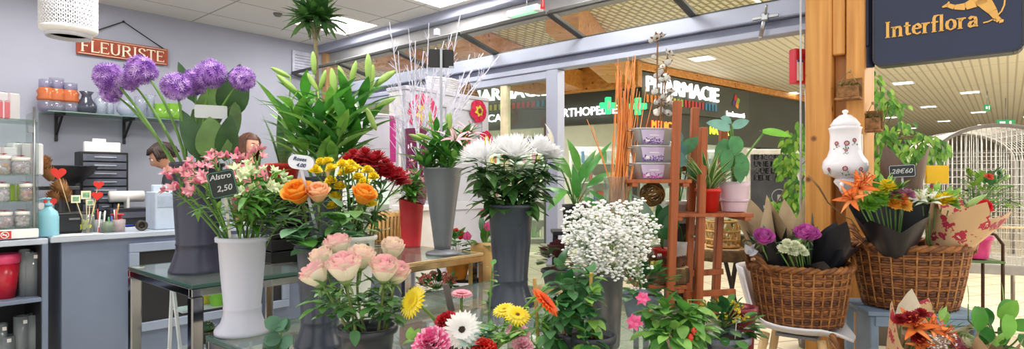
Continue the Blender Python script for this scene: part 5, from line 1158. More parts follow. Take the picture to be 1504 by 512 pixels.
# price tags
def tag_on_stick(lb, foot, c, w, h, board, lines, ink, stick, size=.03, tilt=0, oval=False, name='price_tag', border=None, face=None):
    c = V3(c); t = thing(name, lb, 'price tag', foot, 'price tags on sticks'); n_ = V3(face) if face else V3((-c.x, -c.y, 0)).normalized(); a = ZX.cross(n_)*1; a.normalize()
    ca, sa = math.cos(tilt), math.sin(tilt); A = a*ca+ZX*sa; Bv = ZX*ca-a*sa
    m = MB(); pts = []
    rr = min(w, h)*(.48 if oval else .12)
    for cx, cy, s0 in ((w/2-rr, -h/2+rr, -90), (w/2-rr, h/2-rr, 0), (-w/2+rr, h/2-rr, 90), (-w/2+rr, -h/2+rr, 180)):
        for q in range(5): an = math.radians(s0+q*22.5); pts.append((cx+rr*math.cos(an), cy+rr*math.sin(an)))
    m.prism(pts, c-n_*.003, A, Bv, .006*(1 if A.cross(Bv).dot(n_) > 0 else -1)); part(m, 'board', board, t)
    m = MB(); m.bar(foot, c-n_*.006-Bv*h*.3, .010, .004, n_); part(m, 'stick', stick, t)
    if lines:
        m = MB()
        for i, (tx, x, y, sz_) in enumerate(lines): text_into(m, tx, sz_, c+n_*.0045+A*x+Bv*y, A, Bv, .0006, 0, None, .0008, .25)
        part(m, 'handwriting', ink, t)
    if border:
        m = MB()
        for i in range(len(pts)): p_, q_ = pts[i], pts[(i+1) % len(pts)]; m.bar(c+A*p_[0]*.93+Bv*p_[1]*.9+n_*.004, c+A*q_[0]*.93+Bv*q_[1]*.9+n_*.004, .0022, .001, n_)
        part(m, 'border', border, t)
    return t
GREYT = mat('#a9adb0', .5, 0, .03); INK = mat('#4a5a80', .5, 0, 0); CHALK = mat('#e9ecec', .7, 0, 0)
tag_on_stick('blank grey price tag on a pale stick among the purple alliums', VA+V3((.05, -.03, .3)), P(310, 164, 2.68), .135, .06, GREYT, None, None, mat('#c4c8c6', .5))
tag_on_stick('black chalk tag reading Alstro 2,50 in the alstroemerias', VW+V3((-.015, -.065, .362)), P(327, 270, 1.99), .085, .095, mat('#1d2422', .6), [('Alstro', -.036, .018, .026), ('2,50', -.022, -.024, .028)], CHALK, mat('#d8d8d2', .5), tilt=.22, border=mat('#4f8a6a', .6))
tag_on_stick('white oval tag reading Roses 4.00 in the orange rose bucket', VO+V3((.03, -.0, .25)), P(442, 238, 2.0), .084, .05, mat('#e4e8f4', .5), [('Roses', -.026, .004, .018), ('4.00', -.014, -.017, .018)], INK, mat('#d3d8e2', .5), tilt=-.12, oval=True)
t = tag_on_stick('small black board seen from behind on a tall steel stick in the silver vase', VS+V3((.0, .0, .2)), P(648, 86, 3.35), .145, .105, BLACK, None, None, STEEL); m = MB(); c_ = P(648, 86, 3.33); m.bar(c_+ZX*.06, c_-ZX*.5, .014, .006, (0, -1, 0)); m.box(c_+V3((.06, -.004, -.05)), (.03, .006, .012)); part(m, 'steel_clip', STEEL, t)
tag_on_stick('small black scalloped tag reading 28 60 above the right basket bouquets', B2+V3((-.02, .02, .15)), P(1325, 251, 3.0), .118, .066, mat('#23262b', .5), [('28€60', -.046, -.012, .034)], CHALK, mat('#c9ced2', .5), tilt=.06, border=mat('#c9d0d4', .5))
t = tag_on_stick('dark blank label plate leaning in the gerbera bouquet', G(665, 1.78, TB+.05), P(659, 437, 1.75), .02, .085, mat('#5a5450', .5), None, None, mat('#8a8480', .4), tilt=.22)
# ================================================================ FLOWERS AND PLANTS
def stemmesh(pts, r, mt, parent, n=6, name='stem'):
    m = MB(); m.tube(pts, r, n); return part(m, name, mt, parent)
# ---- alliums
AL1 = petal('#b484d4', .15); AL2 = petal('#d8b8ee', .12); AL3 = petal('#8450b0', .15)
def allium(px, py, r, d, foot, lb, bend):
    c = P(px, py, d); R = r/850*d; t = thing('allium', lb, 'flower', foot, 'purple alliums in the tall bucket')
    m = MB(); n = 240
    for i in range(n):
        z = 1-2*(i+.5)/n; a = i*2.39996; q = math.sqrt(1-z*z); dv = V3((q*math.cos(a), q*math.sin(a), z)); rr = R*rnd(.74, 1.02); p = c+dv*rr
        m.tube([c+dv*R*.1, p], .0008, 3, 2, False); F = frame(p, dv, rnd(0, 6)); m.T = F; mi = random.choice((0, 0, 1, 2))
        for k in range(6): a2 = TAU*k/6; m.leaf((0, 0, 0), (math.cos(a2), math.sin(a2), .45), (0, 0, 1), R*.30, R*.085, -.1, 'lance', .1, 2, mi)
        m.T = None
    m.ball(c, R*.42, 2, 12); part(m, 'flower_head', [AL1, AL2, AL3], t)
    stemmesh(quad(foot, c-(c-V3(foot))*.45+V3(bend), c, 12), [.007]*9+[.006, .005, .005, .004], STEM, t)
fa = lambda dx, dy=0: VA+V3((dx, dy, .44))
for a in ((161, 113, 20, 2.72, fa(-.06, -.02), 'large allium head at the far left, upper of the left cluster', (-.02, 0, .1)), (163, 136, 14, 2.80, fa(-.07, .02), 'small allium head lowest in the left cluster', (.0, 0, .10)), (190, 118, 15, 2.86, fa(-.05, .02), 'allium head tucked in the middle of the left cluster', (.0, 0, .1)), (208, 102, 20, 2.74, fa(-.02, -.03), 'allium head at the right of the left cluster', (.06, 0, .06)),
          (258, 127, 19, 2.66, fa(-.02, -.05), 'allium head at the left of the right hand trio', (.02, 0, .0)), (286, 121, 18, 2.78, fa(.0, .0), 'allium head in the middle of the right hand trio', (.01, 0, 0)), (310, 108, 20, 2.72, fa(.03, -.04), 'highest allium head in the right hand trio', (-.02, 0, 0)), (356, 116, 17, 2.72, fa(.05, -.03), 'solitary allium head at the far right', (-.10, 0, .02))): allium(*a)
# rubber plant leaves in the same bucket
RB = leafm('#35552f', .2, .3); RB2 = leafm('#5f7f45', .2, .35)
t = thing('rubber_plant', 'rubber plant with broad dark leaves behind the alliums in the tall bucket', 'plant', VA+V3((.02, .04, .3)))
m = MB(); root = VA+V3((.02, .04, .35))
RBL = ((335, 172, 352, 95, 42, 2.86), (318, 190, 283, 160, 46, 2.90), (300, 236, 266, 160, 30, 2.72), (318, 236, 308, 172, 46, 2.70), (330, 236, 338, 170, 30, 2.72), (346, 150, 345, 205, 16, 2.8), (285, 150, 262, 90, 18, 2.95), (296, 195, 322, 110, 34, 2.95))
for i, (x0, y0, x1, y1, w, d) in enumerate(RBL):
    b, e = P(x0, y0, d), P(x1, y1, d-.05); L = (e-b).length; m.leaf(b, e-b, (-b.x, -b.y, .3), L, w/850*d*1.05, .12, 'ovate', .14, 9, i % 2)
part(m, 'leaves', [RB, RB2], t)
m = MB(); m.tube([root, P(316, 215, 2.86), P(320, 180, 2.9), P(330, 150, 2.9)], [.011, .010, .008, .005], 8)
for x0, y0, x1, y1, w, d in RBL: m.tube([P(320, min(max(y0, 175), 225), 2.85), P(x0, y0, d)], .004, 5)
part(m, 'stem', leafm('#6b7a4a', .15), t)
# ---- alstroemerias
def alstro_flower(m, c, dv, s, mi, mi2):
    F = frame(c, dv, rnd(0, 6)); m.T = F
    for k in range(6):
        a = TAU*k/6; d_ = (math.cos(a)*.75, math.sin(a)*.75, .9); m.leaf((0, 0, 0), d_, (-math.cos(a), -math.sin(a), .5), s*rnd(.9, 1.1), s*.48, .25 if k % 2 else .1, 'ovate', .25, 4, mi if k % 2 else mi2)
    m.lathe((0, 0, -s*.3), [(.0001, 0), (s*.1, s*.1), (s*.12, s*.35)], 6, 3); m.T = None
APK = [petal('#e08aa0', .15), petal('#f0b6bc', .12), petal('#cf6482', .15), STEM]
AWH = [petal('#d3e0b0', .08), petal('#e9f0d4', .05), petal('#b4cf86', .1), STEM]
def alstro(foot, tip, lb, cols, nf, leaves, group, spread=.05, lcol=None, ll=.085):
    foot, tip = V3(foot), V3(tip); t = thing('alstroemeria', lb, 'flower', foot, group); pts = arc(foot, tip, V3((0, 0, .03)), 10); stemmesh(pts, .0042, STEM, t)
    m = MB(); dv0 = (tip-pts[-3]).normalized()
    for k in range(nf):
        o = rdir(-.3, 1); c = tip+o*spread*rnd(.5, 1)+dv0*.01; m.tube([tip-dv0*.03, c-(o+dv0).normalized()*.015], .0018, 4, 3); s = rnd(.026, .034)
        if random.random() < .72: alstro_flower(m, c, o+dv0*.8, s, 0, 1)
        else: m.lathe(c, [(.0001, -.02), (.006, -.012), (.009, 0), (.006, .014), (.0001, .02)], 6, 2, 1, 1, o+dv0)
    part(m, 'florets', cols, t); m = MB()
    for k in range(leaves):
        q = rnd(.35, .98); i = min(9, int(q*10)); p = pts[i]+(pts[i+1]-pts[i])*(q*10-i); d_ = rdir(-.1, .8); m.leaf(p, d_, ZX, ll*rnd(.7, 1.2), ll*.24, .35, 'lance', .15, 5, random.randrange(3))
    part(m, 'leaves', lcol or [LEAF, LEAFL, leafm('#5f9a44')], t)
fw = lambda dx, dy=0: VW+V3((dx, dy, .31))
for px, py, d, dx, dy, lb in ((262, 283, 2.10, -.03, -.02, 'pink alstroemeria lowest at the far left of the white bucket'), (258, 268, 2.14, -.03, .01, 'pink alstroemeria above the lowest one at the left'), (277, 262, 2.22, -.025, .02, 'pink alstroemeria leaning left between the low left ones'), (291, 255, 2.14, -.02, -.02, 'pink alstroemeria left of the black chalk tag'), (303, 268, 2.08, -.015, -.03, 'pink alstroemeria directly left of the chalk tag edge'), (320, 246, 2.26, -.01, .03, 'pink alstroemeria above the chalk tag'), (338, 240, 2.3, .0, .04, 'pink alstroemeria right above the chalk tag corner'), (378, 236, 2.38, .02, .05, 'pink alstroemeria highest at the right behind the white ones'), (295, 282, 2.1, -.02, -.02, 'pink alstroemeria hanging low under the chalk tag')):
    alstro(fw(dx, dy), P(px, py, d), lb, APK, 6, 6, 'pink alstroemerias')
for px, py, d, dx, dy, lb in ((352, 262, 2.12, -.0, -.02, 'white budded alstroemeria just right of the chalk tag'), (372, 258, 2.22, .01, .0, 'white budded alstroemeria in the middle of the bunch'), (395, 262, 2.22, .02, .0, 'white budded alstroemeria right of the middle'), (385, 278, 2.1, .02, -.03, 'white budded alstroemeria low at the front'), (410, 280, 2.16, .03, .0, 'white budded alstroemeria leaning right at the front'), (425, 290, 2.2, .03, .02, 'white budded alstroemeria farthest right'), (362, 286, 2.06, .0, -.04, 'white budded alstroemeria low behind the stick of the tag'), (408, 262, 2.3, .03, .03, 'white budded alstroemeria behind the right ones')):
    alstro(fw(dx, dy), P(px, py, d), lb, AWH, 4, 26, 'white alstroemerias', .04, None, .105)
# ---- lilies in bud, tall bunch
VL = G(478, 2.98, TA); bucket('flower_bucket', 'dark slate bucket of tall green lily buds behind the mums', 'bucket', VL, .09, .07, .46, mat('#2c343e', .35, 0, .05), .1, group='tall flower buckets')
BUD = [leafm('#a9c86e', .12), leafm('#8fb65a', .12)]
LL = [leafm('#4f9238', .2, .3), leafm('#3f7e34', .2, .3), leafm('#79b04a', .18, .3)]
def lily(foot, tip, buds, lb, nl, group, ll=.17, open_=None, lz=(.28, .95), cat='flower'):
    foot, tip = V3(foot), V3(tip); t = thing('lily', lb, cat, foot, group); pts = arc(foot, tip, V3((0, 0, .06)), 12); stemmesh(pts, .006, leafm('#6d9e4c', .12), t)
    for (px, py, d, L, ang) in buds:
        c = P(px, py, d); m = MB(); dv = V3((math.sin(ang), -.15, math.cos(ang))).normalized(); b = c-dv*L*.5; r = L*.135
        m.tube(quad(tip-V3((0, 0, .02)), (tip+b)/2, b, 5), .0035, 5, 1); n = 18
        k0 = len(m.v); m.lathe(b, [(.0001, 0), (r*.5, L*.05), (r*.85, L*.25), (r, L*.5), (r*.85, L*.75), (r*.4, L*.94), (.0001, L)], n, 0, 1, 1, dv)
        ax = dv
        for i in range(k0, len(m.v)):
            j = (i-k0) % n
            v = V3(m.v[i]); q = (v-b).dot(ax); cl_ = b+ax*q; f = 1-.16*abs(math.cos(j/n*TAU*1.5)); m.v[i] = tuple(cl_+(v-cl_)*f)
        part(m, 'bud', BUD, t)
    m = MB()
    for k in range(nl):
        q = lz[0]+(lz[1]-lz[0])*(k+.5)/nl; i = min(11, int(q*12)); p = pts[i]+(pts[i+1]-pts[i])*(q*12-i); a = k*2.4+foot.x*40; d_ = V3((math.cos(a), math.sin(a)*.8, rnd(.55, 1.4)))
        m.leaf(p, d_, ZX, ll*rnd(.7, 1.15), ll*.28, rnd(.15, .5), 'lance', .18, 7, random.randrange(3))
    part(m, 'leaves', LL, t); return t
fl = lambda dx, dy=0: VL+V3((dx, dy, .36))
for tx, ty, d, dx, dy, buds, lb in (
    (446, 135, 3.0, -.03, .02, ((460.6, 92, 3.0, .12, .0), (474, 117, 3.0, .11, .35)), 'lily stem with the tallest upright bud under the palm'),
    (425, 150, 2.9, -.04, -.02, ((421, 122, 2.9, .13, -.85), (412, 106, 2.95, .11, -1.1)), 'lily stem with a bud leaning left beside the palm'),
    (490, 145, 2.85, -.01, -.03, ((490, 122, 2.85, .15, -.1), (504, 114, 2.9, .13, -.35)), 'lily stem with two fat buds in the middle of the bunch'),
    (517, 140, 2.9, .02, .0, ((519, 106, 2.9, .12, .3), (541, 100, 2.95, .15, .02)), 'lily stem with upright pointed buds right of the middle'),
    (536, 145, 3.0, .03, .02, ((565, 115, 3.0, .15, 1.0), (546, 112, 3.05, .13, .15)), 'lily stem with a bud leaning right at the top'),
    (540, 178, 2.95, .04, .0, ((566, 151, 2.95, .12, 1.15), (545, 174, 2.8, .12, -.4)), 'lily stem with the lowest right hand buds'),
    (470, 165, 2.78, -.01, -.05, ((459, 120, 2.8, .1, -.5),), 'lily stem leaning to the camera with one small bud'),
    (415, 170, 3.05, -.05, .03, (), 'leafy lily stem without buds at the left'), (508, 170, 2.74, .02, -.05, (), 'leafy lily stem without buds in front')):
    lily(fl(dx, dy), P(tx, ty, d), buds, lb, 17, 'tall lilies in bud', .22)
# ---- dracaena palm
b = G(468, 3.9, 0); t = thing('dracaena_palm', 'tall dracaena with a tuft of dark leaves on a bare cane under the ceiling', 'potted plant', b)
cr = P(463, 48, 3.9); m = MB(); m.lathe(b, [(.14, 0), (.17, .28), (.18, .28), (.18, .31), (.16, .31), (.15, .27), (.0001, .27)], 24); part(m, 'pot', DK, t)
m = MB(); pts = arc(b+ZX*.27, cr, V3((.03, 0, 0)), 40); m.tube(pts, [.013+.002*(i % 2) for i in range(41)], 8)
hd = []
for px, py in ((452, 38), (463, 30), (474, 38)):
    h_ = P(px, py, 3.9+rnd(-.05, .05)); hd.append(h_); m.tube([cr-ZX*.06, (cr+h_)/2, h_], .009, 6)
part(m, 'cane', mat('#6a6246', .8, 0, .35, 30), t); m = MB()
for h_ in hd:
    for k in range(46):
        e = 1.4-1.75*k/46; a = k*2.4; dv = V3((math.cos(a)*math.cos(e), math.sin(a)*math.cos(e), math.sin(e))); m.leaf(h_+ZX*.03, dv+(h_-cr)*1.2, ZX, rnd(.15, .21), .044, .4, 'lance', .25, 6, k % 2)
part(m, 'leaves', [leafm('#355f30', .2, .3), leafm('#527f3c', .2, .3)], t)
# ---- roses
def rose_bloom(m, c, axis, R, spin=0, openk=1.0):
    """0 petal, 1 rim colour, 2 heart, 3 sepal"""
    m.T = frame(c, axis, spin)
    def pet(a0, hw, r0, r1, h, flare, nx=6, nz=6, mi=0, rim=1):
        vs = []; fs = []
        for i in range(nz+1):
            q = i/nz
            for j in range(nx+1):
                s = j/nx*2-1; w = hw*(.55+.45*math.sin(min(1, q*1.3)*PI/2)); a = a0+s*w
                hh = h*(q-.16*q*q*abs(s)**2.5); r = r0+(r1-r0)*math.sin(min(1, q*1.15)*PI/2)+flare*max(0, q-.62)**1.5*(1-.3*s*s); hh -= abs(flare)*.6*max(0, q-.75)
                vs.append((r*math.cos(a), r*math.sin(a), hh))
        for i in range(nz):
            for j in range(nx): fs.append([i*(nx+1)+j, i*(nx+1)+j+1, (i+1)*(nx+1)+j+1, (i+1)*(nx+1)+j])
        b0 = len(m.f); m.add(vs, fs, mi)
        for k in range(len(fs)):
            if k//nx >= nz-1: m.mi[b0+k] = rim
    H_ = R*2.0
    for k in range(7): pet(k*2.4, 1.1, R*.05, R*(.14+.045*k), H_*(1.0-.012*k), R*.03, 5, 5, 2, 2)
    for k in range(5): pet(k*TAU/5+.3, .85, R*.12, R*.60, H_*.99, R*.22, 6, 6, 0, 1)
    for k in range(5): pet(k*TAU/5+.9, .8, R*.14, R*.80, H_*.93, R*.62*openk, 6, 7, 0, 1)
    for k in range(5): pet(k*TAU/5+.2, .75, R*.15, R*.94, H_*.82, R*1.05*openk, 6, 7, 0, 1)
    m.lathe((0, 0, -R*.12), [(.0001, 0), (R*.2, R*.05), (R*.26, R*.2), (R*.55, R*.5)], 10, 3)
    for k in range(5): a = TAU*k/5; m.leaf((R*.2*math.cos(a), R*.2*math.sin(a), 0), (math.cos(a), math.sin(a), -.5), (0, 0, 1), R*.8, R*.22, .3, 'lance', .2, 4, 3)
    m.T = None
def rose_leaves(m, p, d_, s, mi=0):
    e = p+V3(d_).normalized()*s*1.1; m.tube([p, e], .0016, 4, 2)
    dn = V3(d_).normalized(); sd = dn.cross(ZX).normalized()
    m.leaf(e, dn-ZX*.2, ZX, s, s*.62, .25, 'ovate', .15, 6, random.randrange(2))
    for g in (-1, 1): m.leaf(p+dn*s*.6, dn*.5+sd*g, ZX, s*.8, s*.5, .25, 'ovate', .15, 6, random.randrange(2))
RL = [leafm('#3f6f3c', .2, .4), leafm('#5f8f4a', .2, .4), STEM]
def rose(px, py, R, d, foot, lb, cols, group, lean=(0, -.3, 1), nl=5, ls=.05, openk=1, name='rose'):
    foot = V3(foot); ax = V3(lean).normalized(); c = P(px, py, d)-ax*R*1.0; t = thing(name, lb, 'flower', foot, group)
    m = MB(); rose_bloom(m, c, ax, R, rnd(0, 6), openk); part(m, 'bloom', cols, t)
    pts = quad(foot, c-ax*(c-foot).length*.4, c, 10); stemmesh(pts, .0042, [leafm('#7a8a4e', .15)], t); m = MB()
    for k in range(nl): q = rnd(.42, .9); i = int(q*10); rose_leaves(m, pts[i], V3((rnd(-1, 1), rnd(-1, .2), rnd(-.1, .7))), ls*rnd(.8, 1.15))
    part(m, 'leaves', RL, t)
RC = [petal('#f0e9d4', .04), petal('#ebbcba', .1), petal('#ecb6bc', .1), leafm('#7f9a56')]
RC2 = [petal('#f0ead2', .04), petal('#eed2c4', .1), petal('#f0dec4', .06), leafm('#7f9a56')]
fb = lambda dx, dy=0: VB+V3((dx, dy, .10))
for px, py, R, d, dx, dy, lb, cs, ln, ok in (
    (464, 404, .040, 1.62, -.03, -.02, 'cream rose with pink rim lowest at the far left of the bunch', RC, (-.6, -.15, 1), .9), (473, 380, .036, 1.74, -.03, .02, 'cream rose partly hidden above the lowest left one', RC2, (-.3, -.2, 1), .8), (496, 362, .042, 1.80, -.01, .04, 'pale pink rimmed rose at the top left of the bunch', RC, (-.1, -.1, 1), .8), (506, 394, .046, 1.60, -.01, -.04, 'largest cream and pink rose at the front of the bunch', RC, (-.08, -.22, 1), 1.0), (530, 379, .040, 1.70, .01, .0, 'cream rose with veined rim in the middle of the bunch', RC2, (.2, -.1, 1), .8), (576, 366, .037, 1.78, .04, .03, 'plain cream rose highest at the right', RC2, (.2, -.25, 1), .6), (564, 396, .041, 1.64, .03, -.03, 'cream rose with bright pink heart at the right front', RC, (.12, -.35, 1), .9), (583, 402, .037, 1.70, .05, .0, 'smaller pink hearted rose at the far right of the bunch', RC, (.3, -.35, 1), .8)):
    rose(px, py, R, d, fb(dx, dy), lb, cs, 'cream and pink roses', ln, 9, .044, ok*.55)
RO = [petal('#f29a2c', .12), petal('#f5b44c', .1), petal('#ee8420', .1), leafm('#6f8a46')]
RP = [petal('#f0b98c', .08), petal('#f3cba4', .08), petal('#ec9f70', .08), leafm('#6f8a46')]
fo = lambda dx, dy=0: VO+V3((dx, dy, .3))
rose(438, 284, .046, 2.02, fo(-.04, -.03), 'wide open orange rose at the left of the dark bucket', RO, 'orange roses', (-.1, -.75, 1), 5, .062, 1.4)
rose(467, 284, .038, 2.02, fo(-.01, -.02), 'peach rose beside the open orange rose', RP, 'orange roses', (.1, -.5, 1), 5, .062, 1.0)
rose(534, 287, .040, 2.06, fo(.05, .0), 'orange rose half open at the right below the yellow mums', RO, 'orange roses', (.5, -.4, 1), 7, .07, 1.2)
# big round foliage sprays in the orange rose bucket and eucalyptus
def spray(foot, tip, lb, name, cat, L, W, n, mats, group=None, shape='ovate', up=.3, droop=.25, q0=.3):
    foot, tip = V3(foot), V3(tip); t = thing(name, lb, cat, foot, group); pts = arc(foot, tip, V3((0, 0, .03)), 10); stemmesh(pts, .003, STEM, t); m = MB()
    for k in range(n):
        q = q0+(1-q0)*(k+.5)/n; i = min(9, int(q*10)); p = pts[i]+(pts[i+1]-pts[i])*(q*10-i); d_ = rdir(-.3, .6)+V3((0, -.3, up)); m.leaf(p, d_, ZX, L*rnd(.75, 1.15), W*rnd(.8, 1.1), droop, shape, .12, 6, random.randrange(len(mats)))
    part(m, 'leaves', mats, t)
for px, py, d, lb in ((432, 335, 1.98, 'round leaved green sprig at the left of the orange roses'), (445, 352, 1.96, 'round leaved green sprig low over the dark bucket rim'), (508, 318, 2.0, 'pale green leafy sprig under the right orange rose'), (520, 345, 1.98, 'drooping dark sprig at the right of the dark bucket')):
    spray(fo(rnd(-.03, .03), -.02), P(px, py, d), lb, 'leaf_sprig', 'foliage', .085, .07, 10, [leafm('#5f9068', .2), LEAF, leafm('#7fae78', .2)], 'leafy sprigs', 'ovate')
EUC = [leafm('#7d9a86', .15), leafm('#94ad9c', .15)]
spray(VW+V3((.06, .05, .3)), P(415, 322, 2.2), 'grey green eucalyptus sprig hanging right of the white bucket', 'eucalyptus_sprig', 'foliage', .05, .05, 14, EUC, 'eucalyptus sprigs', 'round')
bq = G(405, 1.9, TB); t = thing('seedling_pot', 'small dark pot of round grey green leaves in the bottom left foreground', 'potted plant', bq); m = MB(); m.lathe(bq, [(.03, 0), (.042, .05), (.036, .05), (.0001, .045)], 18); part(m, 'pot', BLACK, t)
m = MB(); pts = arc(bq+ZX*.04, P(412, 472, 1.88), V3((.02, 0, .0)), 8); m.tube(pts, .003, 5, 1)
for k in range(9): m.leaf(pts[k], V3((math.cos(k*2.2), -.6, math.sin(k*1.3)*.5+.3)), (0, -1, .4), .055, .048, .1, 'round', .1, 6, 0)
part(m, 'leaves', [leafm('#5f8a70', .15), STEM], t)
# ---- mums
def mum(m, c, axis, R, rings, L, W, curl=-.1, mi=0, mic=1, dome=.5):
    m.T = frame(c, axis, rnd(0, 6))
    for i, n in enumerate(rings):
        e = (i/(len(rings)-1))*1.35-.05 if len(rings) > 1 else 0
        for k in range(n):
            a = TAU*(k+.5*(i % 2))/n+rnd(-.06, .06); d_ = (math.cos(a)*math.cos(e), math.sin(a)*math.cos(e), math.sin(e)+rnd(-.06, .06)); l_ = L*(1-.45*i/len(rings))*rnd(.9, 1.08)
            m.leaf((0, 0, R*.06*i), d_, (0, 0, 1) if e < 1 else (math.cos(a), math.sin(a), 0), l_, W, curl, 'strap', .25, 4, mi)
    m.ball((0, 0, R*.05), R*.2, mic, 8, .6); m.T = None
MUMG = [leafm('#4f7a3c', .2), leafm('#3c6634', .2)]
def mum_stem(foot, heads, lb, group, cols, R, rings, L, W, curl, name, leaves=12, ll=.07):
    foot = V3(foot); mx = sum((V3(h[0]) for h in heads), V3((0, 0, 0)))/len(heads); fork = foot+(mx-foot)*.72
    t = thing(name, lb, 'flower', foot, group); m = MB(); m.tube(arc(foot, fork, (0, 0, .02), 6), .0045, 6)
    for c, ax in heads: m.tube(quad(fork, (fork+V3(c))/2+V3((0, 0, -.01)), V3(c)-V3(ax).normalized()*.008, 5), .003, 5)
    part(m, 'stem', STEM, t)
    for c, ax in heads:
        m = MB(); mum(m, V3(c), V3(ax), R, rings, L, W, curl); part(m, 'bloom', cols, t)
    m = MB()
    for k in range(leaves):
        q = rnd(.15, 1.27); p = foot+(fork-foot)*q; d_ = rdir(-.3, .6)+V3((0, -.3, 0)); m.leaf(p, d_, ZX, ll*rnd(.8, 1.3), ll*.42, .3, 'ovate', .15, 5, k % 2, None, .06)
    part(m, 'leaves', MUMG, t)
YM = [petal('#f0d92c', .1), petal('#d8b81c', .1)]
fy = lambda dx, dy=0: VY+V3((dx, dy, .3))
yl = [((482, 239), (487, 249)), ((472, 240), (463, 251), (486, 267)), ((503, 243), (512, 250)), ((516, 252), (526, 262)), ((540, 252), (548, 261)), ((499, 275), (480, 276)), ((535, 270), (541, 285)), ((492, 290), (490, 303)), ((514, 243), (505, 255)), ((523, 249), (545, 300))]
yn = ['tallest yellow mum spray left of the red mums', 'yellow mum spray at the left behind the oval tag', 'yellow mum spray at the top centre', 'yellow mum spray in front of the red mums', 'yellow mum spray at the upper right', 'yellow mum spray hanging over the peach rose', 'yellow mum spray above the right orange rose', 'yellow mum spray lowest in the bucket', 'yellow mum spray tucked behind the centre', 'yellow mum spray reaching low to the right']
for hs, nm in zip(yl, yn):
    mum_stem(fy(rnd(-.04, .04), rnd(-.04, .04)), [(P(x, y, 2.42+rnd(-.08, .05)), (rnd(-.3, .3), -.45, 1)) for x, y in hs], nm, 'yellow chrysanthemum sprays', YM, .03, (20, 18, 16, 12, 8), .03, .010, -.25, 'yellow_chrysanthemum', 12, .06)
RM = [petal('#a81c28', .2), petal('#7a1018', .2)]
rl = [((520, 232), (532, 238)), ((536, 230), (548, 240)), ((555, 234), (566, 246)), ((570, 252), (560, 255)), ((545, 250), (578, 262)), ((584, 258), (590, 268)), ((525, 246), (512, 240))]
rn = ['dark red mum spray highest at the left', 'dark red mum spray left of the middle', 'dark red mum spray at the middle top', 'dark red mum spray right of the middle', 'dark red mum spray low in the front', 'dark red mum spray at the far right', 'dark red mum spray touching the yellow mums']
for hs, nm in zip(rl, rn):
    mum_stem(fy(rnd(-.02, .06), rnd(.0, .05)), [(P(x, y, 2.62+rnd(-.06, .06)), (rnd(-.3, .4), -.3, 1)) for x, y in hs], nm, 'dark red chrysanthemum sprays', RM, .05, (18, 16, 12, 8), .055, .013, -.1, 'red_chrysanthemum', 9, .07)
WM = [petal('#f4f4f6', .03), petal('#e8eadf', .05)]
fm_ = lambda dx, dy=0: VM+V3((dx, dy, .42))
for px, py, d, dx, ax, R, nm in ((712, 232, 2.62, -.05, (-.5, -.25, 1), .115, 'white spider chrysanthemum at the left over the bucket'), (757, 228, 2.62, .0, (.05, -.2, 1), .125, 'white spider chrysanthemum in the middle'), (740, 224, 2.86, -.02, (-.1, .1, 1), .11, 'white spider chrysanthemum behind the middle one'), (790, 223, 2.78, .05, (.45, -.15, 1), .105, 'white spider chrysanthemum at the right'), (698, 234, 2.80, -.06, (-.6, .0, 1), .10, 'white spider chrysanthemum at the far left behind'), (805, 232, 2.84, .07, (.6, -.1, 1), .095, 'white spider chrysanthemum at the far right, half hidden')):
    mum_stem(fm_(dx, rnd(-.04, .04)), [(P(px, py, d), ax)], nm, 'white spider chrysanthemums', WM, .06, (30, 28, 26, 22, 16), R*.98, .0105, -.32, 'spider_chrysanthemum', 38, .115)
# ---- lily bunch in the silver vase
fs_ = lambda dx, dy=0: VS+V3((dx, dy, .42))
LPK = [petal('#eec0c8', .1), petal('#f3d9dc', .08), petal('#d98aa0', .12), STEM]
def open_lily(m, c, ax, L, mi=0, mi2=1, curl=.7, w=.34):
    m.T = frame(c, ax, rnd(0, 6))
    for k in range(6): a = TAU*k/6; m.leaf((0, 0, 0), (math.cos(a)*.7, math.sin(a)*.7, .9), (-math.cos(a), -math.sin(a), .6), L, L*(w if k % 2 else w*.75), curl, 'ovate', .2, 7, mi if k % 2 else mi2, 2 if mi == 0 else None)
    for k in range(6): a = TAU*k/6+.4; e = V3((math.cos(a)*L*.3, math.sin(a)*L*.3, L*.75)); m.tube([(0, 0, 0), e*.6+V3((0, 0, L*.1)), e], .0015, 4, 3); m.box(e, (.004, .012, .004), None, 2)
    m.T = None
for tx, ty, d, dx, buds, op, nm in ((658, 212, 3.3, .0, ((661, 178, 3.3, .11, .05),), (668, 208, 3.25, (.2, -.5, .9), .105), 'pink open lily at the front of the silver vase'), (630, 215, 3.4, -.03, ((623, 200, 3.4, .1, -1.2), (612, 201, 3.4, .1, -1.25)), None, 'budded lily leaning left in the silver vase'), (684, 195, 3.4, .03, (), (688, 198, 3.38, (.5, -.3, 1), .10), 'pale half open lily at the right of the silver vase'), (640, 190, 3.5, .0, ((657, 178, 3.5, .1, .0), (632, 172, 3.5, .08, -.2)), None, 'tall budded lily behind the open pink one'), (672, 235, 3.25, .02, ((690, 232, 3.2, .08, .9),), None, 'low leafy lily at the front of the silver vase'), (615, 240, 3.4, -.04, (), None, 'leafy lily stem drooping left over the silver vase')):
    t = lily(fs_(dx, rnd(-.02, .02)), P(tx, ty, d), buds, nm, 24, 'lilies in the silver vase', .15)
    if op: m = MB(); open_lily(m, P(op[0], op[1], op[2]), V3(op[3]), op[4]); m.tube([P(tx, ty, d)-ZX*.03, P(op[0], op[1], op[2])], .0035, 5, 3); part(m, 'open_bloom', LPK, t)
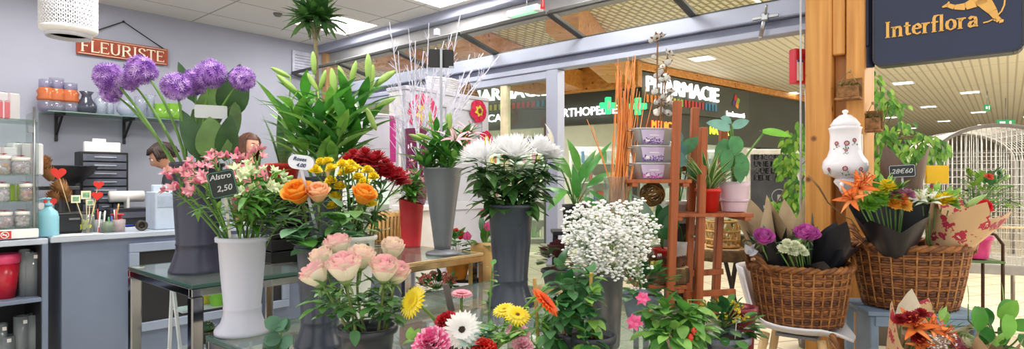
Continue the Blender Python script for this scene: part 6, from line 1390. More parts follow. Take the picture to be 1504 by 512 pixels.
# pink flowers in the red vase
for px, py, d, nm in ((598, 258, 3.8, 'pink alstroemeria at the left of the red vase'), (612, 248, 3.8, 'pink alstroemeria in the middle of the red vase'), (610, 265, 3.75, 'pink alstroemeria low at the front of the red vase'), (592, 270, 3.9, 'pink alstroemeria drooping left of the red vase')):
    alstro(VR+V3((rnd(-.02, .02), 0, .2)), P(px, py, d), nm, [petal('#d86a94', .15), petal('#f0c0cc', .1), petal('#b8447a', .1), STEM], 5, 26, 'flowers in the red vase', .05, None, .14)
# ---- sansevieria in red pot on the crates
def sans(b, lb, n, L, W, col, rim, potm, pr, ph, group=None, name='snake_plant', spread=.35, droop=.08):
    t = thing(name, lb, 'potted plant', b, group); b = V3(b); m = MB(); m.lathe(b, [(pr*.72, 0), (pr*.97, ph*.85), (pr*1.05, ph*.85), (pr*1.05, ph), (pr*.95, ph), (pr*.9, ph*.86), (.0001, ph*.85)], 28); part(m, 'pot', potm, t)
    m = MB(); m.lathe(b+ZX*(ph*.86), [(pr*.9, 0), (.0001, .008)], 20); part(m, 'soil', SOIL, t); m = MB()
    for k in range(n):
        a = k*2.4; q = .2+.8*k/n; d_ = V3((math.cos(a)*spread*q, math.sin(a)*spread*q, 1)); m.leaf(b+ZX*ph*.85+V3((math.cos(a), math.sin(a), 0))*pr*.35*q, d_, V3((-math.cos(a), -math.sin(a), .3)), L*rnd(.7, 1.1), W, droop, 'lance', .3, 8, 0, 1)
    part(m, 'leaves', [col, rim], t); return t
SAN = mat('#3f6b40', .4, 0, .4, 1, 0, .5, '#6f9a6a', (4, 4, 60)); SANR = leafm('#7a9a58', .1)
REDP = mat('#d4342c', .3, 0, .05)
sans(K0+ZX*.402+V3((0, -.02, 0)), 'snake plant in a red pot on the black crates', 7, .30, .062, SAN, SANR, REDP, .088, .13)
# ---- white painted twigs in a purple glass vase on a white column
cb_ = G(612, 4.3, 0); t = thing('display_column', 'slim white column behind the flowers carrying the purple glass vase', 'column', cb_); m = MB(); m.box(cb_+ZX*.55, (.2, .2, 1.06), RA); part(m, 'shaft', WHITE, t); m = MB(); m.box(cb_+ZX*1.10, (.26, .26, .04), RA); m.box(cb_+ZX*.02, (.26, .26, .04), RA); part(m, 'plinth', WHITE, t)
tv = cb_+ZX*1.122; pgm = glass('#7a2f58', .65); vase('glass_vase', 'tall dark purple glass vase of white twigs', tv, gl_prof([(.06, 0), (.075, .05), (.08, .3), (.09, .56)], .005), pgm)
tips = [(572, 32), (585, 75), (574, 120), (600, 42), (598, 95), (610, 60), (604, 150), (588, 152), (622, 75), (630, 34), (640, 70), (636, 120), (660, 95), (677, 16), (652, 60), (664, 48), (668, 70), (690, 80), (710, 78), (733, 82), (712, 108), (690, 110), (595, 180), (571, 140)]
TW = mat('#dcdcec', .6, 0, .05)
for i, (x, y) in enumerate(tips):
    d = 4.3+rnd(-.25, .3); f = tv+V3((rnd(-.05, .05), rnd(-.05, .05), .02)); e = P(x, y, d); t = thing('white_twig', 'bare white painted twig fanning out of the purple glass vase', 'twig', f, 'white twigs in the purple vase')
    w = f+(e-f)*.5+V3((rnd(-.06, .06), 0, .14 if abs(x-640) > 55 else 0)); pts = quad(f, w, e, 10); m = MB(); m.tube(pts, [.0085-.0055*k/10 for k in range(11)], 5)
    for k in range(3, 10):
        for g in range(3):
            dv = (pts[k+1]-pts[k]).normalized(); s_ = (rdir()*.7+dv*.8).normalized(); L = rnd(.06, .18)*(1.2-k/12); m.tube([pts[k], pts[k]+s_*L*.5+ZX*.01, pts[k]+s_*L+ZX*.02], [.0028, .0022, .0012], 4)
    solo_o = part(m, 'branches', TW, t)
# ---- gerberas and mixed foreground bouquet
def gerbera(px, py, R, d, ax, foot, lb, col, ctr, group, ctrR=.22):
    foot = V3(foot); c = P(px, py, d); ax = V3(ax).normalized(); t = thing('gerbera', lb, 'flower', foot, group); m = MB(); m.T = frame(c, ax, rnd(0, 6))
    for ring, (n, L, e) in enumerate(((24, 1, .08), (22, .88, .22), (18, .55, .42))):
        for k in range(n): a = TAU*(k+.5*ring)/n+rnd(-.04, .04); m.leaf((R*.1*math.cos(a), R*.1*math.sin(a), .002*ring), (math.cos(a), math.sin(a), e), (0, 0, 1), R*L*.93*rnd(.95, 1.04), R*.17, .14, 'strap', .15, 5, ring % 2)
    m.T = None; hd_ = part(m, 'petals', col, t); m = MB(); m.T = frame(c, ax); m.lathe((0, 0, 0), [(R*ctrR, .004), (R*ctrR*.95, R*.10), (R*ctrR*.5, R*.14), (.0001, R*.12)], 18)
    for k in range(40): a = k*2.4; r = R*ctrR*math.sqrt(k/40); m.lathe((r*math.cos(a), r*math.sin(a), R*.08), [(R*.028, 0), (R*.02, R*.06), (.0001, R*.075)], 5)
    m.T = None; part(m, 'centre', ctr, hd_); m = MB(); m.lathe(c, [(.004, -.012), (R*.3, -.004), (R*.35, 0)], 12, 0, 1, 1, ax); m.tube(quad(foot, c-ax*(c-foot).length*.5, c-ax*.008, 10), .0048, 7); part(m, 'stem', leafm('#7a9a4c', .12), t)
GY = [petal('#f3dc2e', .06), petal('#f7e65a', .05)]; GW = [petal('#f4f2ee', .03), petal('#fbfaf6', .02)]; GO = [petal('#ee5a1c', .08), petal('#f27030', .08)]; GP = [petal('#ef9fb0', .08), petal('#f4b8c2', .06)]
fe = lambda dx, dy=0: VE+V3((dx, dy, .09))
gerbera(606, 443, .050, 1.66, (-.75, -.75, .55), fe(-.06, 0), 'yellow gerbera facing left at the left of the bouquet', GY, mat('#e0b828', .7), 'gerberas')
gerbera(678, 431, .036, 1.80, (.05, -.12, 1), fe(-.01, .04), 'small pink gerbera seen edge on above the white one', GP, mat('#c87a7a', .7), 'gerberas')
gerbera(679, 484, .054, 1.56, (-.1, -1, .5), fe(-.01, -.05), 'white gerbera with dark centre in the middle of the bouquet', GW, mat('#3a2a22', .8), 'gerberas', .17)
gerbera(741, 455, .036, 1.66, (-.2, -.35, 1), fe(.03, 0), 'yellow gerbera tilted left in the pair at the right', GY, mat('#b89018', .7), 'gerberas')
gerbera(760, 463, .038, 1.58, (.15, -.55, .9), fe(.05, -.02), 'yellow gerbera with brown centre in the pair at the right', GY, mat('#7a4a1c', .8), 'gerberas')
gerbera(801, 443, .050, 1.58, (.75, -.15, .75), fe(.06, 0), 'orange gerbera tilted steeply at the far right', GO, mat('#c8401c', .7), 'gerberas')
def carn(px, py, R, d, foot, lb, cols, group, name='carnation', ax=(0, -.6, 1)):
    foot = V3(foot); c = P(px, py, d); ax = V3(ax).normalized(); t = thing(name, lb, 'flower', foot, group); m = MB(); m.T = frame(c-ax*R*.5, ax)
    for ring, (n, e, L) in enumerate(((10, .35, 1), (10, .65, .98), (9, .95, .95), (7, 1.25, .9), (5, 1.5, .85))):
        for k in range(n):
            a = TAU*(k+.5*ring)/n+rnd(-.1, .1); d_ = (math.cos(a)*math.cos(e), math.sin(a)*math.cos(e), math.sin(e)); m.leaf((0, 0, 0), d_, (-math.cos(a)*math.sin(e), -math.sin(a)*math.sin(e), math.cos(e)), R*L*rnd(.92, 1.08), R*.8, .12, 'spear2', .1, 6, (ring+k) % 2, 2, .10)
    m.T = None; part(m, 'bloom', cols, t); m = MB(); m.tube(quad(foot, (foot+c)/2, c-ax*R*.5, 6), .004, 6); m.lathe(c-ax*R*.75, [(.004, 0), (R*.25, R*.12), (R*.3, R*.5)], 10, 0, 1, 1, ax); part(m, 'stem', STEM, t)
CP = [petal('#ec7fae', .1), petal('#e2568f', .1), petal('#f6c4d6', .06)]; CR = [petal('#c22430', .1), petal('#a0161f', .1), petal('#d8404a', .1)]
carn(632, 500, .052, 1.50, fe(-.06, -.04), 'large frilled pink bloom at the bottom left of the bouquet', CP, 'bouquet blooms', 'pink_peony', (-.2, -.7, 1)); carn(655, 468, .038, 1.68, fe(-.03, .02), 'dark red carnation behind the white gerbera', CR, 'bouquet blooms', ax=(-.3, -.3, 1)); carn(651, 496, .036, 1.62, fe(-.03, -.01), 'dark red carnation between the pink bloom and the white gerbera', CR, 'bouquet blooms'); carn(712, 508, .034, 1.52, fe(.01, -.05), 'bright red carnation at the bottom edge', [petal('#e03028', .08), petal('#c81c1c', .08), petal('#f05a44', .08)], 'bouquet blooms')
carn(760, 486, .036, 1.72, fe(.04, .02), 'pale pink carnation behind the green leaves', [petal('#f0b0c0', .06), petal('#e89ab0', .06), petal('#f8d4dc', .05)], 'bouquet blooms'); carn(768, 506, .03, 1.6, fe(.05, -.02), 'pale pink small bloom at the bottom edge right of the red one', [petal('#f0b0c0', .06), petal('#e89ab0', .06), petal('#f8d4dc', .05)], 'bouquet blooms')
for px, py, d, L, nm in ((735, 480, 1.52, .05, 'leafy green sprig in the middle of the bouquet'), (748, 498, 1.48, .05, 'leafy green sprig at the bottom right of the bouquet'), (708, 490, 1.55, .04, 'blue green sprig right of the white gerbera'), (775, 490, 1.55, .06, 'leafy green sprig by the orange gerbera'), (690, 508, 1.5, .045, 'blue green sprig below the white gerbera'), (600, 500, 1.6, .05, 'leafy green sprig at the left bottom edge')):
    spray(fe(rnd(-.05, .05), -.03), P(px, py, d), nm, 'leaf_sprig', 'foliage', L, L*.5, 12, [LEAFL, LEAF] if 'blue' not in nm else [leafm('#5f9088', .15), leafm('#86aa9c', .15)], 'leafy bouquet sprigs', 'ovate', .3, .2, .5)
for x, y, d, nm in ((724, 386, 1.85, 'thin climbing shoot rising before the large grey bucket'), (808, 420, 1.7, 'thin green stalk beside the orange gerbera')):
    spray(fe(.05, .03), P(x, y, d), nm, 'leafy_shoot', 'foliage', .03, .018, 12, [LEAFL, LEAF], None, 'ovate', .3, .2, .35)
# ---- gypsophila
GYP = [mat('#f5f4f2', .7, 0, .02), leafm('#9cb878', .1)]
fg = lambda dx, dy=0: VG+V3((dx, dy, .2))
gsp = ((850, 345, 2.0), (862, 318, 2.1), (880, 330, 2.0), (905, 315, 2.15), (930, 312, 2.2), (945, 335, 2.1), (870, 365, 1.95), (895, 358, 1.95), (922, 350, 2.0), (932, 372, 2.02), (905, 385, 1.98), (872, 385, 1.98), (856, 368, 2.05), (848, 330, 2.1), (900, 335, 1.98))
for gi, (px, py, d) in enumerate(gsp):
    c = P(px, py, d); f = fg(rnd(-.05, .05), rnd(-.05, .05)); t = thing('gypsophila', 'airy spray of tiny white gypsophila in the zinc bucket', 'flower', f, 'white gypsophila sprays'); m = MB(); s = MB(); s.tube(quad(f, f+(c-f)*.5+V3((0, 0, .06)), c-(c-f)*.25, 6), .0025, 5)
    hub = c-(c-f)*.25
    for k in range(38):
        e = c+V3((rnd(-1, 1)*.047, rnd(-1, 1)*.05, rnd(-1, 1)*.045)); md = hub+(e-hub)*.5+rdir()*.012; s.tube([hub, md, e], .0008, 3, 0, False)
        for q in range(3): p = e+rdir()*.017; m.lathe(p-ZX*.003, [(.0001, 0), (.005, .0018), (.0068, .0048), (.0035, .0078), (.0001, .007)], 6, 0)
    part(s, 'stems', [leafm('#9ab678', .1)], t); part(m, 'florets', GYP[0], t, 'tiny white florets', 'stuff')
# hanging wisp right of the zinc bucket
c = P(945, 408, 2.08); t = thing('gypsophila', 'loose gypsophila wisp drooping at the right side of the zinc bucket', 'flower', fg(.06), None); m = MB(); s = MB(); hub = P(938, 392, 2.06); s.tube([fg(.06), fg(.075)+ZX*.08, hub], .0025, 5)
for k in range(22):
    e = P(rnd(926, 948), rnd(392, 428), 2.08+rnd(-.04, .04)); s.tube([hub, (hub+e)/2+rdir()*.01, e], .0008, 3, 0, False)
    for q in range(2): p = e+rdir()*.01; m.lathe(p-ZX*.003, [(.0001, 0), (.004, .0015), (.005, .004), (.0025, .006), (.0001, .0055)], 6, 0)
part(s, 'stems', leafm('#9ab678', .1), t); part(m, 'florets', GYP[0], t, 'tiny white florets', 'stuff')
# ---- potted plant helper
def pot(t, b, r, h, mt, rim=True, square=False, soil=True):
    m = MB(); b = V3(b); pr = [(r*.74, 0), (r*.76, .004), (r*.96, h*.82)]+([(r*1.05, h*.82), (r*1.06, h*.98), (r*1.03, h)] if rim else [(r, h)])+[(r*.94, h), (r*.9, h*.84), (.0001, h*.83)]
    m.lathe(b, pr, 30); part(m, 'pot', mt, t)
    if soil: m = MB(); m.lathe(b+ZX*h*.85, [(r*.91, 0), (r*.5, .006), (.0001, .008)], 20); part(m, 'soil', SOIL, t)
def foliage(t, c, rad, n, L, W, mats, shape='ovate', droop=.25, root=None, zmin=-.3, up=.3, name='leaves', fill=.55, stems=True):
    c = V3(c); m = MB(); s = MB(); k_ = len(mats)
    for k in range(n):
        o = rdir(zmin, 1); q = rnd(fill, 1); p = c+V3((o.x*rad[0]*q, o.y*rad[1]*q, o.z*rad[2]*q)); d_ = o+V3((rnd(-.4, .4), rnd(-.4, .4), rnd(-.2, .5)*up*2)); m.leaf(p, d_, ZX, L*rnd(.7, 1.15), W*rnd(.8, 1.1), droop, shape, .14, 5, random.randrange(k_))
        if stems and root is not None and k % 3 == 0: s.tube(quad(root, V3(((V3(root).x+p.x)/2, (V3(root).y+p.y)/2, p.z)), p, 5), .002, 4)
    part(m, name, mats, t)
    if s.v: part(s, 'stems', STEM, t)
# ---- peace lily in black pot on a black stand
b = G(845, 3.2, CAMH-72/850*3.2); t = thing('metal_stand', 'thin black metal stand carrying the peace lily pot', 'plant stand', V3((b.x, b.y, 0))); m = MB(); m.box(b-ZX*.012, (.26, .2, .02)); part(m, 'top', BLACK, t)
for a in (-1, 1):
    for q in (-1, 1): m = MB(); m.bar(b+V3((.11*a, .08*q, -.022)), V3((b.x+.14*a, b.y+.1*q, 0)), .014); part(m, 'leg', BLACK, t)
t = thing('peace_lily', 'peace lily with one white flower in a black pot beside the door post', 'potted plant', b, None); pot(t, b, .075, .14, BLACK, False); m = MB(); s = MB()
for x0, y0, x1, y1, w, d in ((820, 245, 808, 212, 22, 3.15), (838, 262, 818, 218, 22, 3.2), (850, 250, 842, 210, 18, 3.3), (860, 262, 885, 212, 14, 3.1), (862, 275, 897, 248, 22, 3.15), (832, 280, 806, 300, 16, 3.1), (848, 290, 846, 250, 16, 3.05), (840, 285, 800, 270, 16, 3.2), (855, 290, 880, 300, 16, 3.1), (850, 270, 866, 225, 16, 3.3), (835, 255, 795, 235, 14, 3.3), (866, 280, 900, 300, 14, 3.2)):
    p, e = P(x0, y0, d), P(x1, y1, d-.04); m.leaf(p, e-p, (0, -.6, 1), (e-p).length*1.15, w/850*d*1.0, .25, 'lance', .18, 7, random.randrange(2)); s.tube(quad(b+ZX*.12, V3(((b.x+p.x)/2, p.y, p.z-.05)), p, 5), .003, 5)
part(m, 'leaves', [leafm('#418a36', .2, .35), leafm('#62a846', .18, .35)], t); part(s, 'stems', STEM, t)
m = MB(); p = P(812, 212, 3.2); m.tube([b+ZX*.12, P(822, 240, 3.2), p], .003, 5, 1); m.leaf(p, P(803, 180, 3.2)-p, (1, -.5, 0), .125, .05, .1, 'lance', .4, 6, 0); m.tube([p, p+(P(805, 196, 3.2)-p)], .005, 6, 2); part(m, 'flower', [petal('#f2f1ec', .03), STEM, mat('#e8dfa8', .7)], t)
# ---- coleus like dark leaved plant
b = G(818, 3.0, CAMH-155/850*3.0); t = thing('pot_stool', 'small round stool under the dark leaved plant', 'stool', V3((b.x, b.y, 0))); m = MB(); m.lathe(V3((b.x, b.y, b.z-.03)), [(.10, 0), (.105, .028), (.0001, .028)], 24); part(m, 'seat', LIGHTWOOD, t)
for k in range(3): a = TAU*k/3; m = MB(); m.tube([b+V3((.07*math.cos(a), .07*math.sin(a), -.03)), V3((b.x+.11*math.cos(a), b.y+.11*math.sin(a), 0))], .012, 8); part(m, 'leg', LIGHTWOOD, t)
t = thing('heuchera', 'bronze and green leaved plant in a grey pot under the peace lily', 'potted plant', b); pot(t, b, .08, .09, mat('#565b64', .5, 0, .06)); foliage(t, b+ZX*.13, (.085, .085, .075), 46, .07, .062, [leafm('#5a3038', .3), leafm('#6f8a5a', .2), leafm('#7a4a48', .25), leafm('#a8b690', .2)], 'round', .2, None)
# ---- orange willow sticks in a glass vase
b = G(906, 2.9, CAMH-56/850*2.9); t = thing('side_table', 'narrow dark table behind the gypsophila carrying the willow vase', 'table', V3((b.x, b.y, 0))); m = MB(); m.box(b-ZX*.014, (.28, .26, .024)); part(m, 'top', mat('#4a3a2c', .6), t)
for a in (-1, 1):
    for q in (-1, 1): m = MB(); m.box(V3((b.x+.12*a, b.y+.11*q, (b.z-.026)/2)), (.025, .025, b.z-.026)); part(m, 'leg', mat('#4a3a2c', .6), t)
vase('glass_vase', 'clear glass vase holding the tall orange willow sticks', b, gl_prof([(.062, 0), (.066, .015), (.066, .205), (.07, .21)], .005), glass('#eef4f2', .08))
t = thing('willow_bundle', 'tall bundle of thin orange willow sticks in the clear glass vase', 'sticks', b+ZX*.01); 
OR = mat('#f0a058', .5, 0, .12, 12); OR2 = mat('#e0823c', .5, 0, .15, 12)
for k in range(62):
    f = b+V3((rnd(-.045, .045), rnd(-.045, .045), .008)); big = k > 50
    if k in (0, 1, 2, 3): e = P((862, 870, 950, 958)[k], (175, 185, 120, 150)[k], 2.85)
    else: e = P(918+rnd(-14, 16)*(1.6 if big else 1), rnd(80, 150), 2.9+rnd(-.05, .05))
    w = f+(e-f)*.5+V3((rnd(-.012, .012)+.012, 0, 0)); m = MB(); m.tube(quad(f, w, e, 6), [.0042-.0026*q/6 for q in range(7)], 5); part(m, 'stick', OR if k % 3 else OR2, t)
# ---- cotton branches
COT = [mat('#f4f2ee', .9, 0, .03, 40), mat('#8a5a3a', .8, 0, .2)]
def cotton(px0, tips, lb, top, d):
    f = G(px0, d, ZTOP+.09); f.z = ZTOP+.02; t = thing('cotton_branch', lb, 'branch', f, 'cotton branches in the zinc planter'); e = P(*top, d); pts = quad(f, f+(e-f)*.5+V3((rnd(-.01, .01), 0, 0)), e, 10); m = MB(); m.tube(pts, .004, 6); part(m, 'stem', STEMB, t); m = MB()
    for x, y, r in tips:
        c = P(x, y, d+rnd(-.03, .02)); R = r/850*d*.8; ax = (rdir(0, 1)+V3((0, -.6, .2))).normalized(); near = min(pts, key=lambda q: (q-c).length); m.tube([near, c-ax*R*.4], .002, 4, 1)
        for k in range(5):
            a = TAU*k/5; F = frame(c, ax); q = F @ V3((R*.42*math.cos(a), R*.42*math.sin(a), R*.1)); m.ball(q, R*.52, 0, 8); d_ = F.to_3x3() @ V3((math.cos(a), math.sin(a), .15)); m.leaf(c-ax*R*.45, d_, ax, R*1.45, R*.75, -.45, 'lance', .2, 4, 1)
        m.ball(c+ax*R*.25, R*.5, 0, 8); part(m, 'boll', COT, t)
cotton(966, ((964, 55, 9), (971, 52, 7), (957, 60, 7), (960, 84, 6), (973, 98, 6)), 'tallest cotton branch with two bolls at its tip', (966, 58), 2.9)
cotton(972, ((983, 78, 9), (981, 92, 8), (970, 105, 8), (965, 112, 8), (978, 112, 7)), 'second cotton branch leaning right', (980, 84), 2.93)
cotton(968, ((972, 118, 8), (980, 115, 7), (962, 135, 8), (985, 134, 8), (975, 142, 9), (984, 146, 9)), 'shorter cotton branch in the middle', (974, 122), 2.86)
cotton(975, ((966, 150, 9), (977, 150, 9), (987, 153, 8), (972, 163, 10), (981, 166, 9), (964, 165, 8)), 'lowest cotton branch with the most bolls', (976, 148), 2.9)
# ---- plants on the ladder
b = G(1040, 2.92, SH2+.002)
sans(b, 'variegated snake plant in a bright red pot on the middle ladder shelf', 30, .25, .030, leafm('#4f7f45', .3), leafm('#c9d28a', .1), mat('#dd2f24', .25, 0, .04), .062, .118, None, 'spider_plant', 1.0, .35)
b = G(1078, 2.96, SH2+.002); t = thing('philodendron', 'philodendron with large glossy leaves in a pale pink pot on the ladder', 'potted plant', b); pot(t, b, .078, .152, mat('#dcc3ce', .4, 0, .04), False)
m = MB(); m.lathe(b+ZX*.05, [(.070, 0), (.0735, .002), (.0735, .012), (.071, .014)], 30); part(m, 'pot_band', mat('#cdb4c0', .4), [o for o in t.children if o.name.startswith('pot')][0]); PH = [leafm('#4f8f55', .2, .3), leafm('#7db0a0', .15, .3), leafm('#6fb23c', .15, .3)]
def big_leaves(t, root, specs, mats, shape='heart', stem=.0035):
    m = MB(); s = MB()
    for x0, y0, x1, y1, w, d, mi in specs:
        p, e = P(x0, y0, d), P(x1, y1, d-.03); m.leaf(p, e-p, (rnd(-.2, .2), -1, .5), (e-p).length, w/850*d, .12, shape, .12, 8, mi); s.tube(quad(root, V3((root.x*.4+p.x*.6, root.y*.4+p.y*.6, p.z-.06)), p, 7), stem, 5)
    part(m, 'leaves', mats, t); part(s, 'stems', STEM, t)
big_leaves(t, b+ZX*.13, ((1080, 200, 1082, 228, 24, 2.9, 0), (1072, 188, 1040, 178, 20, 2.95, 1), (1076, 186, 1100, 176, 16, 2.95, 1), (1070, 220, 1064, 255, 20, 2.85, 0), (1085, 225, 1098, 258, 20, 2.9, 0), (1068, 205, 1052, 235, 20, 2.92, 0), (1074, 178, 1060, 172, 14, 3.0, 1), (1085, 240, 1088, 268, 18, 2.86, 0)), PH)
t2 = thing('philodendron', 'long philodendron shoot with one bright leaf reaching right over the poster', 'plant', b+ZX*.13); m = MB(); m.tube([b+ZX*.13, P(1092, 235, 2.9), P(1106, 215, 2.9), P(1122, 195, 2.9)], .005, 6, 1); m.leaf(P(1120, 193, 2.9), P(1158, 195, 2.86)-P(1120, 193, 2.9), (0, -.8, 1), .135, .075, .15, 'heart', .1, 8, 0); m.leaf(P(1120, 195, 2.9), P(1112, 186, 2.86)-P(1120, 195, 2.9), (0, -.8, 1), .03, .02, .1, 'lance', .1, 4, 0); part(m, 'shoot', [leafm('#7cc23e', .12, .3), STEM], t2)
# grey leaved plant behind the zinc planters
b = G(998, 3.12, CAMH-62/850*3.12); t = thing('alocasia', 'plant with broad grey green leaves behind the zinc planters', 'potted plant', b); pot(t, b, .07, .12, mat('#d8d4cc', .4)); big_leaves(t, b+ZX*.1, ((990, 225, 1008, 212, 30, 2.96, 0), (985, 232, 1010, 238, 30, 2.92, 0), (1000, 225, 1026, 200, 20, 3.0, 1), (1012, 240, 1026, 262, 18, 3.0, 1), (1003, 205, 986, 190, 18, 3.1, 0), (1000, 245, 975, 262, 18, 3.0, 1)), [leafm('#5f8f86', .15, .3), leafm('#4f8a5a', .2, .3)])
t = thing('back_stand', 'dark plinth behind the ladder carrying the grey leaved plant', 'plant stand', V3((b.x, b.y+.0, 0))); m = MB(); m.box(V3((b.x, b.y, (b.z-.002)/2)), (.14, .12, b.z-.004)); m.box(V3((b.x, b.y, .02)), (.2, .18, .04)); part(m, 'body', mat('#3c3530', .6), t)
# small red pot on the log slice and white pot
b = LS+V3((.0, .02, 0)); t = thing('peperomia', 'dark leaved plant in a small red pot on the log slice', 'potted plant', b); pot(t, b, .052, .088, REDP); big_leaves(t, b+ZX*.08, ((965, 330, 945, 318, 20, 2.9, 1), (968, 330, 985, 300, 18, 2.92, 0), (975, 332, 998, 328, 32, 2.88, 0), (965, 335, 950, 345, 18, 2.86, 0), (970, 325, 968, 300, 16, 2.95, 0), (972, 335, 985, 352, 18, 2.86, 0), (960, 325, 932, 285, 16, 2.95, 2)), [leafm('#2f6a38', .2, .3), leafm('#5f9a50', .2, .3), leafm('#8fae9c', .15, .3)])
m = MB(); c_ = b+V3((-.03, -.052, .01)); m.box(c_+ZX*.03, (.022, .002, .05)); solo(m, 'white_tag', WHITE, 'little white tag in front of the small red pot', 'tag', c_+ZX*.005)
b = V3((((1003-752)/850*3.06), 3.06, SH3+.004)); t = thing('orchid_pot', 'tall white pot with upright leaves behind the ladder uprights', 'potted plant', b); pot(t, b, .06, .19, mat('#e2e0da', .35), False); foliage(t, b+ZX*.24, (.03, .03, .08), 14, .12, .03, [LEAF, LEAFD], 'lance', .3, b+ZX*.17)
# dried wreath ball behind
c = P(958, 285, 3.05); t = thing('dried_nest', 'woven dried vine ball hanging under the top ladder shelf', 'decoration', c); m = MB()
for k in range(26):
    n_ = rdir(); a = n_.orthogonal().normalized(); bb = n_.cross(a); r = .062*rnd(.8, 1.05); m.tube([c+(a*math.cos(TAU*j/16)+bb*math.sin(TAU*j/16))*r for j in range(17)], .0035, 4, k % 2, False)
part(m, 'vines', [mat('#9a7436', .8, 0, .3), mat('#7a5a2c', .8, 0, .3)], t); m = MB(); m.tube([c+ZX*.06, V3((c.x, c.y, SH1-.02))], .002, 4); part(m, 'cord', STEMB, t)
b = LT+V3((.12, .03, .002)); t = thing('houseplant', 'small ferny green plant on the log stool beside the cane basket', 'potted plant', b); pot(t, b, .045, .07, mat('#6a6f5a', .5)); foliage(t, b+ZX*.11, (.08, .07, .05), 60, .045, .02, [LEAF, LEAFL, LEAFD], 'ovate', .2)
c = LT+V3((.125, -.10, .03)); t = thing('wicker_ring', 'small brown wicker ring leaning on the log stool', 'decoration', c-ZX*.028); m = MB()
for s_ in range(3): m.tube([c+V3((.028*math.cos(a), .006*math.sin(3*a+s_*2), .028*math.sin(a))) for a in [TAU*j/24 for j in range(25)]], .007, 5, 0, False)
part(m, 'ring', mat('#7a6a44', .8, 0, .3), t)
# ---- kalanchoes
def kalan(b, lb, r, h, potm, cols, rad, nh, flop=.0, group='kalanchoes', ll=.055):
    b = V3(b); t = thing('kalanchoe', lb, 'potted plant', b, group); pot(t, b, r, h, potm)
    foliage(t, b+ZX*(h+rad[2]*.35), rad, 80, ll, ll*.8, [leafm('#3c7436', .2, .35), leafm('#5a9246', .2, .35), leafm('#2f5f34', .2, .35)], 'round', .15, None, -.5)
    m = MB()
    for k in range(nh):
        o = rdir(.35, 1); c = b+ZX*(h+rad[2]*.35)+V3((o.x*rad[0]*.95, o.y*rad[1]*.95, o.z*rad[2]*1.12)); m.tube([b+ZX*(h+rad[2]*.3), c], .0018, 4, 2)
        for q in range(9):
            p = c+rdir(-.2, 1)*.017; m.T = frame(p, rdir(.3, 1)); 
            for g in range(4): a = TAU*g/4; m.leaf((0, 0, 0), (math.cos(a), math.sin(a), .3), (0, 0, 1), .0085, .006, 0, 'ovate', .1, 3, random.randrange(2))
            m.T = None
    part(m, 'flower_clusters', cols+[STEM], t)
kalan(G(942, 2.55, TB), 'budding green kalanchoe in a grey pot left of the ladder feet', .085, .105, mat('#7d8796', .45, 0, .05), [leafm('#a9c05a', .15), leafm('#c9b04a', .15)], (.15, .12, .095), 14, 0, 'kalanchoes', .05)
kalan(G(1062, 2.28, .552), 'yellow budded kalanchoe in a grey blue pot at the bottom right of the ladder', .10, .145, mat('#7f8796', .45, 0, .05), [petal('#e6dc3c', .1), petal('#d8a83c', .1)], (.125, .115, .085), 16)
kalan(G(642, 3.5, .52), 'salmon pink kalanchoe on the low shelf under the gold rimmed table', .07, .10, leafm('#6f9a4a', .1), [petal('#e56a78', .1), petal('#f0a08c', .1)], (.125, .11, .08), 36)
b = G(642, 3.5, 0); t = thing('low_shelf', 'low dark shelf under the gold rimmed table carrying the salmon kalanchoe', 'shelf', b); m = MB(); m.box(b+ZX*.505, (.4, .26, .026), RA); part(m, 'board', mat('#4f3a2c', .6), t)
for a in (-1, 1): m = MB(); m.box(b+UX*.18*a+ZX*.245, (.03, .24, .49), RA); part(m, 'side', mat('#4f3a2c', .6), t)
m = MB(); c = G(965, 2.36, TB+.10); m.box(c+ZX*.07+V3((0, 0, 0)), (.12, .012, .14), (V3((.8, .2, -.55)).normalized(), V3((-.24, .97, 0)), V3((.55, .1, .8)).normalized())); 
# red bucket behind the yellow kalanchoe
bucket('tin_bucket', 'deep red tin bucket behind the yellow kalanchoe', 'bucket', G(1084, 2.46, .552), .072, .06, .215, mat('#7c2530', .35, .3, .12), group=None)
m = MB(); c = G(1082, 2.2, .77); m.box(c, (.03, .003, .018)); m.bar(c-ZX*.09+V3((0, .02, 0)), c+V3((0, .002, 0)), .003); solo(m, 'plant_label', WHITE, 'tiny white label stuck in the yellow kalanchoe', 'label', c-ZX*.09)
# ---- climbing dipladenias with stakes
def climber(b, lb, stakes, cl, cols, potm, group, L=.06, W=.04, n=26):
    b = V3(b); t = thing('mandevilla', lb, 'potted plant', b, group); pot(t, b, .075, .12, potm)
    for (px, py0, py1, d) in stakes: m = MB(); a = P(px, py0, d); m.bar(a, V3((b.x+(a.x-b.x)*.5, b.y+(a.y-b.y)*.5, b.z+.09)), .010); part(m, 'stake', mat('#c49a56', .6, 0, .15), t)
    m = MB(); s = MB()
    for (px, py, d, rx, rz, k_) in cl:
        c = P(px, py, d); s.tube(quad(b+ZX*.11, V3(((b.x+c.x)/2, c.y, c.z-.03)), c, 6), .003, 5)
        for k in range(k_): o = rdir(-.8, 1); p = c+V3((o.x*rx, o.y*rx, o.z*rz))*rnd(.3, 1); m.leaf(p, o+V3((rnd(-.5, .5), -.5, -.25)), ZX, L*rnd(.7, 1.2), W*rnd(.8, 1.1), .3, 'ovate', .14, 6, random.randrange(len(cols)))
    part(m, 'leaves', cols, t); part(s, 'stems', STEM, t); return t
D1 = [leafm('#2c5f34', .2, .3), leafm('#437a40', .2, .3), leafm('#5f8f5c', .2, .3)]; D2 = [leafm('#5f9a44', .2, .35), leafm('#86b858', .2, .35), leafm('#4a8038', .2, .35)]
BP = mat('#3c4048', .5, 0, .06)
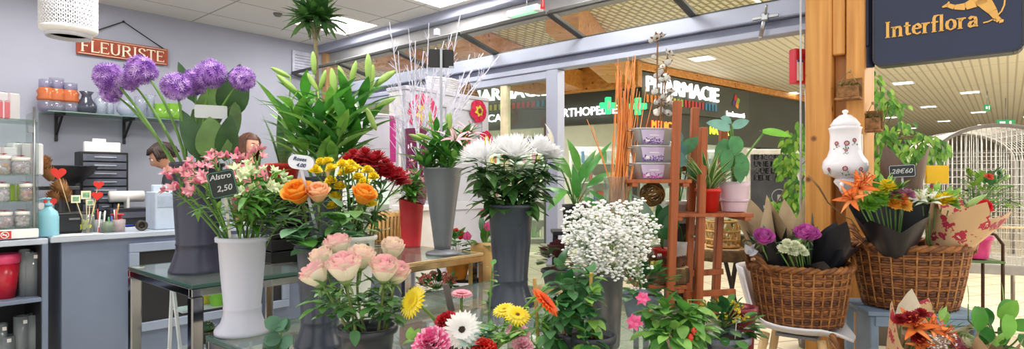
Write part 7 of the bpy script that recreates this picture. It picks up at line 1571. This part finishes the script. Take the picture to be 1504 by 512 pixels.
climber(G(838, 1.86, .70), 'dark leaved climber with bamboo stakes before the zinc bucket, left plant', ((838, 465, 512, 1.84), (825, 430, 512, 1.86)), ((835, 425, 1.82, .045, .04, 22), (825, 400, 1.9, .04, .03, 14), (815, 455, 1.8, .045, .05, 24), (838, 460, 1.78, .035, .05, 16), (808, 492, 1.76, .03, .04, 14), (850, 405, 1.88, .04, .03, 12)), D1, BP, 'dark leaved climbers', .06, .042)
climber(G(868, 1.82, .70), 'dark leaved climber with a pale shoot before the zinc bucket, right plant', ((868, 400, 512, 1.8),), ((862, 440, 1.78, .03, .05, 18), (868, 470, 1.78, .03, .045, 18), (862, 500, 1.74, .035, .04, 18), (866, 412, 1.82, .02, .03, 8)), D1+[LEAFL], BP, 'dark leaved climbers', .055, .038)
b = G(792, 1.78, TB); t = thing('stake_plant', 'twining pale shoots on a bamboo stake right of the gerberas', 'potted plant', b); pot(t, b, .05, .07, BP); m = MB(); m.bar(b+ZX*.06, P(785, 408, 1.76), .009); part(m, 'stake', mat('#c49a56', .6, 0, .15), t); m = MB()
for k in range(3):
    f = b+ZX*.06; e = P((800, 778, 812)[k], (418, 430, 440)[k], 1.72); m.tube([f+(e-f)*q/12+V3((.018*math.sin(q*1.1+k), .018*math.cos(q*1.1+k), 0)) for q in range(13)], .0025, 5)
part(m, 'shoots', LEAFL, t); m = MB()
for k in range(12): q = rnd(.3, 1); c = b+(P(795, 430, 1.72)-b)*q; m.leaf(c, rdir(-.2, .6), ZX, .04, .014, .3, 'lance', .1, 4)
part(m, 'leaves', [LEAFL], t)
t = climber(G(1000, 1.92, .552), 'pink flowered climber on a bamboo stake at the bottom centre right', ((955, 455, 512, 1.9),), ((975, 468, 1.9, .05, .045, 26), (1005, 470, 1.88, .06, .05, 30), (960, 460, 1.92, .04, .04, 16), (1020, 488, 1.86, .04, .05, 20), (985, 495, 1.82, .05, .04, 22), (1012, 452, 1.95, .05, .03, 16), (960, 490, 1.86, .03, .04, 12)), D2, BP, 'pink climbers', .06, .04)
def dip_flower(px, py, d, R, ax, nm):
    c = P(px, py, d); m = MB(); m.T = frame(c, ax)
    for ring in (0, 1):
        for k in range(6): a = TAU*k/6+ring*.5; m.leaf((0, 0, 0), (math.cos(a), math.sin(a), .35+.5*ring), (0, 0, 1), R*(1-.2*ring), R*.62, .35, 'ovate', .2, 5, k % 2)
    m.lathe((0, 0, -R*.9), [(R*.06, 0), (R*.1, R*.5), (R*.25, R*.95)], 8, 0); m.T = None; m.tube([c-V3(ax).normalized()*R*.9, P(px+18, py+12, d)], .002, 4, 2); part(m, 'flower', [petal('#ee5c92', .08), petal('#f07aa8', .08), STEM], t, nm)
dip_flower(944, 438, 1.84, .024, (-.3, -.8, .5), 'upper pink flower'); dip_flower(932, 473, 1.80, .028, (-.4, -.8, .5), 'lower pink flower')
m = MB(); m.tube([P(1015, 505, 1.84), P(1018, 485, 1.84), P(1010, 440, 1.9), P(1035, 440, 1.95)], .002, 5); part(m, 'tendril', LEAFL, t)
for px, py in ((1020, 486), (1014, 495)): m = MB(); m.ball(P(px, py, 1.8), .010, 0, 8, 1.3); part(m, 'bud', mat('#d8432c', .4), t)
# ---- background pot plants between table and door
b = G(712, 3.75, .66); t = thing('calla', 'pink calla in a pot behind the silver vase', 'potted plant', b); pot(t, b, .075, .11, mat('#7f9a4a', .5)); foliage(t, b+ZX*.20, (.10, .09, .10), 34, .13, .055, [LEAF, LEAFD, LEAFL], 'lance', .25, b+ZX*.1); m = MB()
for px, py in ((710, 318), (686, 352), (716, 338)): c = P(px, py, 3.65); m.tube([b+ZX*.1, c], .003, 5, 1); m.leaf(c, (.1, -.1, 1), (.5, -1, 0), .055, .05, .2, 'heart', .5, 6, 0); m.leaf(c, (-.2, -.1, 1), (-.5, -1, 0), .05, .045, .2, 'heart', .5, 6, 0)
part(m, 'flowers', [petal('#e0609a', .1), STEM], t)
bb = G(696, 3.85, 0); t = thing('plant_trestle', 'dark folding metal trestle behind the silver vase', 'plant stand', bb); m = MB(); m.box(bb+ZX*.648, (.36, .22, .02)); part(m, 'top', BLACKM, t)
for a in (-1, 1):
    for q in (-1, 1): m = MB(); m.bar(bb+V3((.16*a, .08*q, .64)), bb+V3((.15*a, -.12*q, 0)), .016); part(m, 'leg', BLACKM, t)
b = G(672, 3.78, .66); t = thing('wrapped_pot', 'pot in crumpled orange paper behind the silver vase', 'potted plant', b); m = MB(); m.lathe(b, [(.05, 0), (.055, .005), (.075, .10), (.10, .15), (.09, .14), (.06, .08), (.0001, .07)], 26)
for i, v in enumerate(m.v):
    j = i % 26; k = 1+.07*(1 if j % 2 else -1); m.v[i] = (b.x+(v[0]-b.x)*k, b.y+(v[1]-b.y)*k, v[2]+(.012 if j % 4 == 0 and v[2] > b.z+.1 else 0))
part(m, 'paper', mat('#ea9a3c', .6, 0, .08), t); foliage(t, b+ZX*.2, (.07, .07, .10), 30, .08, .05, [LEAF, LEAFD], 'ovate', .25, b+ZX*.08); m = MB()
for k in range(8): o = rdir(.2, 1); m.ball(b+ZX*.26+V3((o.x*.06, o.y*.06, o.z*.06)), .014, 0, 8)
part(m, 'flowers', petal('#d83a2c', .1), t)
b = G(566, 4.05, .86); t = thing('cane_pot', 'tan bamboo cane pot cover behind the red vase', 'pot', b-ZX*.02); m = MB(); p0 = G(566, 4.05, .86)
for k in range(26): a = TAU*k/26; q = p0+V3((.10*math.cos(a), .10*math.sin(a), 0)); m.tube([q, q+V3((.012*math.cos(a), .012*math.sin(a), .22))], .011, 6)
part(m, 'canes', mat('#cda566', .6, 0, .2, 10), t); m = MB()
for z in (.03, .19): m.tube([p0+V3((.115*math.cos(TAU*j/30), .115*math.sin(TAU*j/30), z)) for j in range(31)], .004, 5)
m.lathe(p0, [(.0001, .0), (.095, .0), (.095, .18), (.0001, .18)], 20); part(m, 'binding', mat('#8a6a3c', .7), t)
t = thing('pot_pedestal', 'grey pedestal under the bamboo cane pot', 'pedestal', V3((b.x, b.y, 0))); m = MB(); m.box(V3((b.x, b.y, .418)), (.26, .26, .836), RA); m.box(V3((b.x, b.y, .03)), (.3, .3, .06), RA); part(m, 'body', LAVD, t)
# ---- weeping figs in the mall behind the post
def fig(b, lb, specs, trunk, group='weeping figs'):
    t = thing('weeping_fig', lb, 'tree', b, group); m = MB(); b = V3(b); m.lathe(b, [(.15, 0), (.19, .3), (.2, .3), (.2, .34), (.18, .34), (.17, .3), (.0001, .3)], 26); part(m, 'pot', mat('#6f6a64', .6), t); m = MB(); m.tube([b+ZX*.3]+trunk, [.022]+[.016]*len(trunk), 8)
    lv = MB()
    for px, py, d, rx, rz, n in specs:
        c = P(px, py, d); m.tube(quad(trunk[-1], V3(((trunk[-1].x+c.x)/2, c.y, max(trunk[-1].z, c.z)+.05)), c, 6), .005, 5)
        for k in range(n):
            o = rdir(-1, 1); p = c+V3((o.x*rx, o.y*rx, o.z*rz))*rnd(.3, 1); lv.leaf(p, V3((o.x*.6, o.y*.4-.2, -.7)), (0, -1, .3), rnd(.05, .075), .03, .2, 'ovate', .15, 4, random.randrange(3))
    part(m, 'trunk', mat('#7d6a4e', .8, 0, .2), t); part(lv, 'leaves', [leafm('#6fa844', .2), leafm('#96c456', .2), leafm('#4f8a3a', .2)], t)
fb_ = G(1205, 4.5, 0); fig(fb_, 'weeping fig with small leaves seen left of the wooden post', ((1170, 205, 4.3, .10, .12, 60), (1160, 240, 4.25, .11, .13, 70), (1172, 275, 4.2, .10, .13, 70), (1160, 310, 4.2, .10, .12, 60), (1178, 330, 4.3, .08, .10, 40), (1140, 300, 4.2, .07, .08, 24), (1178, 190, 4.4, .06, .08, 20)), [fb_+ZX*.8, P(1200, 230, 4.5)])
fb2 = G(1288, 4.7, 0); fig(fb2, 'weeping fig with arching branches seen right of the wooden post', ((1283, 120, 4.4, .07, .13, 34), (1300, 150, 4.4, .10, .13, 44), (1290, 200, 4.4, .12, .14, 56), (1325, 195, 4.4, .12, .12, 44), (1310, 230, 4.4, .15, .12, 60), (1345, 225, 4.0, .10, .10, 50), (1372, 228, 3.95, .08, .08, 30), (1285, 250, 4.4, .12, .1, 50), (1320, 155, 4.4, .07, .08, 24), (1360, 205, 3.95, .07, .07, 24), (1386, 215, 3.9, .05, .05, 12)), [fb2+ZX*.8, P(1288, 210, 4.7)])
# ---- bouquets
KR = mat('#b09a7a', .7, 0, .1, 14); BKW = mat('#24242a', .35, 0, .1, 8); BKI = mat('#5a5560', .6, 0, .1); FLP = printm('flower_printed_paper', '#d8b488', '#b8324a', 17, .40, '#e8c8a8'); CREAM = mat('#d8ccb4', .7, 0, .06)
def wrap(t, base, axis, R, H, mats, points=4, amp=.25, n=36, name='wrapping', flat=.7):
    m = MB(); F = frame(base, axis, .4); vs = []; k_ = 9
    for i in range(k_+1):
        q = i/k_
        for j in range(n):
            a = TAU*j/n; w = abs((points*a/TAU) % 1-.5)*2; hh = H*q*(1+amp*(w-.5)*q); r = (.02+(R-.02)*q**.75)*(1+.30*q*q*(w-.4)); r *= 1+.02*math.sin(a*11+q*4)
            vs.append(F @ V3((r*math.cos(a), r*flat*math.sin(a), hh)))
    m.add(vs, [[i*n+j, i*n+(j+1) % n, (i+1)*n+(j+1) % n, (i+1)*n+j] for i in range(k_) for j in range(n)]); part(m, name, mats, t)
def B_(name, lb, base, axis, R, H, mt, points=4, amp=.3, cat='bouquet', group='wrapped bouquets', flat=.7):
    t = thing(name, lb, cat, base, group); wrap(t, base, axis, R, H, mt, points, amp, flat=flat); return t
def fillleaves(t, c, r, n, mats, L=.07, W=.035, zmin=0): foliage(t, c, (r, r*.7, r*.6), n, L, W, mats, 'ovate', .2, None, zmin, .4, 'greenery', .4, False)
def flower_in(t, px, py, d, R, kind, cols, ax=(0, -.6, 1), label=None, nm='bloom'):
    c = P(px, py, d); m = MB(); R *= 1.15
    if kind == 'rose': rose_bloom(m, c-V3(ax).normalized()*R*.8, V3(ax), R, rnd(0, 6), 1.1)
    elif kind == 'mum': mum(m, c, V3(ax), R, (16, 15, 12, 9, 6), R, R*.34, -.2)
    elif kind == 'lily': open_lily(m, c-V3(ax).normalized()*R*.4, V3(ax), R, 0, 1, .6, .38)
    elif kind == 'bud':
        e = c+V3(ax).normalized()*R; m.lathe(c, [(.0001, 0), (R*.22, R*.3), (R*.26, R), (R*.14, R*1.7), (.0001, R*2)], 12, 0, 1, 1, V3(ax))
    part(m, nm, cols, t, label)
    m = MB(); m.tube([t.location, c-V3(ax).normalized()*R*.9], .0035, 5); part(m, 'stem', STEM, t)
PKR = [petal('#d97ac8', .1), petal('#c85ab0', .1), petal('#e28ad2', .1), STEM]; CRR = [petal('#ece8d0', .05), petal('#dfe3c0', .05), petal('#e8ecd4', .05), STEM]
# basket 1: three dark bouquets
q = B1+V3((-.09, .0, .13)); t = B_('bouquet', 'black and kraft wrapped bouquet with one pink rose at the left of the left basket', q, (-.30, -.15, 1), .12, .34, [BKW], 4, .35); wrap(t, q+V3((-.01, .02, 0)), V3((-.26, .12, 1)), .125, .45, KR, 3, .4, name='kraft_paper'); flower_in(t, 1121, 351, 2.88, .038, 'rose', PKR, (-.1, -.7, .8)); fillleaves(t, P(1122, 358, 2.93), .06, 16, [LEAFB, EUC[0]], .06, .03)
q = B1+V3((.02, -.03, .14)); t = B_('bouquet', 'black wrapped bouquet of cream flowers in the middle of the left basket', q, (-.0, -.45, 1), .13, .27, [BKW], 4, .3); wrap(t, q+V3((-.02, .06, .02)), V3((-.08, .1, 1)), .12, .40, KR, 3, .5, name='kraft_paper')
for px, py, R in ((1150, 366, .028), (1163, 369, .03), (1175, 366, .026), (1156, 358, .026), (1168, 360, .026), (1180, 371, .024)): flower_in(t, px, py, 2.82, R, 'mum', [petal('#e6ead0', .05), petal('#cfd8a4', .08)], (0, -.7, .8))
fillleaves(t, P(1162, 370, 2.88), .07, 18, [LEAFL, LEAF], .05, .03)
q = B1+V3((.08, .03, .15)); t = B_('bouquet', 'black wrapped bouquet of pink roses at the right of the left basket', q, (.36, -.08, 1), .175, .34, [BKW], 4, .4); 
for px, py, R in ((1177, 346, .034), (1190, 346, .034), (1184, 341, .03)): flower_in(t, px, py, 2.92, R, 'rose', PKR, (.0, -.6, .8))
fillleaves(t, P(1184, 352, 2.97), .07, 14, [LEAFB, LEAF], .06, .03)
m = MB(); c = P(1102, 372, 2.93)
for k in range(9): m.leaf(c, rdir(-.1, 1)+V3((0, -.2, .3)), rdir(), rnd(.03, .055), .04, .3, 'heart', .3, 4)
solo(m, 'paper_tuft', mat('#d6d8e2', .6, 0, .05), 'crumple of white paper at the left rim of the left basket', 'paper', c)
# basket 2
ORL = [petal('#f0823a', .1), petal('#f4a05a', .1), petal('#d8602a', .1), mat('#a8501c', .6)]; WHL = [petal('#f2f2ee', .03), petal('#e4ead8', .05), petal('#d8e2c4', .05), mat('#d0c080', .6)]
q = B2+V3((-.10, -.04, .18)); t = B_('bouquet', 'black wrapped mixed bouquet with orange lilies at the left of the right basket', q, (-.26, -.30, 1), .19, .35, [BKW], 5, .25, flat=.85)
for px, py, R, kind, cols, ax in ((1262, 272, .075, 'lily', ORL, (-.5, -.7, .5)), (1248, 290, .07, 'lily', ORL, (-.8, -.5, .3)), (1272, 262, .06, 'lily', ORL, (.1, -.5, .8)), (1276, 300, .045, 'mum', [leafm('#6fa838', .15), leafm('#8fc04a', .1)], (-.2, -.8, .6)), (1290, 294, .045, 'mum', [leafm('#7fb43c', .15), leafm('#a0cc54', .1)], (0, -.7, .8)), (1302, 276, .045, 'mum', YM, (0, -.4, 1)), (1292, 282, .04, 'mum', [petal('#d8dc4c', .1), petal('#c8c83c', .1)], (-.1, -.4, 1)), (1312, 300, .036, 'mum', [petal('#f0b23c', .1), petal('#d8743c', .1)], (0, -.7, .7)), (1322, 292, .036, 'mum', [petal('#e8803c', .1), petal('#e0c050', .1)], (.1, -.7, .7)), (1318, 284, .032, 'mum', [petal('#c878a8', .1), petal('#b05a90', .1)], (0, -.5, .9)), (1334, 286, .032, 'mum', [petal('#cc80b0', .1), petal('#b05a90', .1)], (.2, -.6, .8)), (1328, 302, .034, 'mum', [petal('#f0c050', .1), petal('#d8743c', .1)], (0, -.8, .6))):
    flower_in(t, px, py, 2.86 if kind != 'lily' else 2.84, R, kind, cols, ax)
fillleaves(t, P(1296, 292, 2.90), .13, 60, [LEAF, LEAFL], .07, .03)
q = B2+V3((.08, -.05, .18)); t = B_('bouquet', 'flower printed paper bouquet of white lilies at the right of the right basket', q, (.34, -.24, 1), .19, .36, [FLP], 4, .4, flat=.8)
for px, py, R, kind, cols, ax in ((1362, 290, .085, 'lily', WHL, (-.3, -.3, 1)), (1350, 288, .06, 'lily', WHL, (-.5, -.3, .8)), (1388, 294, .042, 'mum', YM, (.1, -.5, 1)), (1378, 296, .036, 'mum', YM, (0, -.6, .9)), (1398, 300, .034, 'mum', [leafm('#8fb84a', .1), LEAFL], (.2, -.5, 1)), (1416, 304, .05, 'bud', [leafm('#a8c878', .1)], (.7, -.2, .5))):
    flower_in(t, px, py, 2.88, R, kind, cols, ax)
fillleaves(t, P(1380, 300, 2.93), .10, 44, [LEAF, LEAFL], .08, .03)
q = B2+V3((.02, .08, .2)); t = B_('bouquet', 'dark brown paper cone behind the small scalloped tag', q, (.06, .10, 1), .20, .56, [mat('#6a5348', .6, 0, .08)], 3, .3, flat=.5); fillleaves(t, q+ZX*.34, .1, 26, [LEAF, LEAFD], .08, .035)
m = MB(); c = P(1376, 256, 3.22); m.box(c, (.11, .02, .10), (V3((.97, -.2, 0)).normalized(), V3((.2, .97, 0)), ZX)); m.tube([c, B2+V3((.13, .08, .02))], .005, 6); solo(m, 'yellow_board', mat('#f2c21c', .6, 0, .04), 'plain yellow board standing behind the right basket', 'board', B2+V3((.13, .08, .02)))
# bottom right: lily bouquet in flower paper, in the small basket
q = B3+V3((.06, -.0, .03)); t = B_('bouquet', 'orange lily bouquet in flower printed paper at the bottom right', q, (.30, -.42, 1), .19, .33, [FLP], 4, .45, flat=.85); wrap(t, q+V3((.03, .03, .0)), V3((.50, .0, 1)), .18, .36, CREAM, 3, .45, name='kraft_paper')
DRM = [petal('#a0202a', .2), petal('#7a1018', .2)]
for px, py, R, kind, cols, ax in ((1345, 476, .075, 'lily', ORL, (-.3, -.6, .7)), (1372, 478, .07, 'lily', ORL, (.2, -.6, .8)), (1392, 488, .06, 'lily', ORL, (.6, -.6, .5)), (1336, 468, .032, 'mum', DRM, (-.2, -.5, 1)), (1352, 462, .03, 'mum', DRM, (0, -.3, 1)), (1322, 470, .028, 'mum', DRM, (-.4, -.4, 1)), (1346, 494, .034, 'mum', DRM, (0, -.7, .7)), (1352, 505, .05, 'lily', ORL, (-.1, -.9, .4)), (1418, 503, .028, 'rose', CRR, (.2, -.7, .7)), (1404, 508, .024, 'rose', [petal('#d8a0b0', .08), petal('#c86a88', .1), petal('#d890a8', .1), STEM], (.1, -.8, .6))):
    flower_in(t, px, py, 2.38 if kind == 'lily' else 2.4, R, kind, cols, ax)
m = MB()
for k in range(110): p = P(rnd(1362, 1405), rnd(492, 512), 2.37+rnd(-.03, .05)); m.lathe(p, [(.0001, 0), (.004, .0015), (.005, .004), (.0001, .006)], 6)
part(m, 'gypsophila', GYP[0], t, 'tiny white florets', 'stuff'); fillleaves(t, P(1375, 488, 2.46), .12, 34, [LEAF, LEAFD, LEAFL], .07, .03)
t = B_('bouquet', 'folded kraft paper bouquet tip at the lower right corner', G(1462, 2.32, .46), (-.1, -.1, 1), .10, .19, [KR], 3, .6, group=None); fillleaves(t, P(1462, 512, 2.32), .05, 12, [LEAF, LEAFL], .06, .03)
c3 = G(1462, 2.34, 0); t = thing('low_stool', 'low wooden stool at the lower right corner under the broad leaved plant', 'stool', c3); m = MB(); m.box(c3+ZX*.445, (.55, .5, .026)); part(m, 'seat', LIGHTWOOD, t)
for a in (-1, 1):
    for q in (-1, 1): m = MB(); m.bar(c3+V3((.24*a, .2*q, .432)), c3+V3((.25*a, .21*q, 0)), .03); part(m, 'leg', LIGHTWOOD, t)
b = G(1470, 2.45, .46); t = thing('anthurium', 'broad leaved green plant in the lower right corner', 'potted plant', b); pot(t, b, .08, .13, BP)
big_leaves(t, b+ZX*.12, ((1437, 450, 1440, 487, 30, 2.36, 0), (1444, 452, 1456, 478, 24, 2.44, 1), (1490, 445, 1468, 462, 26, 2.4, 0), (1470, 468, 1496, 442, 26, 2.36, 2), (1482, 462, 1482, 498, 22, 2.3, 2), (1455, 482, 1442, 505, 20, 2.35, 1), (1490, 482, 1512, 470, 20, 2.4, 0), (1470, 480, 1478, 505, 20, 2.4, 1), (1500, 490, 1510, 512, 20, 2.4, 1)), [leafm('#4f9436', .15, .3), leafm('#35742e', .2, .3), leafm('#74b242', .15, .3)])
m = MB()
for px, py0, py1 in ((1473, 470, 418), (1422, 470, 436)): m.tube([b+ZX*.12, P(px, py0, 2.4)], .003, 5, 1); m.leaf(P(px, py0-24, 2.4), P(px, py1, 2.4)-P(px, py0-24, 2.4), (1, -1, 0), .09, .014, .05, 'lance', .5, 5, 0); m.tube([P(px, py0, 2.4), P(px, py0-24, 2.4)], .0025, 5, 1)
part(m, 'flower_spikes', [leafm('#9cba7a', .1), STEM], t)
# pink pot with red rose bush on the metal stand
b = G(1432, 3.72, CAMH-114/850*3.72+.004); t = thing('hibiscus', 'glossy green bush with one red bloom in a magenta pot on the metal stand', 'potted plant', b); pot(t, b, .092, .145, mat('#e0408a', .35, 0, .05))
foliage(t, P(1447, 292, 3.72), (.17, .13, .19), 150, .065, .036, [leafm('#2f6a34', .2, .3), leafm('#4f8a3c', .2, .3), leafm('#86b04a', .2, .3)], 'ovate', .2, b+ZX*.13); carn_m = MB(); c = P(1446, 303, 3.56); mum(carn_m, c, V3((-.2, -1, .4)), .05, (12, 11, 9, 7), .05, .024, -.15); part(carn_m, 'bloom', [petal('#dc2438', .1), petal('#b8182c', .1)], t)
carn_m = MB(); c = P(1452, 260, 3.6); mum(carn_m, c, V3((0, -.6, .8)), .03, (10, 9, 7), .03, .016, -.15); part(carn_m, 'bloom', [petal('#e05a4a', .1), petal('#c83a3a', .1)], t)
# ================================================================ PEOPLE
SKIN = mat('#d9a184', .55, 0, .04, 20); LIP = mat('#b8605a', .5, 0, 0); EYEW = mat('#f0eeea', .3, 0, 0); EYED = mat('#2a1a12', .3, 0, 0)
def skin_mesh(verts, edges, radii, sub=2):
    me = bpy.data.meshes.new('figure'); me.from_pydata([tuple(v) for v in verts], edges, []); o = bpy.data.objects.new('figure', me); COL.objects.link(o)
    sk = o.modifiers.new('skin', 'SKIN'); sk.use_smooth_shade = True; ss = o.modifiers.new('sub', 'SUBSURF'); ss.levels = sub; ss.render_levels = sub
    for i, r in enumerate(radii): me.skin_vertices[0].data[i].radius = (r if isinstance(r, tuple) else (r, r)); me.skin_vertices[0].data[i].use_root = (i == 0)
    out = bpy.data.meshes.new_from_object(o.evaluated_get(bpy.context.evaluated_depsgraph_get())); bpy.data.objects.remove(o)
    vs = [v.co.copy() for v in out.vertices]; fs = [list(p.vertices) for p in out.polygons]; bpy.data.meshes.remove(out); return vs, fs
def head_grid(c, fwd, up, h=.225, off=0.0):
    fwd = V3(fwd).normalized(); sd = fwd.cross(V3(up)).normalized(); u = sd.cross(fwd); n, k = 36, 26; vs = []; info = []
    for i in range(k+1):
        th = PI*i/k; z = -math.cos(th); r = math.sin(th)
        for j in range(n):
            a = TAU*j/n-PI; f = math.cos(a); s_ = math.sin(a)
            w = .078; dp = .098
            low = max(0, -z); w *= 1-.30*low**1.6; dpf = dp*(1-.12*low**2); dpb = dp*(1-.42*low**1.2)
            x = r*s_*w; y = r*f*(dpf if f > 0 else dpb); zz = z*h/2
            g = lambda a0, z0, sa, sz: math.exp(-((a-a0)/sa)**2-((z-z0)/sz)**2)
            y += .024*g(0, -.22, .17, .17)+.010*g(0, .0, .12, .2)-.010*(g(.38, .06, .2, .12)+g(-.38, .06, .2, .12))+.006*g(0, .2, .6, .1)+.008*(g(0, -.50, .28, .06)+g(0, -.60, .22, .06))-.004*g(0, -.555, .3, .025)+.012*g(0, -.85, .4, .16)
            if abs(abs(a)-1.65) < .28 and -.35 < z < .18: x += math.copysign(.014*(1-abs(abs(a)-1.65)/.28), s_)
            vs.append(c+sd*(x*(1+off))+fwd*(y*(1+off)+.0)+u*(zz*(1+off))); info.append((a, z))
    fs = [[i*n+j, i*n+(j+1) % n, (i+1)*n+(j+1) % n, (i+1)*n+j] for i in range(k) for j in range(n)]
    return vs, fs, info, (fwd, sd, u)
def person(lb, base, hc, fwd, up, yaw, top_c, trouser, hairc, long_hair, pose, extra=None):
    base = V3(base); t = thing('person', lb, 'person', base); F = V3((math.cos(yaw), math.sin(yaw), 0)); R = F.cross(ZX)   # F front, R right side
    hc = V3(hc); neck0 = hc-V3(up).normalized()*.12-V3(fwd).normalized()*.02; hip = base+ZX*.88; chest = hip+(neck0-hip)*.72; waist = hip+(neck0-hip)*.35
    v = []; e = []; r = []
    def add(p, rad, par=None):
        v.append(V3(p)); r.append(rad); 
        if par is not None: e.append((par, len(v)-1))
        return len(v)-1
    pel = add(hip, (.135, .105)); wa = add(waist, (.115, .09), pel); chs = add(chest, (.135, .10), wa); nk = add(neck0, (.052, .052), chs); nt = add(hc-V3(up).normalized()*.05, (.05, .05), nk)
    hands = []
    for s_ in (-1, 1):
        sh = add(chest+(neck0-chest)*.45+R*.165*s_, .052, chs); el_p = chest+R*.22*s_-ZX*.17+F*pose[0]; el = add(el_p, .040, sh); wr_p = el_p+F*pose[1]+R*-.06*s_+ZX*pose[2]; wr = add(wr_p, .027, el); pm = add(wr_p+(wr_p-el_p).normalized()*.06, (.034, .02), wr)
        dh = (wr_p-el_p).normalized(); side = R*-s_
        for q, (o_, L) in enumerate(((-.024, .070), (-.008, .080), (.008, .076), (.024, .06))):
            k1 = add(v[pm]+dh*.035+R*o_-ZX*.002, .0088, pm); k2 = add(v[k1]+dh*L*.5-ZX*L*.15, .0080, k1); add(v[k2]+dh*L*.35-ZX*L*.35, .0068, k2)
        th1 = add(v[wr]+dh*.03+side*.034-ZX*.01, .010, wr); add(v[th1]+dh*.04+side*.012-ZX*.012, .0085, th1)
        kn = add(base+R*.10*s_+ZX*.47+F*.02, .062, pel); an = add(base+R*.10*s_+ZX*.08, .040, kn); add(base+R*.11*s_+ZX*.035+F*.15, (.040, .03), an)
    vs, fs = skin_mesh(v, e, r); m = MB(); m.add(vs, fs, 0)
    hv, hf, info, (f_, sd, u) = head_grid(hc, fwd, up); b0 = len(m.f); m.add(hv, hf, 0)
    for q, f in enumerate(hf):
        a = sum(info[i][0] for i in f)/4; z = sum(info[i][1] for i in f)/4
        if abs(a) < .3 and -.66 < z < -.46: m.mi[b0+q] = 1
    for s_ in (-1, 1):
        ec = hc+f_*.082+sd*.031*s_+u*.008; m.ball(ec, .0125, 2, 10); m.ball(ec+f_*.0075, .0065, 3, 8)
        m.tube([ec+f_*.012-sd*.016+u*.018, ec+f_*.016+u*.023, ec+f_*.010+sd*.016+u*.017], .003, 5, 3)
    part(m, 'body', [SKIN, LIP, EYEW, EYED], t)
    # clothes grown around the same joints
    cv = [v[0], v[1], v[2], v[2]+(v[3]-v[2])*.55]; ce = [(0, 1), (1, 2), (2, 3)]; cr = [(.155, .125), (.14, .115), (.158, .122), (.085, .075)]
    per = (len(v)-5)//2
    for k in range(2):
        i0 = 5+k*per; n0 = len(cv); cv += [v[i0], v[i0+1], v[i0+1]+(v[i0+2]-v[i0+1])*.9]; cr += [.066, .053, .040]; ce += [(2, n0), (n0, n0+1), (n0+1, n0+2)]
    vs, fs = skin_mesh(cv, ce, cr); m = MB(); m.add(vs, fs, 0)
    if extra: 
        for p_ in vs[::9]: m.ball(p_, .014, 1+random.randrange(2), 5)
    part(m, 'jacket', [top_c]+(extra or []), t)
    cv = [v[0]+ZX*.04, v[0]-ZX*.03]; ce = [(0, 1)]; cr = [(.15, .12), (.15, .12)]
    for k in range(2):
        i0 = 5+k*per; kn = v[i0+per-3]; an = v[i0+per-2]; n0 = len(cv); cv += [V3((kn.x, kn.y, base.z+.74)), kn, an+ZX*.03]; cr += [.095, .075, .058]; ce += [(1, n0), (n0, n0+1), (n0+1, n0+2)]
    vs, fs = skin_mesh(cv, ce, cr); m = MB(); m.add(vs, fs); part(m, 'trousers', trouser, t)
    m = MB()
    for k in range(2): ft = v[5+k*per+per-1]; an = v[5+k*per+per-2]; m.tube([an-ZX*.035-F*.04, an-ZX*.04+F*.03, ft+F*.02-ZX*.0], [.04, .045, .034], 10)
    part(m, 'shoes', BLACK, t)
    # hair: shell over crown and back, plus strands
    hv, hf, info, _ = head_grid(hc, fwd, up, .225, .085); m = MB(); keep = []
    for f in hf:
        a = sum(abs(info[i][0]) if abs(info[i][0]) < 3.1 else 3.1 for i in f)/4; z = sum(info[i][1] for i in f)/4
        if z > .50 or (a > 1.0 and z > .30) or (a > 1.95 and z > (-.85 if long_hair else -.45)): keep.append(f)
    m.add([p+f_*-.006+u*.004 for p in hv], keep)
    for k in range(170):
        a = rnd(1.1, PI)*random.choice((-1, 1)); d0 = sd*math.sin(a)*.084+f_*math.cos(a)*.102; top_ = hc+d0*.55+u*.105; mid = hc+d0*1.06+u*rnd(.0, .05); L = rnd(.18, .34) if long_hair else rnd(.02, .05)
        m.tube([top_, hc+d0*.95+u*.07, mid, mid-u*L*.6+d0*.12, mid-u*L+d0*rnd(-.1, .2)], [.008, .009, .009, .007, .003], 5)
    if not long_hair:
        for k in range(40): a = rnd(-1.2, 1.2); d0 = sd*math.sin(a)*.086+f_*math.cos(a)*.1; m.tube([hc+u*.118, hc+d0*.75+u*.095, hc+d0*1.02+u*.062], [.008, .01, .006], 5)
    part(m, 'hair', hairc, t); return t
p1h = P(240, 229, 4.95); ub = V3((p1h.x+.10, p1h.y+.05, 0))
person('person in a dark jacket with short dark hair looking down behind the counter', ub, p1h, (-.80, -.30, -.50), (-.45, -.2, .88), math.atan2(-.35, -.93), mat('#20222a', .7, 0, .1, 10), mat('#2b3040', .7), mat('#33231c', .6, 0, .2, 30), False, (.02, .16, -.22))
p2h = P(366, 214, 5.40); ub = V3((p2h.x-.02, p2h.y+.02, 0))
person('person with long brown hair and pink flowered top facing right behind the plants', ub, p2h, (.86, -.45, -.1), (.04, 0, 1), math.atan2(-.4, .9), mat('#c8707c', .7, 0, .2, 18), mat('#2e3444', .7), mat('#5a3626', .55, 0, .3, 30), True, (.06, .22, .0), [petal('#e8a0a8', .1), petal('#f0d8d4', .1)])
# ================================================================ CAMERA, LIGHT, WORLD
cam = bpy.data.cameras.new('camera'); co = bpy.data.objects.new('camera', cam); COL.objects.link(co); co.location = (0, 0, CAMH); co.rotation_euler = (PI/2, 0, 0)
cam.sensor_width = 36; cam.lens = 850/1504*36; cam.shift_y = 9/1504; cam.clip_end = 200; S.camera = co
w = bpy.data.worlds.new('world'); S.world = w; w.use_nodes = True; bg = w.node_tree.nodes['Background']; bg.inputs[0].default_value = (1.0, .98, .95, 1); bg.inputs[1].default_value = 1.15
S.view_settings.view_transform = 'Standard'; S.view_settings.look = 'None'; S.view_settings.gamma = 1; S.view_settings.use_curve_mapping = False; S.view_settings.exposure = 0.22
